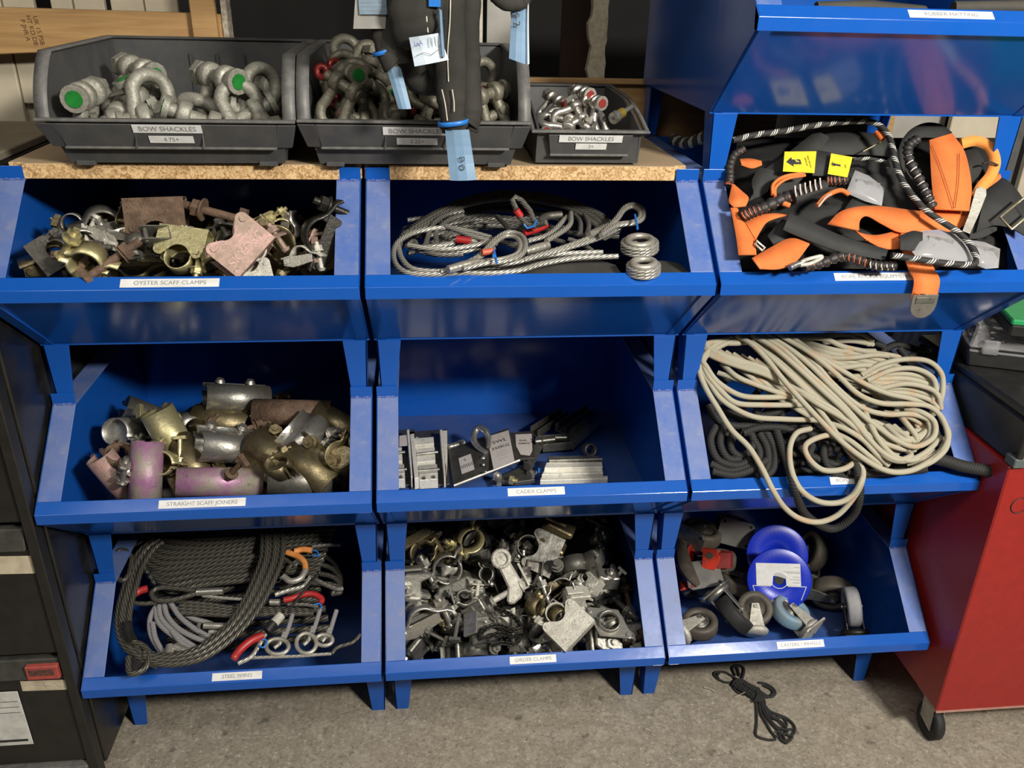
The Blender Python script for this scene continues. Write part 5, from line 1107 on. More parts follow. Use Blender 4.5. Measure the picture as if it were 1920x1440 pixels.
rp=thing('brake_pedal','red metal brake pedal poking out beside the left flange','pedal'); slab(Z,[(360,590),(385,590),(545,820),(510,840)],.012,-.03).build('lever',REDB,rp,.001); slab(Z,[(395,770),(470,765),(480,830),(400,845)],.008,-.04).build('pad',REDB,rp,.001)
# red bracket block on the red castor
rb=thing('red_bracket','bright red square bracket with a bolt hole at the back left','bracket'); ctr=pz(1333,1048,.27); M=Matrix.Translation(ctr)@(CAM-ctr).to_track_quat('Z','Y').to_matrix().to_4x4()@Euler((.25,-.2,.08)).to_matrix().to_4x4()
MB().prism([(-.022,-.026),(.012,-.026),(.018,-.012),(.024,.004),(.016,.026),(-.020,.026)],.014,M).build('plate',REDB,rb,.001); MB().hexa([M@V(q) for q in((.012,-.024,-.03),(.05,-.022,-.03),(.05,.02,-.03),(.02,.02,-.03))],[M@V(q) for q in((.014,-.024,0),(.048,-.022,-.012),(.048,.018,-.012),(.022,.018,0))]).build('arm',simple('dark_red_arm',(.22,.02,.015)),rb,.001)
MB().cyl(M@V((-.002,.010,.007)),M@V((-.002,.010,.0085)),.009,n=14).build('bolt_hole',BRT,rb)
for y in(-.010,.004): MB().cyl(M@V((-.035,y,.0)),M@V((-.012,y+.004,.008)),.0016,n=6).build('wire_clip',BRIGHT,rb)
# spool
SPB=simple('royal_blue_plastic',(.008,.03,.50),(.006,.025,.42),12,.35)
c1=at(1461,1087,z=.25); c0=at(1461,1044,z=.262); Nn=(CAM-c1).normalized(); ax=(Nn*.75+V((0,-.5,.1))).normalized(); 
sp=thing('cable_spool','royal blue plastic spool with a white label among the castors','spool')
Rs=(at(1517,1087,y=c1.y)-c1).length
M1=Matrix.Translation(c1)@ax.to_track_quat('Z','Y').to_matrix().to_4x4()
xr=(M1.to_3x3().inverted()@rt); a0=math.atan2(xr.y,xr.x); M1=M1@Matrix.Rotation(a0,4,'Z')
M0=M1.copy(); 
dd=(c0-c1); M0.translation=c1+dd-ax*.03
for nm,MM in(('flange',M1),('flange',M0)): MB().lathe([(.0125,-.0015),(Rs*.97,-.0015),(Rs,0),(Rs*.97,.0015),(.0125,.0015)],40,MM,closed=True).build(nm,SPB,sp)
MB().cyl(M0@V((0,0,.001)),M1@V((0,0,-.002)),.020,.020,20).build('core',WHITE_L,sp)
MB().cyl(M1@V((0,0,-.012)),M1@V((0,0,.0018)),.0118,n=16).build('hub_bore',BLACK,sp)
q=Rs; lb=MB().prism([(-.70*q,-.18*q),(-.22*q,-.18*q)]+[(.22*q*math.cos(math.radians(a)),.22*q*math.sin(math.radians(a))) for a in (200,150,110,70,30,-20)]+[(.22*q,-.18*q),(.66*q,-.18*q),(.64*q,.52*q),(-.72*q,.52*q)],.0008,M1@Matrix.Translation((0,0,.0022))).build('paper_label',WHITE_L,sp)
m=MB()
for y,w_ in((.40,.16),(.26,.5),(.22,.4),(.10,.2),(.02,.3),(-.08,.22)): m.box(((.62-w_/2)*q,y*q,.0028),(w_*q,.0011,.0003),M1)
m.build('printed_lines',INKG,lb)
m=MB().tube([M1@V((x*q,y*q,.002)) for x,y in((-.82,-.2),(-.68,-.62),)],.0011,5)
m.tube([M1@V((x*q,y*q,.002)) for x,y in((.82,-.2),(.66,-.62))],.0011,5); m.tube([M1@V((x*q,y*q,.002)) for x,y in((-.82,-.2),(-.26,-.2))],.0011,5); m.tube([M1@V((x*q,y*q,.002)) for x,y in((.82,-.2),(.26,-.2))],.0011,5)
m.tube([M1@V((.27*q*math.cos(math.radians(a)),.27*q*math.sin(math.radians(a)),.002)) for a in range(-140-90+30,60-90+75,12)],.0011,5); m.build('white_outline',WHITE_L,sp)
MB().prism(arc(-.2*q,-.68*q,.06*q,90,270,5)+arc(.2*q,-.68*q,.06*q,-90,90,5),.0006,M1@Matrix.Translation((0,0,.002))).build('oval_badge',STK,sp)
# ================================================================ heroes in the pile bins
oz=lambda px,py,h,s=0: onplane(px,py,h,s)
h=1.128+.045
hero('oyster_clamp','rusty clamp plate with a round notch facing down, at the back left','clamp',oz(296,425,h,.1),97,RUSTY,'oyster clamps in the upper left bin',sc=1.0,rx=-12)
pressed('stamped_clamp',PINKY,'SKYDSC',.104,.062,.034,R=.02,ring=0)
hero('stamped_clamp','pinkish worn clamp plate with raised lettering, topmost in the oyster bin','clamp',oz(428,446,h+.012,.1),-39,None,'oyster clamps in the upper left bin',rx=-16,ry=-8,sc=.92)
hero('t_bolt','long rusty bolt with nut pointing left behind the pinkish lettered clamp','bolt',oz(395,397,h+.02,.15),165,RUSTY,None,sc=1.2,ry=20)
hero('oyster_clamp','yellowish clamp with one rivet right behind the oyster label','clamp',oz(340,474,h-.012,0),75,GOLD,'oyster clamps in the upper left bin',rx=-25,ry=20,sc=.85)
hero('oyster_clamp','small cream riveted clamp ear at the lip, right of the pinkish clamp','clamp',oz(465,500,h-.03,0),-75,PALE,'oyster clamps in the upper left bin',sc=.7,rx=-15,ry=10)
hero('oyster_strap_clamp','bright wavy strap clamp glinting at the far left of the oyster bin','clamp',oz(150,455,h-.005,0),22,BRIGHT,None,rx=15,ry=10)
hero('oyster_strap_clamp','dark wavy strap clamp under the glinting one at the left','clamp',oz(100,478,h-.02,0),15,DGOLD,None,rx=25)
hero('oyster_strap_clamp','dark strap clamp behind the rusty notched clamp','clamp',oz(190,415,h+.0,.1),12,DULL,None,rx=20)
hero('oyster_strap_clamp','dark wavy clamp with glints at the far right of the oyster bin','clamp',oz(600,440,h+.01,.1),70,DARKM,None,rx=15,sc=1.15)
hero('oyster_strap_clamp','thin curved strap clamp right of the pinkish lettered clamp','clamp',oz(522,455,h-.005,0),-48,DGOLD,None,rx=-35)
hero('half_coupler','gold half clamp with pale yellow sheen at the lower left lip','clamp',oz(165,490,h-.01,0),-30,GOLD,None,rx=40)
hero('t_bolt','square headed dark bolt beneath the rusty notched clamp','bolt',oz(215,485,h-.005,0),35,RUSTY,None,sc=1.1)
h=.2787+.05
pressed('plate_clamp',GALV,None,.108,.072,.03,R=.024)
hero('plate_clamp','whitish cast plate clamp with a round jaw, topmost near the front','clamp',oz(1050,1158,h,.05),-44,PALE,'girder clamps in the bottom middle bin',rx=-8,ry=-14,sc=.86)
hero('ring_plate_clamp','galvanised ring clamp with two rivets right of the whitish plate clamp','clamp',oz(1142,1168,h-.004,.05),-33,GALV,'girder clamps in the bottom middle bin',sc=1.0,rx=-25,ry=-8)
hero('cast_girder_clamp','long pale lever clamp slanting down the middle of the heap','clamp',oz(955,1078,h+.005,.05),-63,PALE,'girder clamps in the bottom middle bin',sc=1.15)
hero('half_coupler','yellowish half clamp high at the back left of the heap','clamp',oz(880,1010,h+.02,.05),50,GOLD,None,rx=30,sc=1.1)
hero('girder_coupler','brassy clamp block high at the left of the heap','clamp',oz(795,1040,h+.015,.05),-150,DGOLD,None,rx=20,sc=1.1)
hero('girder_coupler','pale grey cast clamp with worn jaw left of the long lever','clamp',oz(838,1065,h+.012,.05),25,GALV,None,rx=15,sc=1.2)
hero('jaw_clamp','pale block clamp hard against the left flange of the girder bin','clamp',oz(778,1098,h+.005,.05),5,GALV,None,rx=15,ry=8)
hero('half_coupler','grey clamp with curled rusty jaw above the whitish plate clamp','clamp',oz(1055,1108,h+.006,.05),20,GALV,None,rx=0,sc=1.05)
hero('half_coupler','smooth grey humped clamp at the right back of the heap','clamp',oz(1078,1060,h+.012,.05),10,DULL,None,rx=75,sc=1.1)
hero('jaw_clamp','brassy clamp with crossing bolts at the back right of the heap','clamp',oz(1040,1005,h+.03,.05),-25,DGOLD,None,rx=30,sc=1.1)
hero('oyster_strap_clamp','long bright strap clamp by the left flange near the front','clamp',oz(790,1158,h,.05),28,BRIGHT,None,rx=25,sc=1.15)
hero('pressed_girder_clamp','blue grey plate clamp at the back centre of the heap','clamp',oz(1000,1030,h+.02,.05),-25,DULL,None,rx=-10)
ch=thing('black_chain','oily black chain heaped in the front middle of the girder bin','chain'); Z=Zm(750,960,4.964,h,.05)
m=MB(); pth=Z.path([(900,900),(1000,940),(1080,1000),(1120,1080),(1040,1100),(940,1060),(860,1060),(780,1100),(740,1160),(820,1170),(920,1130),(1020,1150),(1100,1180),(1060,1230),(950,1220),(860,1240)],.006,5)
for i in range(0,len(pth)-1,1):
    T=(pth[i+1]-pth[i]).normalized(); u,w_=axes(T); s_=u if i%2 else w_; c=pth[i]; m=MB(); m.tube([c+T*.008*math.cos(a*PI/4)+s_*.0045*math.sin(a*PI/4) for a in range(8)],.0018,5,True); m.build('link',DARKM,ch)
# scaffold joiners placed one by one
h=.7034+.012
def join(kind,label,px,py,deg,mt,push=0,sc=1,dh=0,sl=.06,**k):
    return hero(kind,label,'joiner',oz(px,py,h+dh,sl),deg,mt,'scaffold joiners in the middle left bin',sc=sc,**k)
sleeve('long_sleeve',DULL,.16,mat2=DGOLD); sleeve('short_sleeve',DULL,.11,mat2=BRIGHT,inner=True)
join('scaffold_sleeve','upright pink and purple painted sleeve at the front left',274,890,0,PURP,rx=86,ry=0,rz=180,sc=1.02)
join('scaffold_sleeve','dull pinkish sleeve leaning left of the upright purple one',222,898,35,PINKY,rx=75,rz=180,dh=-.03,sc=.95)
join('short_sleeve','galvanised sleeve with open round end facing the viewer, far left',240,808,52,GALV,rx=-22,ry=-18,dh=-.01,sc=.98)
join('scaffold_sleeve','dark grey sleeve behind the open ended galvanised one',286,785,65,DULL,rx=78,rz=180,dh=-.02)
join('scaffold_sleeve','large brassy and purple sleeve slanting behind the upright purple one',326,828,25,GOLD,rx=80,ry=10,rz=180,sc=1.15,dh=.01)
join('scaffold_sleeve','grey sleeve with open right end, topmost at the back',445,748,-98,GALV,rx=78,ry=25,dh=.03,sl=.1,sc=1.05)
join('scaffold_half_sleeve','dark half sleeves bolted together below the topmost grey one',415,792,70,DGOLD,rx=70,ry=20,dh=.01)
join('long_sleeve','brown sleeve with two rusty bolts at the back right',548,775,88,RUSTY,rx=82,rz=0,dh=.015,sl=.1)
join('short_sleeve','galvanised sleeve with open end facing right in the middle',428,840,-112,GALV,rx=66,ry=38,sc=1.05,dh=.012)
join('scaffold_half_sleeve','bright short half sleeve with a worn label right of the middle',574,822,-42,BRIGHT,rx=60,ry=5,sc=.85,dh=.02)
join('scaffold_half_sleeve','brassy half sleeve in the centre right of the joiners',515,855,50,DGOLD,rx=74,ry=15,dh=.004)
join('scaffold_half_sleeve','brassy ribbed half sleeve under the bright labelled one',580,880,55,DGOLD,rx=70,ry=-15,dh=-.01)
join('scaffold_sleeve','dark brass sleeve end against the right flange',640,800,60,DGOLD,rx=80,dh=.005)
join('short_sleeve','brassy open sleeve end facing the viewer by the right flange',648,868,160,DGOLD,rx=12,ry=20,dh=-.01)
join('scaffold_half_sleeve','brassy bolted half sleeve left of the long front sleeve',357,868,20,DGOLD,rx=60,ry=10,dh=-.012)
join('long_sleeve','long purple and gold sleeve lying along the front lip',412,904,88,PURP,rx=88,rz=180,dh=-.022,sl=0)
join('scaffold_sleeve','dark grey scuffed sleeve end at the front lip, right of the purple one',562,902,88,DULL,rx=88,rz=180,dh=-.022,sl=0,sc=.98)

# ---------------------------------------------------------------- smaller loose pieces on top of the heaps
def scatter(n,xs,ys,h,sl,kinds,mats,where,grp,seed,sc,lim):
    rr=random.Random(seed); used={}
    NA={'t_bolt':('T bolt','bolt'),'oyster_strap_clamp':('strap clamp','clamp'),'half_coupler':('half clamp','clamp'),'jaw_clamp':('jaw clamp','clamp'),'ring_plate_clamp':('ring clamp','clamp'),'oyster_clamp':('riveted clamp','clamp')}
    for i in range(n):
        fx=(i+rr.random())/n; px=xs[0]+fx*(xs[1]-xs[0]); f=rr.random(); py=ys[0]+f*(ys[1]-ys[0]); k=rr.choice(kinds); fn,m=rr.choice(mats)
        xw_=('far left','left','middle left','middle','middle right','right','far right')[int(fx*7)]; yw=('back','centre','front')[int(f*3)]
        lab='small %s %s loose on the heap, %s %s %s'%(fn,NA[k][0],xw_,yw,where)
        if lab in used: lab=lab.replace('loose on','resting on')
        if lab in used: lab=lab.replace('resting on','perched on')
        used[lab]=1
        o=hero(k,lab,NA[k][1],oz(px,py,h+rr.uniform(0,.012),sl),rr.uniform(0,360),m,grp,sc=sc*rr.uniform(.85,1.15),rx=rr.uniform(-60,60),ry=rr.uniform(-60,60))
        settle(o,lim[0],lim[1],.6,lim[2],lim[3])
scatter(26,(75,615),(425,508),1.128+.02,.12,['oyster_strap_clamp','half_coupler','t_bolt','oyster_clamp','oyster_strap_clamp'],[('yellowish',GOLD),('brassy',DGOLD),('bright',BRIGHT),('grey',DULL),('cream',PALE),('pinkish',PINKY)],'of oyster bin','loose clamps on the oyster heap',11,.66,(.98,.05,-.56,-.02))
scatter(34,(775,1175),(1000,1225),.2787+.03,.05,['t_bolt','half_coupler','jaw_clamp','t_bolt','ring_plate_clamp'],[('galvanised',GALV),('bright',BRIGHT),('pale',PALE),('grey',DULL),('brassy',DGOLD)],'of girder bin','loose pieces on the girder clamp heap',12,.72,(.13,.05,.012,.56))
scatter(16,(215,640),(770,900),.7034+.012,.1,['t_bolt','t_bolt','half_coupler'],[('brassy',DGOLD),('rusty',RUSTY),('bright',BRIGHT),('gold',GOLD)],'of joiner bin','loose bolts among the joiners',13,.8,(.55,.05,-.56,-.02))
# ================================================================ hanging slings and the top bin
FAB=simple('black_sling_fabric',(.016,.015,.013),(.028,.026,.022),18,.85,0,.35); STW=simple('cream_stitching',(.62,.58,.48)); BLTAG=simple('pale_blue_vinyl',(.15,.26,.40),(.19,.30,.43),12,.4); WTAG=simple('white_vinyl',(.62,.68,.75),(.5,.6,.7),30,.35); GTAG=simple('grey_vinyl',(.30,.29,.27),(.24,.235,.22),30,.5)
rail=thing('hanging_rail','steel rail above the picture from which the slings hang','rail'); MB().cyl((-.1,.03,1.80),(.60,.03,1.80),.012,n=14).build('tube',GALV,rail); 
for x in(-.1,.60): MB().box((x,.03,2.5),(.02,.02,1.42)).build('hanger',GALV,rail)
Z=lambda x,y,yy=.03: at(640+x/4.114,y/4.114,y=yy)
def hang(pts,par,r,fl=.55,n=10,seg=6):
    P=spline([Z(*p) for p in pts],seg); R=[(r(i/(len(P)-1)) if callable(r) else r)*(1+.22*noise.noise(V((i*.35,r(.5)*900 if callable(r) else r*900,0)))) for i in range(len(P))]
    return MB().tube(P,R,n,flat=fl,hint=(0,1,0)).build('fabric_sleeve',FAB,par)
def top(x,yy=.03): return (x,-790,yy)
s=thing('round_sling','longest black round sling hanging before the middle grey bin, blue tag at its end','sling')
hang([top(830),(830,-100,.02),(835,300,.02),(840,560,.02),(850,780,.02),(860,920,.02),(880,985,.025)],s,lambda u:.027-.006*u,.6)
hang([top(960,.05),(970,-60,.05),(965,300,.045),(975,520,.045),(985,760,.04),(985,900,.035),(960,960,.03)],s,lambda u:.020,.7)
hang([(985,760,.04),(1010,880,.03),(1020,960,.03),(1000,1010,.03)],s,.010,.6)
for pts in([(845,-200,.004),(838,150,.004),(820,400,.004),(826,630,.004)],[(775,690,.002),(800,800,.002),(818,930,.002)],[(855,690,.002),(868,780,.002),(870,860,.002)]): MB().tube(spline([Z(*p) for p in pts],5),.0011,5).build('stitch_line',STW,s)
m=MB(); c=Z(862,945,.022); m.strap([c+V((.0235*math.cos(a),.018*math.sin(a),0.003*math.cos(a))) for a in [i*2*PI/16 for i in range(17)]],.007,.0016,V((0,0,1))); m.build('blue_tape_band',TIE,s)
def sheet(par,q,mat,t=.0012,nm='vinyl_tag',yy=.012,bend=.004):
    "tag traced by four corners tl tr br bl, gently curved"
    tl,tr,br,bl=[Z(*p,yy) for p in q]; m=MB(); n=6; vs=[]
    for j in range(n+1):
        a=tl.lerp(bl,j/n); b=tr.lerp(br,j/n)
        for i in range(4): p=a.lerp(b,i/3); vs.append(p+V((0,-bend*math.sin(PI*i/3)+bend*.7*math.sin(PI*1.3*j/n),0)))
    fs=[(j*4+i,(j+1)*4+i,(j+1)*4+i+1,j*4+i+1) for j in range(n) for i in range(3)]
    k=len(vs); m.add(vs+[p+V((0,t,0)) for p in vs],fs+[tuple(k+x for x in f[::-1]) for f in fs]+[(j*4,(j+1)*4,(j+1)*4+k,j*4+k)[::-1] for j in range(n)]+[(j*4+3,(j+1)*4+3,(j+1)*4+3+k,j*4+3+k) for j in range(n)],smooth=False)
    o=m.build(nm,mat,par); o['fr']=0; del o['fr']
    X=(tr-tl).normalized(); c=(tl+tr+br+bl)/4; return o,frame(c+V((0,-bend-.0022,0)),X,tl-bl)
o,M=sheet(s,((800,1000),(985,1000),(1042,1385),(838,1390)),BLTAG,yy=.014)
text_obj('lettering','D O',.012,INK,o,M@Matrix.Translation((.002,-.012,0))@Matrix.Rotation(-PI/2,4,'Z'),.0001)
o2=thing('round_sling','black round sling loop with two cream stitch lines, hanging in the middle','sling')
hang([top(560),(560,-200,.0),(565,100,.0),(600,230,.005),(650,250,.02),(690,180,.035),(700,-100,.04),top(700,.04)],o2,lambda u:.036,.4,12)
hang([(480,-300,.04),(500,100,.05),(560,380,.05),(620,560,.05),(700,560,.05),(740,400,.05),(740,0,.05)],o2,lambda u:.030,.5)
for pts in([(555,-100,-.012),(570,100,-.012),(572,250,-.010)],[(640,-100,-.012),(655,100,-.012),(668,250,-.010)]): MB().tube(spline([Z(*p) for p in pts],5),.0013,5).build('stitch_line',STW,o2)
o,M=sheet(o2,((522,290),(750,255),(828,460),(565,512)),WTAG,yy=-.016); 
text_obj('lettering','L-A',.009,simple('violet_print',(.12,.1,.4)),o,M@Matrix.Translation((-.012,.010,0)),.0001); m=MB()
for k in range(3): m.box((.006+.006*k,.010,0),(.001,.012,.0003),M)
m.tube([M@V((-.018,-.006,0)),M@V((-.006,-.003,0)),M@V((.004,-.008,0)),M@V((.02,.0,0))],.0004,4); m.build('printed_marks',INKG,o)
sheet(o2,((745,60),(775,80),(800,440),(770,430)),BLTAG,yy=-.020,nm='blue_strip'); MB().box((0,0,0),(.017,.006,.014),Matrix.Translation(Z(720,10,-.016))).build('blue_tape',TIE,o2)
o3=thing('round_sling','black round sling at the left with a narrow pale blue tag below it','sling')
hang([top(330,.045),(320,-100,.045),(325,150,.04),(350,320,.035),(390,450,.03),(420,490,.03)],o3,lambda u:.020,.7)
hang([top(430,.03),(430,-100,.03),(420,100,.03),(410,330,.03),(430,490,.03)],o3,lambda u:.022,.6)
m=MB(); c=Z(328,398,.035); m.strap([c+V((.0165*math.cos(a),.016*math.sin(a),.005*math.cos(a))) for a in [i*2*PI/14 for i in range(15)]],.006,.0014,V((0,0,1))); m.build('blue_tape_band',TIE,o3)
sheet(o3,((332,478),(460,530),(540,838),(440,838)),BLTAG,yy=.022,nm='pale_blue_strip'); MB().tube([Z(440,20,.0),Z(442,120,.0)],.004,6).build('grey_strip',GTAG,o3)
gt=thing('grey_tag_box','grey vinyl tag with pale blue print hanging top left of the slings','tag'); o,M=sheet(gt,((110,-60),(355,-60),(340,222),(92,222)),GTAG,t=.012,yy=.02,bend=.0)
o_=MB().box((.004,.010,.001),(.040,.030,.0008),M).build('blue_print',simple('faded_blue_print',(.2,.28,.36)),o)
m=MB()
for k in range(5): m.box((.004,.022-.0055*k,.0016),(.034,.0007,.0003),M)
m.build('printed_lines',INKG,o_); MB().tube([Z(230,-60,.03),Z(250,-790,.03)],.004,6).build('strap',FAB,gt)
bt=thing('blue_tag','long pale blue tag hanging over the right side of the middle grey bin','tag'); yy=.10
o,M=sheet(bt,((1322,20),(1450,0),(1432,500),(1292,450)),BLTAG,yy=.06); text_obj('lettering','S 2',.016,INK,o,M@Matrix.Translation((-.004,.018,0))@Matrix.Rotation(-PI/2,4,'Z'),.0001); sheet(bt,((1430,0),(1448,0),(1450,490),(1425,500)),WTAG,yy=.058,nm='white_edge')
hang([(1180,-40,.06),(1260,20,.055),(1340,25,.055),(1400,10,.06),(1420,-120,.06),top(1400,.03)],bt,lambda u:.011,.8)
# ---------------------------------------------------------------- rubber matting in the top bin
MAT=simple('olive_black_rubber_mat',(.05,.045,.035),(.03,.028,.024),14,.8,0,.2); x0=CX['R']; zz=Z0+3*PH
for i,(xa,xb,y0,y1,zh,l) in enumerate(((.10,.30,.05,.55,.0,'rolled black rubber mat at the left of the top right bin'),(.315,.57,.03,.6,.006,'wide folded olive black rubber mat filling the top right bin'))):
    t=thing('rubber_mat',l,'mat',(x0,0,zz))
    for k in range(3):
        MB().hexa([(xa,y0+.17*(1),-.145+.05*k),(xb,y0+.17,-.145+.05*k),(xb,y1,-.145+.05*k),(xa,y1,-.145+.05*k)],[(xa,y0+.12-.045*k,-.10+.05*k),(xb,y0+.12-.045*k,-.10+.05*k),(xb,y1,-.10+.05*k),(xa,y1,-.10+.05*k)]).build('fold',MAT,t,.004)
    MB().tube([(xa+.01,y0+.0,.012+zh),((xa+xb)/2,y0-.0,.016+zh),(xb-.01,y0+.0,.010+zh)],.010,8).build('edge_roll',MAT,t)
# rope end on the left shoulder of the rope access stack
tag(MB().tube(spline([at(1262,262,y=.45),at(1285,268,y=.4),at(1310,262,y=.36),at(1330,250,y=.33)],6),.012,8).build('rope_end',FLECK),'flecked rope lying in the gap between shelf board and rope access bin','rope')
# ================================================================ shackles placed one by one
def sh(kind,label,px,py,y,deg,**k):
    g=k.get('group','x'); y0,y1,x0,x1=(.15,.485,-.485,-.13) if g=='x' else (.15,.485,-.08,.258) if 'middle' in g else (.165,.465,.297,.488)
    return settle(hero(kind,label,'shackle',at(px,py,y=y),deg,None,k.pop('group','large shackles in the left grey bin'),**k),ZS+.009,y0,y1,x0,x1)
sh('large_bow_shackle','large shackle with green pin end facing the viewer, highest in the left grey bin',200,190,.30,160,rx=10,ry=62)
sh('large_bow_shackle','large shackle whose bow stands upright in the middle left of the left grey bin',283,186,.22,-12,rx=-8,ry=18)
sh('large_bow_shackle','large shackle with bow lying leftmost in the left grey bin',172,196,.27,20,rx=-65,ry=0)
sh('large_bow_shackle','large shackle lying behind the upright bow in the left grey bin',300,192,.30,-60,rx=-55,ry=10)
sh('large_bow_shackle','large shackle low at the front below the leftmost bow',225,205,.22,10,rx=-70,ry=0)
sh('large_bow_shackle','large shackle with bow flat at the lip right of the upright bow',372,205,.22,-20,rx=-70,ry=0)
sh('large_bow_shackle','large shackle with green pin end at the right of the left grey bin',398,212,.26,165,rx=0,ry=55)
sh('large_bow_shackle','large shackle with curved bow top at the far right of the left grey bin',492,172,.30,-28,rx=-20,ry=25)
sh('large_bow_shackle','large shackle with low arched bow at the right front of the left grey bin',455,200,.22,8,rx=-25,ry=10)
g='shackles in the middle grey bin'
sh('nut_bow_shackle','green nutted shackle at the top left corner of the middle grey bin',640,95,.38,10,rx=-20,ry=20,group=g)
sh('bow_shackle','shackle with red ringed pin head at the left of the middle grey bin',612,165,.24,100,rx=-10,ry=20,group=g)
sh('nut_bow_shackle','shackle with flat round pin end facing the viewer at the left front',640,190,.19,165,rx=5,ry=70,group=g)
sh('bow_shackle','olive shackle bow slanting right high on the heap, middle grey bin',690,108,.33,-35,rx=-15,ry=20,group=g)
sh('bow_shackle','olive shackle bow crossing the middle of the heap left of the slings',665,140,.28,60,rx=-25,ry=10,group=g)
sh('bow_shackle','olive shackle right of the flat round pin end, near the lip',700,185,.20,-20,rx=-30,ry=20,group=g)
sh('nut_bow_shackle','shackle behind the narrow pale blue tag in the middle grey bin',735,155,.26,25,rx=-20,ry=10,group=g)
sh('bow_shackle','grey shackle bow standing right of the hanging slings',905,140,.28,-20,rx=-10,ry=30,group=g)
sh('bow_shackle','grey shackle low at the right end of the middle grey bin',915,185,.2,30,rx=-40,ry=10,group=g)
sh('bow_shackle','grey shackle just left of the long sling at the lip',795,175,.22,60,rx=-20,ry=20,group=g)
sh('nut_bow_shackle','olive shackle filling the far left corner of the middle grey bin',605,125,.32,80,rx=-20,ry=10,group=g)
g='small shackles in the small grey bin'
for (x,y,yy,d,rx,ry,l,sc) in ((1008,215,.2,80,0,60,'small shackle with red dotted end at the far left of the small grey bin',1.5),(1030,200,.28,150,10,50,'small shackle at the back left of the small grey bin',1.3),(1052,208,.25,30,-20,20,'small shackle in the left centre of the small grey bin',1.4),(1062,213,.2,120,20,20,'small shackle with blue tape in the small grey bin',1.4),(1088,200,.25,165,0,60,'small shackle with red dot facing the viewer, highest in the small bin',1.5),(1110,218,.21,170,0,55,'small shackle with red dot left of the last pair',1.5),(1132,220,.21,10,-10,60,'small shackle with large red end at the right of the small heap',1.6),(1080,225,.2,60,-40,0,'small bright shackle low in the middle of the small bin',1.3)):
    sh('small_bow_shackle',l,x-8,y+12,yy,d,rx=rx,ry=ry,sc=sc*.76,group=g)
t=thing('eye_bolt','small brass collared bolt alone at the right of the small grey bin','bolt'); a=at(1150,222,y=.2); b=at(1184,200,y=.24); MB().cyl(a,b,.0045,n=10).build('shank',GALV,t); MB().cyl(a.lerp(b,.25),a.lerp(b,.5),.009,n=12).build('collar',metal('brass',(.7,.5,.1),(.6,.42,.08),.3,.8),t); MB().tube([a,a.lerp(b,.2)],.011,10).build('head',GALV,t)
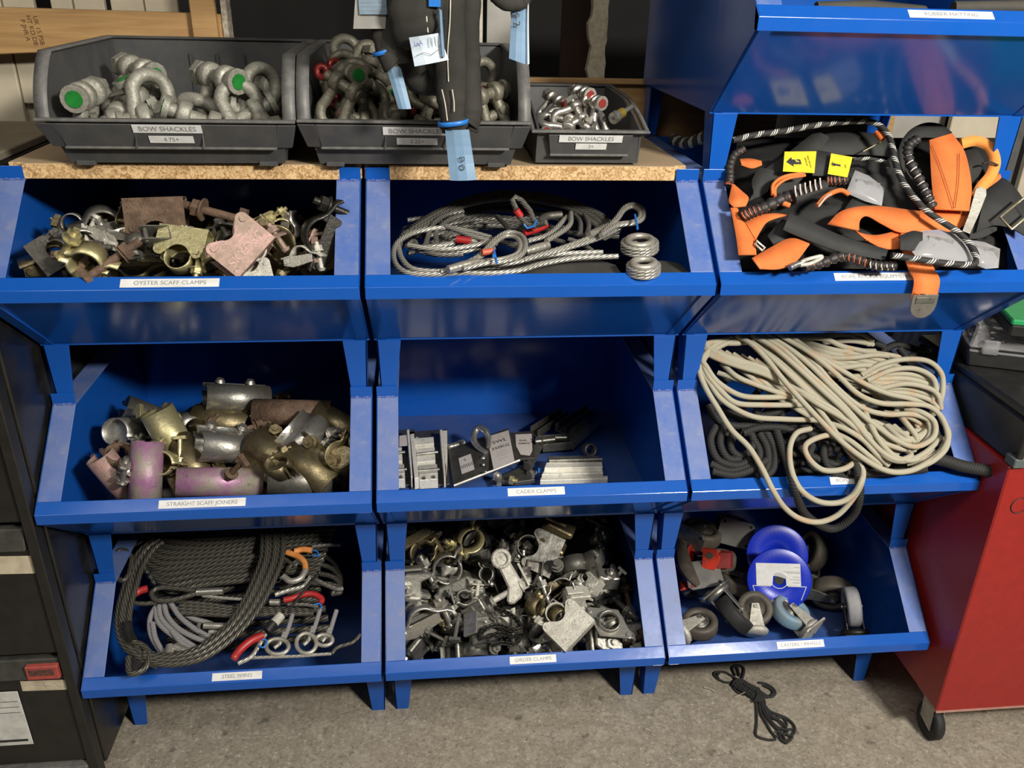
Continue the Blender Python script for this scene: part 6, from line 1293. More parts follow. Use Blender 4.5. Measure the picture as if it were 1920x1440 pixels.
# ================================================================ piles (settled poses: x y z and euler angles)
PILES={}
PILES['C3']=[(a,[float(x) for x in b.split()]) for a,b in (
 ('jaw_clamp','0.055 0.227 0.154 -1.57 1.61 1.10'),
 ('cast_girder_clamp','0.151 0.217 0.136 3.03 -0.00 -0.48'),
 ('cast_girder_clamp','0.253 0.159 0.164 0.50 -2.50 0.75'),
 ('jaw_clamp','0.408 0.193 0.160 -0.07 2.12 -1.76'),
 ('half_coupler','0.517 0.203 0.152 1.03 0.79 -1.45'),
 ('jaw_clamp','0.043 0.302 0.154 -1.57 1.61 0.94'),
 ('t_bolt','0.200 0.293 0.136 -1.57 0.01 -2.62'),
 ('half_coupler','0.323 0.284 0.139 -0.11 -0.04 0.16'),
 ('half_coupler','0.439 0.265 0.139 -0.00 -0.00 -0.77'),
 ('ring_plate_clamp','0.546 0.289 0.151 1.49 -0.53 -1.92'),
 ('jaw_clamp','0.044 0.392 0.154 0.22 -1.52 0.46'),
 ('t_bolt','0.096 0.300 0.134 -0.03 -0.15 -1.46'),
 ('girder_coupler','0.324 0.405 0.144 0.00 3.14 0.22'),
 ('girder_coupler','0.400 0.381 0.165 -0.10 -2.05 0.74'),
 ('cast_girder_clamp','0.544 0.364 0.149 -1.54 -0.17 -0.25'),
 ('t_bolt','0.079 0.444 0.134 -0.00 -2.98 -0.71'),
 ('half_coupler','0.166 0.455 0.139 -3.04 -0.04 -0.65'),
 ('jaw_clamp','0.285 0.468 0.157 -0.63 0.03 1.93'),
 ('cast_girder_clamp','0.419 0.502 0.150 -1.44 -0.12 -2.84'),
 ('girder_coupler','0.550 0.510 0.169 -0.81 -1.64 1.25'),
 ('pressed_girder_clamp','0.065 0.599 0.152 0.09 -0.52 -0.00'),
 ('pressed_girder_clamp','0.192 0.627 0.166 1.57 -2.78 -0.00'),
 ('girder_coupler','0.360 0.573 0.140 -0.16 -0.02 0.63'),
 ('girder_coupler','0.422 0.589 0.178 1.73 -0.59 -1.03'),
 ('ring_plate_clamp','0.538 0.592 0.133 -0.00 3.14 0.98'),
 ('pressed_girder_clamp','0.141 0.199 0.187 0.30 -2.92 -0.93'),
 ('pressed_girder_clamp','0.188 0.104 0.231 0.47 0.78 2.23'),
 ('t_bolt','0.329 0.186 0.137 1.12 2.99 -0.36'),
 ('cast_girder_clamp','0.376 0.124 0.201 2.27 -0.44 -0.40'),
 ('cast_girder_clamp','0.474 0.199 0.173 2.09 -1.06 1.20'),
 ('girder_coupler','0.252 0.292 0.174 -2.96 -0.05 1.09'),
 ('ring_plate_clamp','0.320 0.315 0.184 -2.25 -0.07 1.87'),
 ('pressed_girder_clamp','0.322 0.234 0.170 1.44 0.00 -0.20'),
 ('girder_coupler','0.440 0.253 0.206 -1.73 0.50 -1.98'),
 ('half_coupler','0.501 0.328 0.139 -3.14 0.00 0.75'),
 ('girder_coupler','0.046 0.380 0.210 0.16 -3.05 -0.08'),
 ('pressed_girder_clamp','0.131 0.347 0.154 -0.35 0.00 -0.76'),
 ('jaw_clamp','0.234 0.388 0.160 -1.57 1.90 -0.27'),
 ('ring_plate_clamp','0.380 0.287 0.177 0.89 0.72 -2.38'),
 ('cast_girder_clamp','0.557 0.411 0.171 0.54 0.74 2.34'),
 ('jaw_clamp','0.081 0.502 0.157 -0.35 0.21 -1.85'),
 ('pressed_girder_clamp','0.211 0.486 0.170 1.56 0.02 -1.32'),
 ('half_coupler','0.335 0.478 0.174 -0.15 -2.14 0.69'),
 ('jaw_clamp','0.490 0.462 0.154 0.00 2.71 0.42'),
 ('ring_plate_clamp','0.560 0.494 0.221 -0.04 -3.01 -1.20'),
 ('jaw_clamp','0.040 0.595 0.204 -0.16 -1.05 -2.99'),
 ('half_coupler','0.171 0.585 0.149 1.36 1.18 -0.13'),
 ('girder_coupler','0.277 0.535 0.177 -1.12 -0.91 0.14'),
 ('girder_coupler','0.428 0.590 0.246 0.28 0.14 -2.55'),
 ('cast_girder_clamp','0.481 0.632 0.168 1.67 1.83 -0.01'),
 ('cast_girder_clamp','0.037 0.167 0.199 -2.89 0.34 -1.21'),
 ('girder_coupler','0.237 0.184 0.201 2.59 0.46 0.49'),
 ('t_bolt','0.274 0.211 0.157 -1.25 2.75 -0.43'),
 ('girder_coupler','0.454 0.138 0.221 0.40 0.79 1.59'),
 ('girder_coupler','0.572 0.183 0.170 -1.52 0.83 -1.57'),
 ('jaw_clamp','0.041 0.272 0.225 -2.60 -1.59 0.15'),
 ('cast_girder_clamp','0.144 0.348 0.193 2.78 0.24 -0.12'),
 ('girder_coupler','0.371 0.185 0.227 -0.15 -2.24 -1.51'),
 ('girder_coupler','0.497 0.273 0.231 -1.64 -0.23 2.01'),
 ('jaw_clamp','0.540 0.305 0.218 -0.03 2.49 -1.06'),
 ('t_bolt','0.058 0.447 0.168 -1.68 -0.43 0.05'),
 ('half_coupler','0.131 0.416 0.169 0.15 -0.04 -0.80'),
 ('jaw_clamp','0.416 0.447 0.179 1.19 -2.69 0.21'),
 ('cast_girder_clamp','0.469 0.407 0.182 -1.11 0.12 -2.75'),
 ('t_bolt','0.537 0.434 0.202 -0.32 0.65 1.75'),
 ('girder_coupler','0.027 0.508 0.158 -1.39 0.14 1.48'),
 ('cast_girder_clamp','0.141 0.472 0.213 -1.80 -0.12 -0.15'),
 ('ring_plate_clamp','0.231 0.467 0.243 0.34 2.78 1.37'),
 ('pressed_girder_clamp','0.491 0.519 0.221 -0.34 2.95 -0.89'),
 ('pressed_girder_clamp','0.539 0.445 0.259 0.30 0.20 -2.24'),
 ('half_coupler','0.097 0.623 0.232 1.16 0.77 -0.04'),
 ('girder_coupler','0.214 0.610 0.236 0.18 0.30 0.13'),
 ('cast_girder_clamp','0.264 0.604 0.143 -0.15 -0.04 1.09'),
 ('jaw_clamp','0.386 0.611 0.294 1.90 -1.88 -0.67'),
 ('cast_girder_clamp','0.561 0.585 0.174 0.13 -2.81 -1.19'),
 ('jaw_clamp','0.049 0.121 0.245 -0.25 -2.00 1.07'),
 ('jaw_clamp','0.156 0.185 0.247 -0.45 0.30 0.68'),
 ('girder_coupler','0.293 0.115 0.243 -2.20 0.88 0.87'),
 ('pressed_girder_clamp','0.360 0.118 0.258 -0.02 -0.53 -0.14'),
 ('girder_coupler','0.508 0.181 0.241 -0.56 0.38 -0.24'),
 ('pressed_girder_clamp','0.104 0.313 0.240 -2.36 0.07 0.02'),
 ('t_bolt','0.181 0.279 0.189 -1.43 -0.62 1.64'),
 ('girder_coupler','0.295 0.281 0.233 2.93 -0.23 1.23'),
 ('t_bolt','0.565 0.215 0.233 3.12 -0.09 -1.17'),
 ('t_bolt','0.580 0.264 0.232 1.38 -0.87 1.82'),
 ('half_coupler','0.139 0.393 0.235 -1.42 0.04 -0.54'),
 ('cast_girder_clamp','0.160 0.428 0.230 -1.36 -2.58 -0.51'),
 ('jaw_clamp','0.271 0.374 0.224 -2.91 0.17 -1.61'),
 ('jaw_clamp','0.380 0.342 0.229 -2.49 0.53 -0.91'),
 ('jaw_clamp','0.488 0.361 0.220 -1.23 0.20 0.19'),
 ('girder_coupler','0.043 0.464 0.229 -0.53 -0.72 1.70'),
 ('jaw_clamp','0.149 0.529 0.208 2.47 2.07 0.11'),
 ('half_coupler','0.282 0.448 0.224 1.62 0.76 0.92'),
 ('jaw_clamp','0.343 0.425 0.211 -0.88 -2.70 -0.61'),
 ('jaw_clamp','0.419 0.484 0.248 -0.43 -0.47 -2.61'),
 ('t_bolt','0.149 0.541 0.138 -1.40 0.18 -0.06'),
 ('t_bolt','0.199 0.552 0.149 1.09 0.59 -0.07'),
 ('jaw_clamp','0.345 0.604 0.191 0.47 0.39 1.90'),
 ('girder_coupler','0.302 0.612 0.242 0.50 2.82 -0.08'),
 ('girder_coupler','0.556 0.594 0.242 0.32 2.60 -1.71'),
 ('ring_plate_clamp','0.060 0.193 0.245 0.14 3.11 -0.55'),
 ('girder_coupler','0.216 0.190 0.279 0.47 -2.27 -0.72'),
 ('t_bolt','0.276 0.200 0.230 1.17 0.57 1.12'),
 ('pressed_girder_clamp','0.343 0.239 0.286 -1.57 -0.79 1.29'),
 ('t_bolt','0.542 0.110 0.221 -0.52 0.10 -2.77'),
 ('pressed_girder_clamp','0.199 0.282 0.262 -0.15 -0.33 0.03'),
 ('ring_plate_clamp','0.204 0.230 0.218 0.70 3.03 -0.26'),
 ('jaw_clamp','0.296 0.323 0.299 0.51 0.97 -1.64'),
 ('cast_girder_clamp','0.395 0.289 0.252 -0.78 0.51 -2.84'),
 ('jaw_clamp','0.485 0.078 0.278 0.23 -0.69 1.57'),
 ('half_coupler','0.118 0.266 0.259 0.02 -0.62 1.86'),
 ('girder_coupler','0.200 0.372 0.266 -1.04 0.84 0.28'),
 ('ring_plate_clamp','0.331 0.383 0.265 -1.46 0.11 -1.61'),
 ('ring_plate_clamp','0.427 0.356 0.234 2.12 -0.03 -1.29'),
 ('girder_coupler','0.344 0.517 0.216 -0.98 -0.24 -1.35'),
)]
PILES['L1']=[(a,[float(x) for x in b.split()]) for a,b in (
 ('half_coupler','-0.456 0.174 1.012 -0.47 0.44 1.13'),
 ('oyster_strap_clamp','-0.417 0.214 1.022 1.57 -1.39 0.66'),
 ('half_coupler','-0.340 0.204 1.004 -2.33 0.02 0.02'),
 ('half_coupler','-0.165 0.192 1.004 -2.99 -0.50 -0.55'),
 ('oyster_strap_clamp','-0.079 0.210 0.989 0.19 0.03 -2.35'),
 ('oyster_clamp','-0.496 0.294 0.990 0.00 -0.00 2.86'),
 ('t_bolt','-0.373 0.256 0.984 0.00 -0.16 0.04'),
 ('t_bolt','-0.308 0.241 0.984 0.00 -0.16 -2.87'),
 ('t_bolt','-0.187 0.264 0.985 -0.48 -0.05 -2.82'),
 ('oyster_strap_clamp','-0.112 0.293 0.991 -2.92 0.14 -0.56'),
 ('t_bolt','-0.547 0.375 0.984 -0.22 -0.10 -0.31'),
 ('oyster_strap_clamp','-0.426 0.390 1.002 1.57 -0.32 -1.33'),
 ('oyster_strap_clamp','-0.303 0.387 0.987 -3.11 0.03 -0.12'),
 ('t_bolt','-0.170 0.385 0.984 -3.14 -0.16 1.30'),
 ('half_coupler','-0.056 0.424 1.010 -0.14 -2.21 1.54'),
 ('oyster_strap_clamp','-0.567 0.513 0.987 -0.01 0.03 0.84'),
 ('t_bolt','-0.418 0.481 0.984 -0.00 -2.98 1.70'),
 ('oyster_clamp','-0.313 0.447 1.010 0.56 -3.14 -0.09'),
 ('oyster_strap_clamp','-0.199 0.481 0.987 -3.09 0.03 -1.46'),
 ('oyster_strap_clamp','-0.072 0.547 1.002 1.57 -0.32 2.06'),
 ('half_coupler','-0.525 0.629 1.016 -1.38 -1.68 -0.20'),
 ('oyster_clamp','-0.409 0.615 1.020 -0.00 2.01 1.77'),
 ('oyster_clamp','-0.280 0.585 0.990 3.14 0.03 -1.04'),
 ('oyster_strap_clamp','-0.163 0.610 0.987 0.00 0.03 -0.74'),
 ('oyster_clamp','-0.075 0.628 1.008 -1.57 -1.23 -0.00'),
 ('oyster_clamp','-0.536 0.191 1.014 0.69 3.14 0.38'),
 ('oyster_strap_clamp','-0.534 0.121 1.055 0.78 -2.78 0.40'),
 ('oyster_strap_clamp','-0.319 0.155 1.019 -0.83 0.05 0.00'),
 ('oyster_strap_clamp','-0.226 0.183 1.010 0.08 -0.54 -0.33'),
 ('oyster_strap_clamp','-0.038 0.208 1.017 -1.26 0.64 -1.70'),
 ('oyster_clamp','-0.368 0.350 1.017 -0.29 -2.26 -0.01'),
 ('oyster_strap_clamp','-0.410 0.272 1.018 -0.23 -0.06 -3.09'),
 ('half_coupler','-0.295 0.276 1.005 0.04 -2.54 1.63'),
 ('oyster_strap_clamp','-0.246 0.332 0.993 -1.57 -0.03 -0.18'),
 ('oyster_clamp','-0.187 0.266 1.025 -0.13 -0.37 -0.67'),
 ('oyster_clamp','-0.555 0.411 1.007 0.49 -3.14 -0.00'),
 ('oyster_strap_clamp','-0.465 0.395 1.027 0.19 2.06 0.13'),
 ('t_bolt','-0.254 0.371 1.017 1.78 0.24 -0.33'),
 ('oyster_strap_clamp','-0.126 0.409 1.024 -0.23 -1.76 2.59'),
 ('oyster_strap_clamp','-0.067 0.378 0.990 -0.23 3.11 0.11'),
 ('half_coupler','-0.563 0.529 1.038 2.72 0.65 -0.20'),
 ('half_coupler','-0.485 0.474 1.000 0.25 -0.26 1.77'),
 ('oyster_clamp','-0.384 0.533 1.007 2.66 -0.00 0.15'),
 ('oyster_clamp','-0.236 0.495 1.020 0.46 0.32 -2.49'),
 ('oyster_strap_clamp','-0.057 0.473 1.018 0.45 -0.46 -2.58'),
 ('oyster_strap_clamp','-0.586 0.597 1.008 -1.57 -0.78 1.62'),
 ('oyster_clamp','-0.475 0.564 1.020 -2.13 -0.00 -0.83'),
 ('oyster_strap_clamp','-0.259 0.595 1.037 -0.40 0.24 -2.16'),
 ('oyster_strap_clamp','-0.120 0.545 1.023 0.34 -3.11 -1.04'),
 ('oyster_strap_clamp','-0.146 0.592 1.063 -0.38 0.32 -0.31'),
 ('oyster_strap_clamp','-0.570 0.240 1.017 0.00 -0.72 -1.20'),
 ('oyster_clamp','-0.386 0.167 1.054 0.10 -0.94 -0.55'),
 ('half_coupler','-0.291 0.215 1.034 -2.59 0.43 1.61'),
 ('oyster_clamp','-0.221 0.185 1.067 -2.98 -0.65 -0.02'),
 ('oyster_strap_clamp','-0.090 0.222 1.026 0.19 -0.02 -1.63'),
 ('oyster_strap_clamp','-0.477 0.235 1.037 0.31 2.94 -0.86'),
 ('oyster_clamp','-0.459 0.305 1.068 0.09 -0.35 1.47'),
 ('t_bolt','-0.246 0.223 0.985 -1.57 0.01 -2.87'),
 ('half_coupler','-0.210 0.291 1.054 0.56 0.24 -2.83'),
 ('half_coupler','-0.044 0.310 1.022 2.81 0.05 -0.41'),
 ('oyster_strap_clamp','-0.515 0.341 1.045 -0.38 0.43 -1.53'),
 ('oyster_strap_clamp','-0.390 0.430 1.024 0.83 -1.01 -2.61'),
 ('oyster_clamp','-0.344 0.338 1.055 0.06 0.98 -0.32'),
 ('oyster_strap_clamp','-0.196 0.394 1.021 -0.10 0.02 -0.58'),
 ('oyster_clamp','-0.090 0.359 1.046 -0.56 -1.34 -0.70'),
 ('oyster_strap_clamp','-0.547 0.459 1.039 1.09 -2.80 -0.33'),
 ('oyster_clamp','-0.443 0.478 1.053 0.52 -2.47 1.63'),
 ('oyster_clamp','-0.275 0.535 1.059 -2.42 -1.09 1.02'),
 ('t_bolt','-0.224 0.400 0.985 2.47 -0.01 1.85'),
 ('oyster_strap_clamp','-0.135 0.506 0.993 -0.39 0.09 -0.90'),
 ('oyster_clamp','-0.491 0.500 1.067 2.93 -0.65 -0.42'),
 ('oyster_strap_clamp','-0.418 0.593 1.067 -0.47 -0.52 2.10'),
 ('oyster_strap_clamp','-0.329 0.604 1.027 -1.12 -0.27 -2.59'),
 ('oyster_strap_clamp','-0.212 0.590 1.029 -1.10 0.11 1.69'),
 ('oyster_clamp','-0.048 0.559 1.049 0.28 -2.20 -0.18'),
 ('half_coupler','-0.524 0.204 1.072 1.08 0.41 1.11'),
 ('half_coupler','-0.452 0.133 1.065 2.71 0.22 -1.76'),
 ('oyster_clamp','-0.297 0.143 1.079 0.00 3.05 1.57'),
 ('half_coupler','-0.279 0.250 1.083 2.31 0.42 -1.98'),
 ('oyster_strap_clamp','-0.081 0.136 1.039 0.87 2.93 -0.15'),
 ('t_bolt','-0.573 0.310 0.984 -0.00 -0.16 -1.28'),
 ('oyster_strap_clamp','-0.441 0.252 1.081 -0.69 0.02 -3.02'),
 ('oyster_strap_clamp','-0.305 0.282 1.048 -0.59 0.43 0.88'),
 ('oyster_clamp','-0.195 0.367 1.070 0.26 -0.35 2.48'),
 ('oyster_clamp','-0.145 0.212 1.079 -1.12 -0.17 -1.71'),
 ('oyster_clamp','-0.581 0.321 1.051 1.51 0.37 1.56'),
 ('t_bolt','-0.493 0.394 1.048 1.07 -0.89 -1.41'),
 ('oyster_strap_clamp','-0.358 0.489 1.068 -1.76 0.37 -1.81'),
 ('oyster_strap_clamp','-0.267 0.381 1.059 2.93 0.16 -1.27'),
 ('oyster_clamp','-0.075 0.434 1.105 -0.04 -0.06 2.04'),
 ('oyster_strap_clamp','-0.550 0.576 1.067 -0.86 -0.55 2.94'),
 ('half_coupler','-0.346 0.553 1.053 -0.97 2.33 1.10'),
 ('t_bolt','-0.291 0.479 1.035 1.69 0.54 2.26'),
 ('oyster_strap_clamp','-0.169 0.475 1.033 -2.35 0.16 -1.57'),
 ('oyster_strap_clamp','-0.041 0.453 1.063 -0.23 0.04 -1.54'),
 ('half_coupler','-0.541 0.630 1.072 1.53 0.68 -0.02'),
)]
PILES['L2']=[(a,[float(x) for x in b.split()]) for a,b in (
 ('scaffold_sleeve','-0.434 0.221 0.575 -1.73 -1.29 0.94'),
 ('scaffold_half_sleeve','-0.334 0.240 0.599 -1.57 1.73 -1.12'),
 ('scaffold_half_sleeve','-0.235 0.259 0.572 -1.57 -0.68 0.29'),
 ('scaffold_sleeve','-0.196 0.158 0.605 -2.53 0.61 -1.30'),
 ('scaffold_half_sleeve','-0.079 0.167 0.601 -0.89 -0.18 2.30'),
 ('scaffold_half_sleeve','-0.495 0.320 0.600 -0.00 -0.00 -1.33'),
 ('scaffold_sleeve','-0.387 0.323 0.572 -1.57 -1.40 -0.69'),
 ('scaffold_half_sleeve','-0.292 0.327 0.590 -1.57 -1.21 -1.14'),
 ('scaffold_sleeve','-0.129 0.308 0.598 1.57 0.25 2.15'),
 ('scaffold_half_sleeve','-0.083 0.280 0.601 1.57 1.17 -0.99'),
 ('scaffold_half_sleeve','-0.436 0.394 0.600 0.00 -0.00 -2.27'),
 ('scaffold_sleeve','-0.326 0.438 0.572 -1.57 -1.65 -0.53'),
 ('scaffold_sleeve','-0.234 0.397 0.605 3.14 0.00 0.08'),
 ('scaffold_half_sleeve','-0.159 0.362 0.601 0.26 -0.00 -2.68'),
 ('scaffold_half_sleeve','-0.071 0.371 0.590 -1.57 -1.25 0.72'),
 ('scaffold_half_sleeve','-0.436 0.496 0.600 2.15 -0.47 0.29'),
 ('scaffold_sleeve','-0.427 0.571 0.572 1.57 -1.48 -1.57'),
 ('scaffold_half_sleeve','-0.206 0.505 0.591 1.57 2.38 -0.46'),
 ('scaffold_sleeve','-0.132 0.434 0.572 -1.57 -1.66 -0.93'),
 ('scaffold_half_sleeve','-0.042 0.461 0.599 1.57 1.46 -0.00'),
 ('scaffold_half_sleeve','-0.452 0.166 0.630 1.33 -0.46 1.48'),
 ('scaffold_half_sleeve','-0.340 0.187 0.599 -2.25 -1.39 -0.34'),
 ('scaffold_sleeve','-0.286 0.151 0.612 -2.12 -0.16 -0.90'),
 ('scaffold_half_sleeve','-0.108 0.123 0.676 -1.14 0.20 -1.89'),
 ('scaffold_sleeve','-0.041 0.201 0.662 -1.28 -2.26 -0.23'),
 ('scaffold_sleeve','-0.430 0.276 0.650 0.30 -2.33 1.94'),
 ('scaffold_half_sleeve','-0.360 0.353 0.654 0.97 2.78 -0.54'),
 ('scaffold_sleeve','-0.324 0.402 0.626 0.18 1.30 2.09'),
 ('scaffold_sleeve','-0.259 0.530 0.612 -1.39 0.11 3.02'),
 ('scaffold_sleeve','-0.092 0.543 0.572 1.57 -1.49 1.64'),
 ('scaffold_sleeve','-0.486 0.421 0.605 -3.14 0.00 0.09'),
 ('scaffold_sleeve','-0.335 0.541 0.607 3.06 -0.79 -0.07'),
)]
PILES['G1']=[(a,[float(x) for x in b.split()]) for a,b in (
 ('large_bow_shackle','-0.361 0.200 1.333 -0.46 0.36 -1.70'),
 ('large_bow_shackle','-0.236 0.369 1.333 -0.57 0.18 -1.11'),
 ('large_bow_shackle','-0.178 0.185 1.335 -0.57 0.43 -2.83'),
 ('large_bow_shackle','-0.295 0.383 1.321 -0.12 -0.00 -1.64'),
 ('large_bow_shackle','-0.201 0.421 1.336 0.62 -2.72 -0.17'),
 ('large_bow_shackle','-0.220 0.282 1.321 -0.12 -0.00 1.61'),
 ('large_bow_shackle','-0.424 0.314 1.321 -0.12 0.00 0.35'),
 ('large_bow_shackle','-0.309 0.462 1.346 1.65 2.64 0.04'),
 ('large_bow_shackle','-0.185 0.457 1.341 0.96 3.06 -0.64'),
 ('large_bow_shackle','-0.462 0.184 1.345 -1.36 -0.02 1.57'),
 ('large_bow_shackle','-0.464 0.449 1.404 1.69 -0.51 -1.57'),
 ('large_bow_shackle','-0.444 0.364 1.336 -2.74 -0.61 -1.28'),
)]
PILES['G2']=[(a,[float(x) for x in b.split()]) for a,b in (
 ('bow_shackle','0.031 0.307 1.317 -0.12 0.00 -2.49'),
 ('nut_bow_shackle','0.013 0.228 1.323 -0.25 0.30 -2.96'),
 ('bow_shackle','0.222 0.176 1.336 -1.96 -0.98 0.49'),
 ('nut_bow_shackle','-0.045 0.347 1.331 0.48 -2.40 1.76'),
 ('bow_shackle','0.094 0.335 1.317 -0.12 -0.00 -2.91'),
 ('nut_bow_shackle','0.158 0.314 1.317 -0.12 -0.00 2.61'),
 ('nut_bow_shackle','0.019 0.409 1.337 -1.50 -0.00 -1.43'),
 ('bow_shackle','0.103 0.447 1.317 -3.02 -0.00 1.28'),
 ('nut_bow_shackle','0.223 0.433 1.318 -0.13 -0.04 -0.30'),
 ('nut_bow_shackle','-0.053 0.389 1.334 -1.04 -0.14 0.90'),
 ('bow_shackle','0.077 0.178 1.334 -1.19 0.53 -1.77'),
 ('nut_bow_shackle','0.154 0.151 1.372 -2.14 -1.18 0.40'),
 ('nut_bow_shackle','0.124 0.297 1.352 -0.68 -3.14 0.04'),
 ('nut_bow_shackle','0.191 0.320 1.350 -0.17 -0.15 1.57'),
 ('bow_shackle','0.159 0.214 1.317 -3.02 0.00 1.63'),
 ('bow_shackle','0.010 0.460 1.336 -1.85 -0.70 0.00'),
 ('bow_shackle','0.097 0.427 1.342 -0.19 -0.24 -3.14'),
 ('bow_shackle','0.224 0.283 1.317 0.13 -3.12 -0.55'),
 ('bow_shackle','-0.007 0.190 1.327 -2.59 -0.33 0.11'),
 ('bow_shackle','0.047 0.213 1.367 1.28 0.00 1.23'),
 ('bow_shackle','0.201 0.219 1.366 0.93 2.60 -1.12'),
 ('bow_shackle','0.117 0.381 1.355 0.10 -0.23 0.36'),
 ('bow_shackle','0.235 0.239 1.358 -2.11 0.36 1.58'),
 ('bow_shackle','0.222 0.346 1.389 -0.01 -0.34 0.07'),
 ('bow_shackle','0.055 0.431 1.360 -0.75 0.16 2.14'),
 ('bow_shackle','0.152 0.462 1.371 0.52 -2.94 0.04'),
 ('nut_bow_shackle','0.163 0.416 1.347 3.13 -0.35 -0.92'),
 ('nut_bow_shackle','-0.003 0.196 1.368 -0.87 0.39 -3.11'),
 ('bow_shackle','0.118 0.229 1.352 -0.01 -2.93 0.62'),
 ('nut_bow_shackle','0.227 0.158 1.371 -1.21 0.14 -2.41'),
 ('bow_shackle','-0.047 0.314 1.379 -1.20 2.73 0.15'),
 ('bow_shackle','0.089 0.370 1.370 -0.64 -0.12 1.63'),
 ('bow_shackle','0.165 0.264 1.369 -2.07 -0.22 -0.11'),
 ('nut_bow_shackle','-0.055 0.424 1.357 -1.21 0.10 1.11'),
 ('nut_bow_shackle','0.056 0.402 1.384 -2.14 0.16 -1.25'),
 ('bow_shackle','0.228 0.465 1.346 -1.94 0.23 2.31'),
 ('bow_shackle','-0.049 0.169 1.335 -1.88 0.67 -0.67'),
 ('bow_shackle','0.069 0.277 1.342 -1.25 -0.08 1.63'),
 ('bow_shackle','0.127 0.235 1.385 -0.77 0.30 -1.00'),
 ('bow_shackle','-0.047 0.281 1.366 -1.22 -0.03 3.09'),
 ('bow_shackle','0.060 0.339 1.356 -1.63 0.24 -1.15'),
 ('bow_shackle','0.163 0.340 1.389 -1.90 0.36 1.41'),
 ('nut_bow_shackle','0.041 0.318 1.361 -1.79 -0.13 1.91'),
 ('nut_bow_shackle','0.027 0.459 1.406 -0.95 0.12 -1.13'),
 ('nut_bow_shackle','0.189 0.380 1.365 -1.96 0.50 0.01'),
 ('bow_shackle','-0.048 0.147 1.386 -1.87 0.45 -0.48'),
 ('bow_shackle','-0.061 0.457 1.385 -1.45 0.09 1.27'),
 ('nut_bow_shackle','-0.032 0.256 1.372 -1.47 -0.01 -3.10'),
)]
PILES['G3']=[(a,[float(x) for x in b.split()]) for a,b in (
 ('small_bow_shackle','0.380 0.201 1.313 -3.02 -0.00 -0.37'),
 ('small_bow_shackle','0.392 0.336 1.313 -3.02 -0.00 1.32'),
 ('small_bow_shackle','0.407 0.402 1.313 0.12 -3.14 -0.57'),
 ('small_bow_shackle','0.441 0.196 1.318 -0.34 0.27 1.72'),
 ('small_bow_shackle','0.381 0.263 1.325 2.87 -0.00 -0.49'),
 ('small_bow_shackle','0.464 0.432 1.313 0.12 -3.14 -0.88'),
 ('small_bow_shackle','0.341 0.250 1.313 -0.12 -0.00 -2.77'),
 ('small_bow_shackle','0.443 0.271 1.313 -0.12 -0.00 0.25'),
 ('small_bow_shackle','0.343 0.430 1.313 -0.12 -0.00 -1.57'),
 ('small_bow_shackle','0.382 0.194 1.329 -2.87 0.20 -1.30'),
 ('small_bow_shackle','0.461 0.307 1.318 0.49 -3.13 -0.24'),
 ('small_bow_shackle','0.387 0.439 1.318 -0.43 0.05 -1.24'),
 ('small_bow_shackle','0.345 0.186 1.324 0.50 2.27 -1.36'),
 ('small_bow_shackle','0.421 0.313 1.319 -0.50 -0.15 -2.46'),
)]
def xw(f,words): return words[min(len(words)-1,int(f*len(words)))]
FIN={}
def place_pile(key,where,group,fins,box,nicer,skip=lambda p:False):
    x0,x1,y0,y1=box; seen={}; rr=random.Random(len(key)*7+ord(key[0]))
    from collections import defaultdict
    items=[(k,p) for k,p in PILES[key] if not skip(p)]
    zs=sorted(p[2] for _,p in items)
    for k,p in items:
        o=copy_tree(PROTO[k]); o.location=p[:3]; o.rotation_euler=p[3:]
        fn,mp=rr.choice(fins.get(k,fins['*'])); setmat(o,mp)
        fx=min(.999,max(0,(p[0]-x0)/(x1-x0))); fy=min(.999,max(0,(p[1]-y0)/(y1-y0)))
        zr=zs.index(p[2])/len(zs)
        up_=Euler(p[3:]).to_matrix()@V((0,0,1)); pose='lying flat' if abs(up_.z)>.8 else 'tilted' if abs(up_.z)>.35 else 'on edge'
        lay='on top' if zr>.66 else 'half buried' if zr>.33 else 'deep down'
        lab='%s %s %s, %s, %s %s %s'%(fn,nicer[k],pose,lay,xw(fx,('far left','left','middle left','middle','middle right','right','far right')),xw(fy,('front','centre','back')),where)
        o['label']=lab; o['category']='bolt' if 'bolt' in k else 'shackle' if 'shackle' in k else 'joiner' if 'sleeve' in k else 'clamp'; o['group']=group; seen.setdefault(lab,[]).append(o)
    for lab,os_ in seen.items():
        if len(os_)>1:
            os_.sort(key=lambda q:q.location.x)
            for q,w_ in zip(os_,(('left one','right one') if len(os_)==2 else ('left one','middle one','right one','last one'))): q['label']=w_+': '+lab
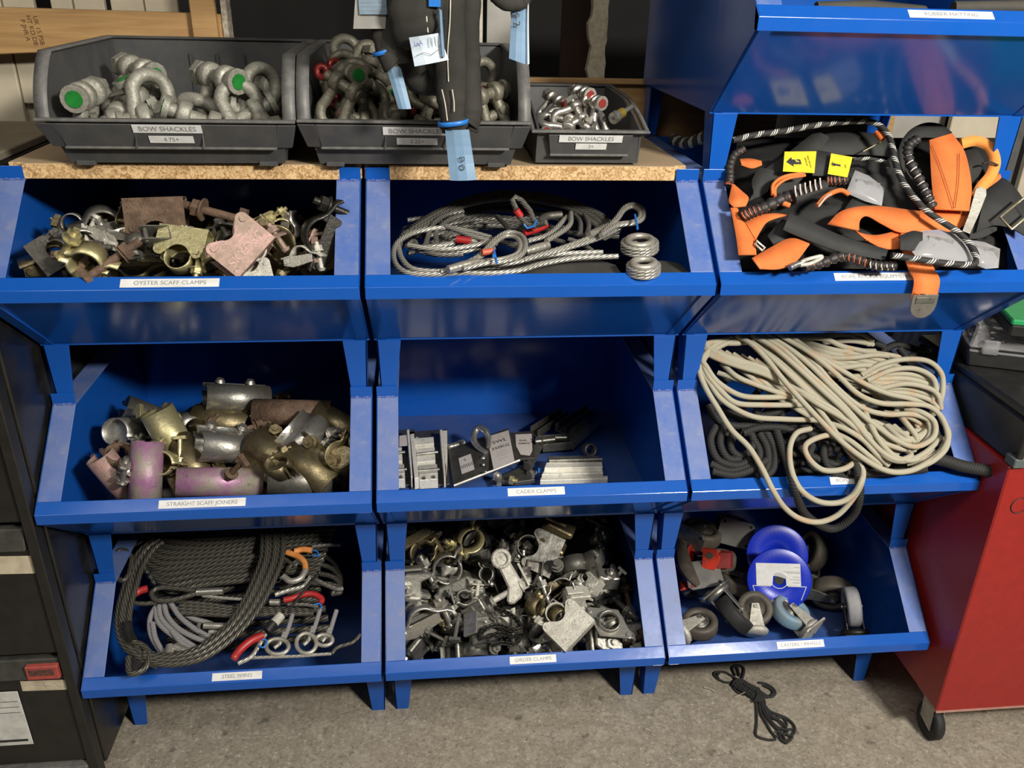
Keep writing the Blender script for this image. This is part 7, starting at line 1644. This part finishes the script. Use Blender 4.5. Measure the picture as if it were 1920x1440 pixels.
NICE={'pressed_girder_clamp':'notched plate clamp','girder_coupler':'clamp with jaw','half_coupler':'hinged clamp','cast_girder_clamp':'cast lever clamp','ring_plate_clamp':'ring clamp','jaw_clamp':'jaw clamp','t_bolt':'T bolt','oyster_clamp':'riveted clamp','oyster_strap_clamp':'strap clamp','scaffold_sleeve':'scaffold sleeve','scaffold_half_sleeve':'half sleeve','large_bow_shackle':'large shackle','bow_shackle':'shackle','nut_bow_shackle':'nutted shackle','small_bow_shackle':'small shackle'}
F_=lambda n,m:(n,remap(AM,m))
gf=[F_('galvanised',GALV)]*4+[F_('dull grey',DULL)]*3+[F_('bright zinc',BRIGHT)]*2+[F_('brassy',DGOLD)]+[F_('rusty',RUSTY)]
place_pile('C3','of girder bin','girder clamps in the bottom middle bin',{'*':gf,'t_bolt':[F_('bright zinc',BRIGHT),F_('brown',RUSTY)]},(0,.6,.05,.65),NICE)
of=[F_('yellowish',GOLD)]*4+[F_('dark brassy',DGOLD)]*3+[F_('grey',DULL)]*2+[F_('rusty',RUSTY)]+[F_('pinkish',PINKY)]
place_pile('L1','of oyster bin','oyster clamps in the upper left bin',{'*':of},(-.609,-.009,.05,.65),NICE)
sf=[F_('dull grey',DULL)]*2+[F_('brassy',DGOLD)]*3+[F_('purple stained',PURP)]*1+[F_('rusty',RUSTY)]*1+[F_('zinc',GALV)]
place_pile('L2','of joiner bin','scaffold joiners in the middle left bin',{'*':sf},(-.609,-.009,.05,.65),NICE,skip=lambda p:p[2]>.635)
place_pile('G1','of 4.75 bin','large shackles in the left grey bin',{'*':[('grey green pinned',{})]},(-.48,-.135,.13,.49),NICE,skip=lambda p:p[2]>1.345 or -.34<p[0]<-.22)
place_pile('G2','of 3.25 bin','shackles in the middle grey bin',{'*':[('olive grey',{})]},(-.078,.255,.13,.49),NICE)
place_pile('G3','of small grey bin','small shackles in the small grey bin',{'*':[('bright red pinned',{}),('dull',{BRIGHT:SHD})]},(.30,.485,.15,.46),NICE)
# ---------------------------------------------------------------- drop the prototypes themselves
for t in PROTO.values():
    for q in list(t.children_recursive)+[t]: bpy.data.objects.remove(q)
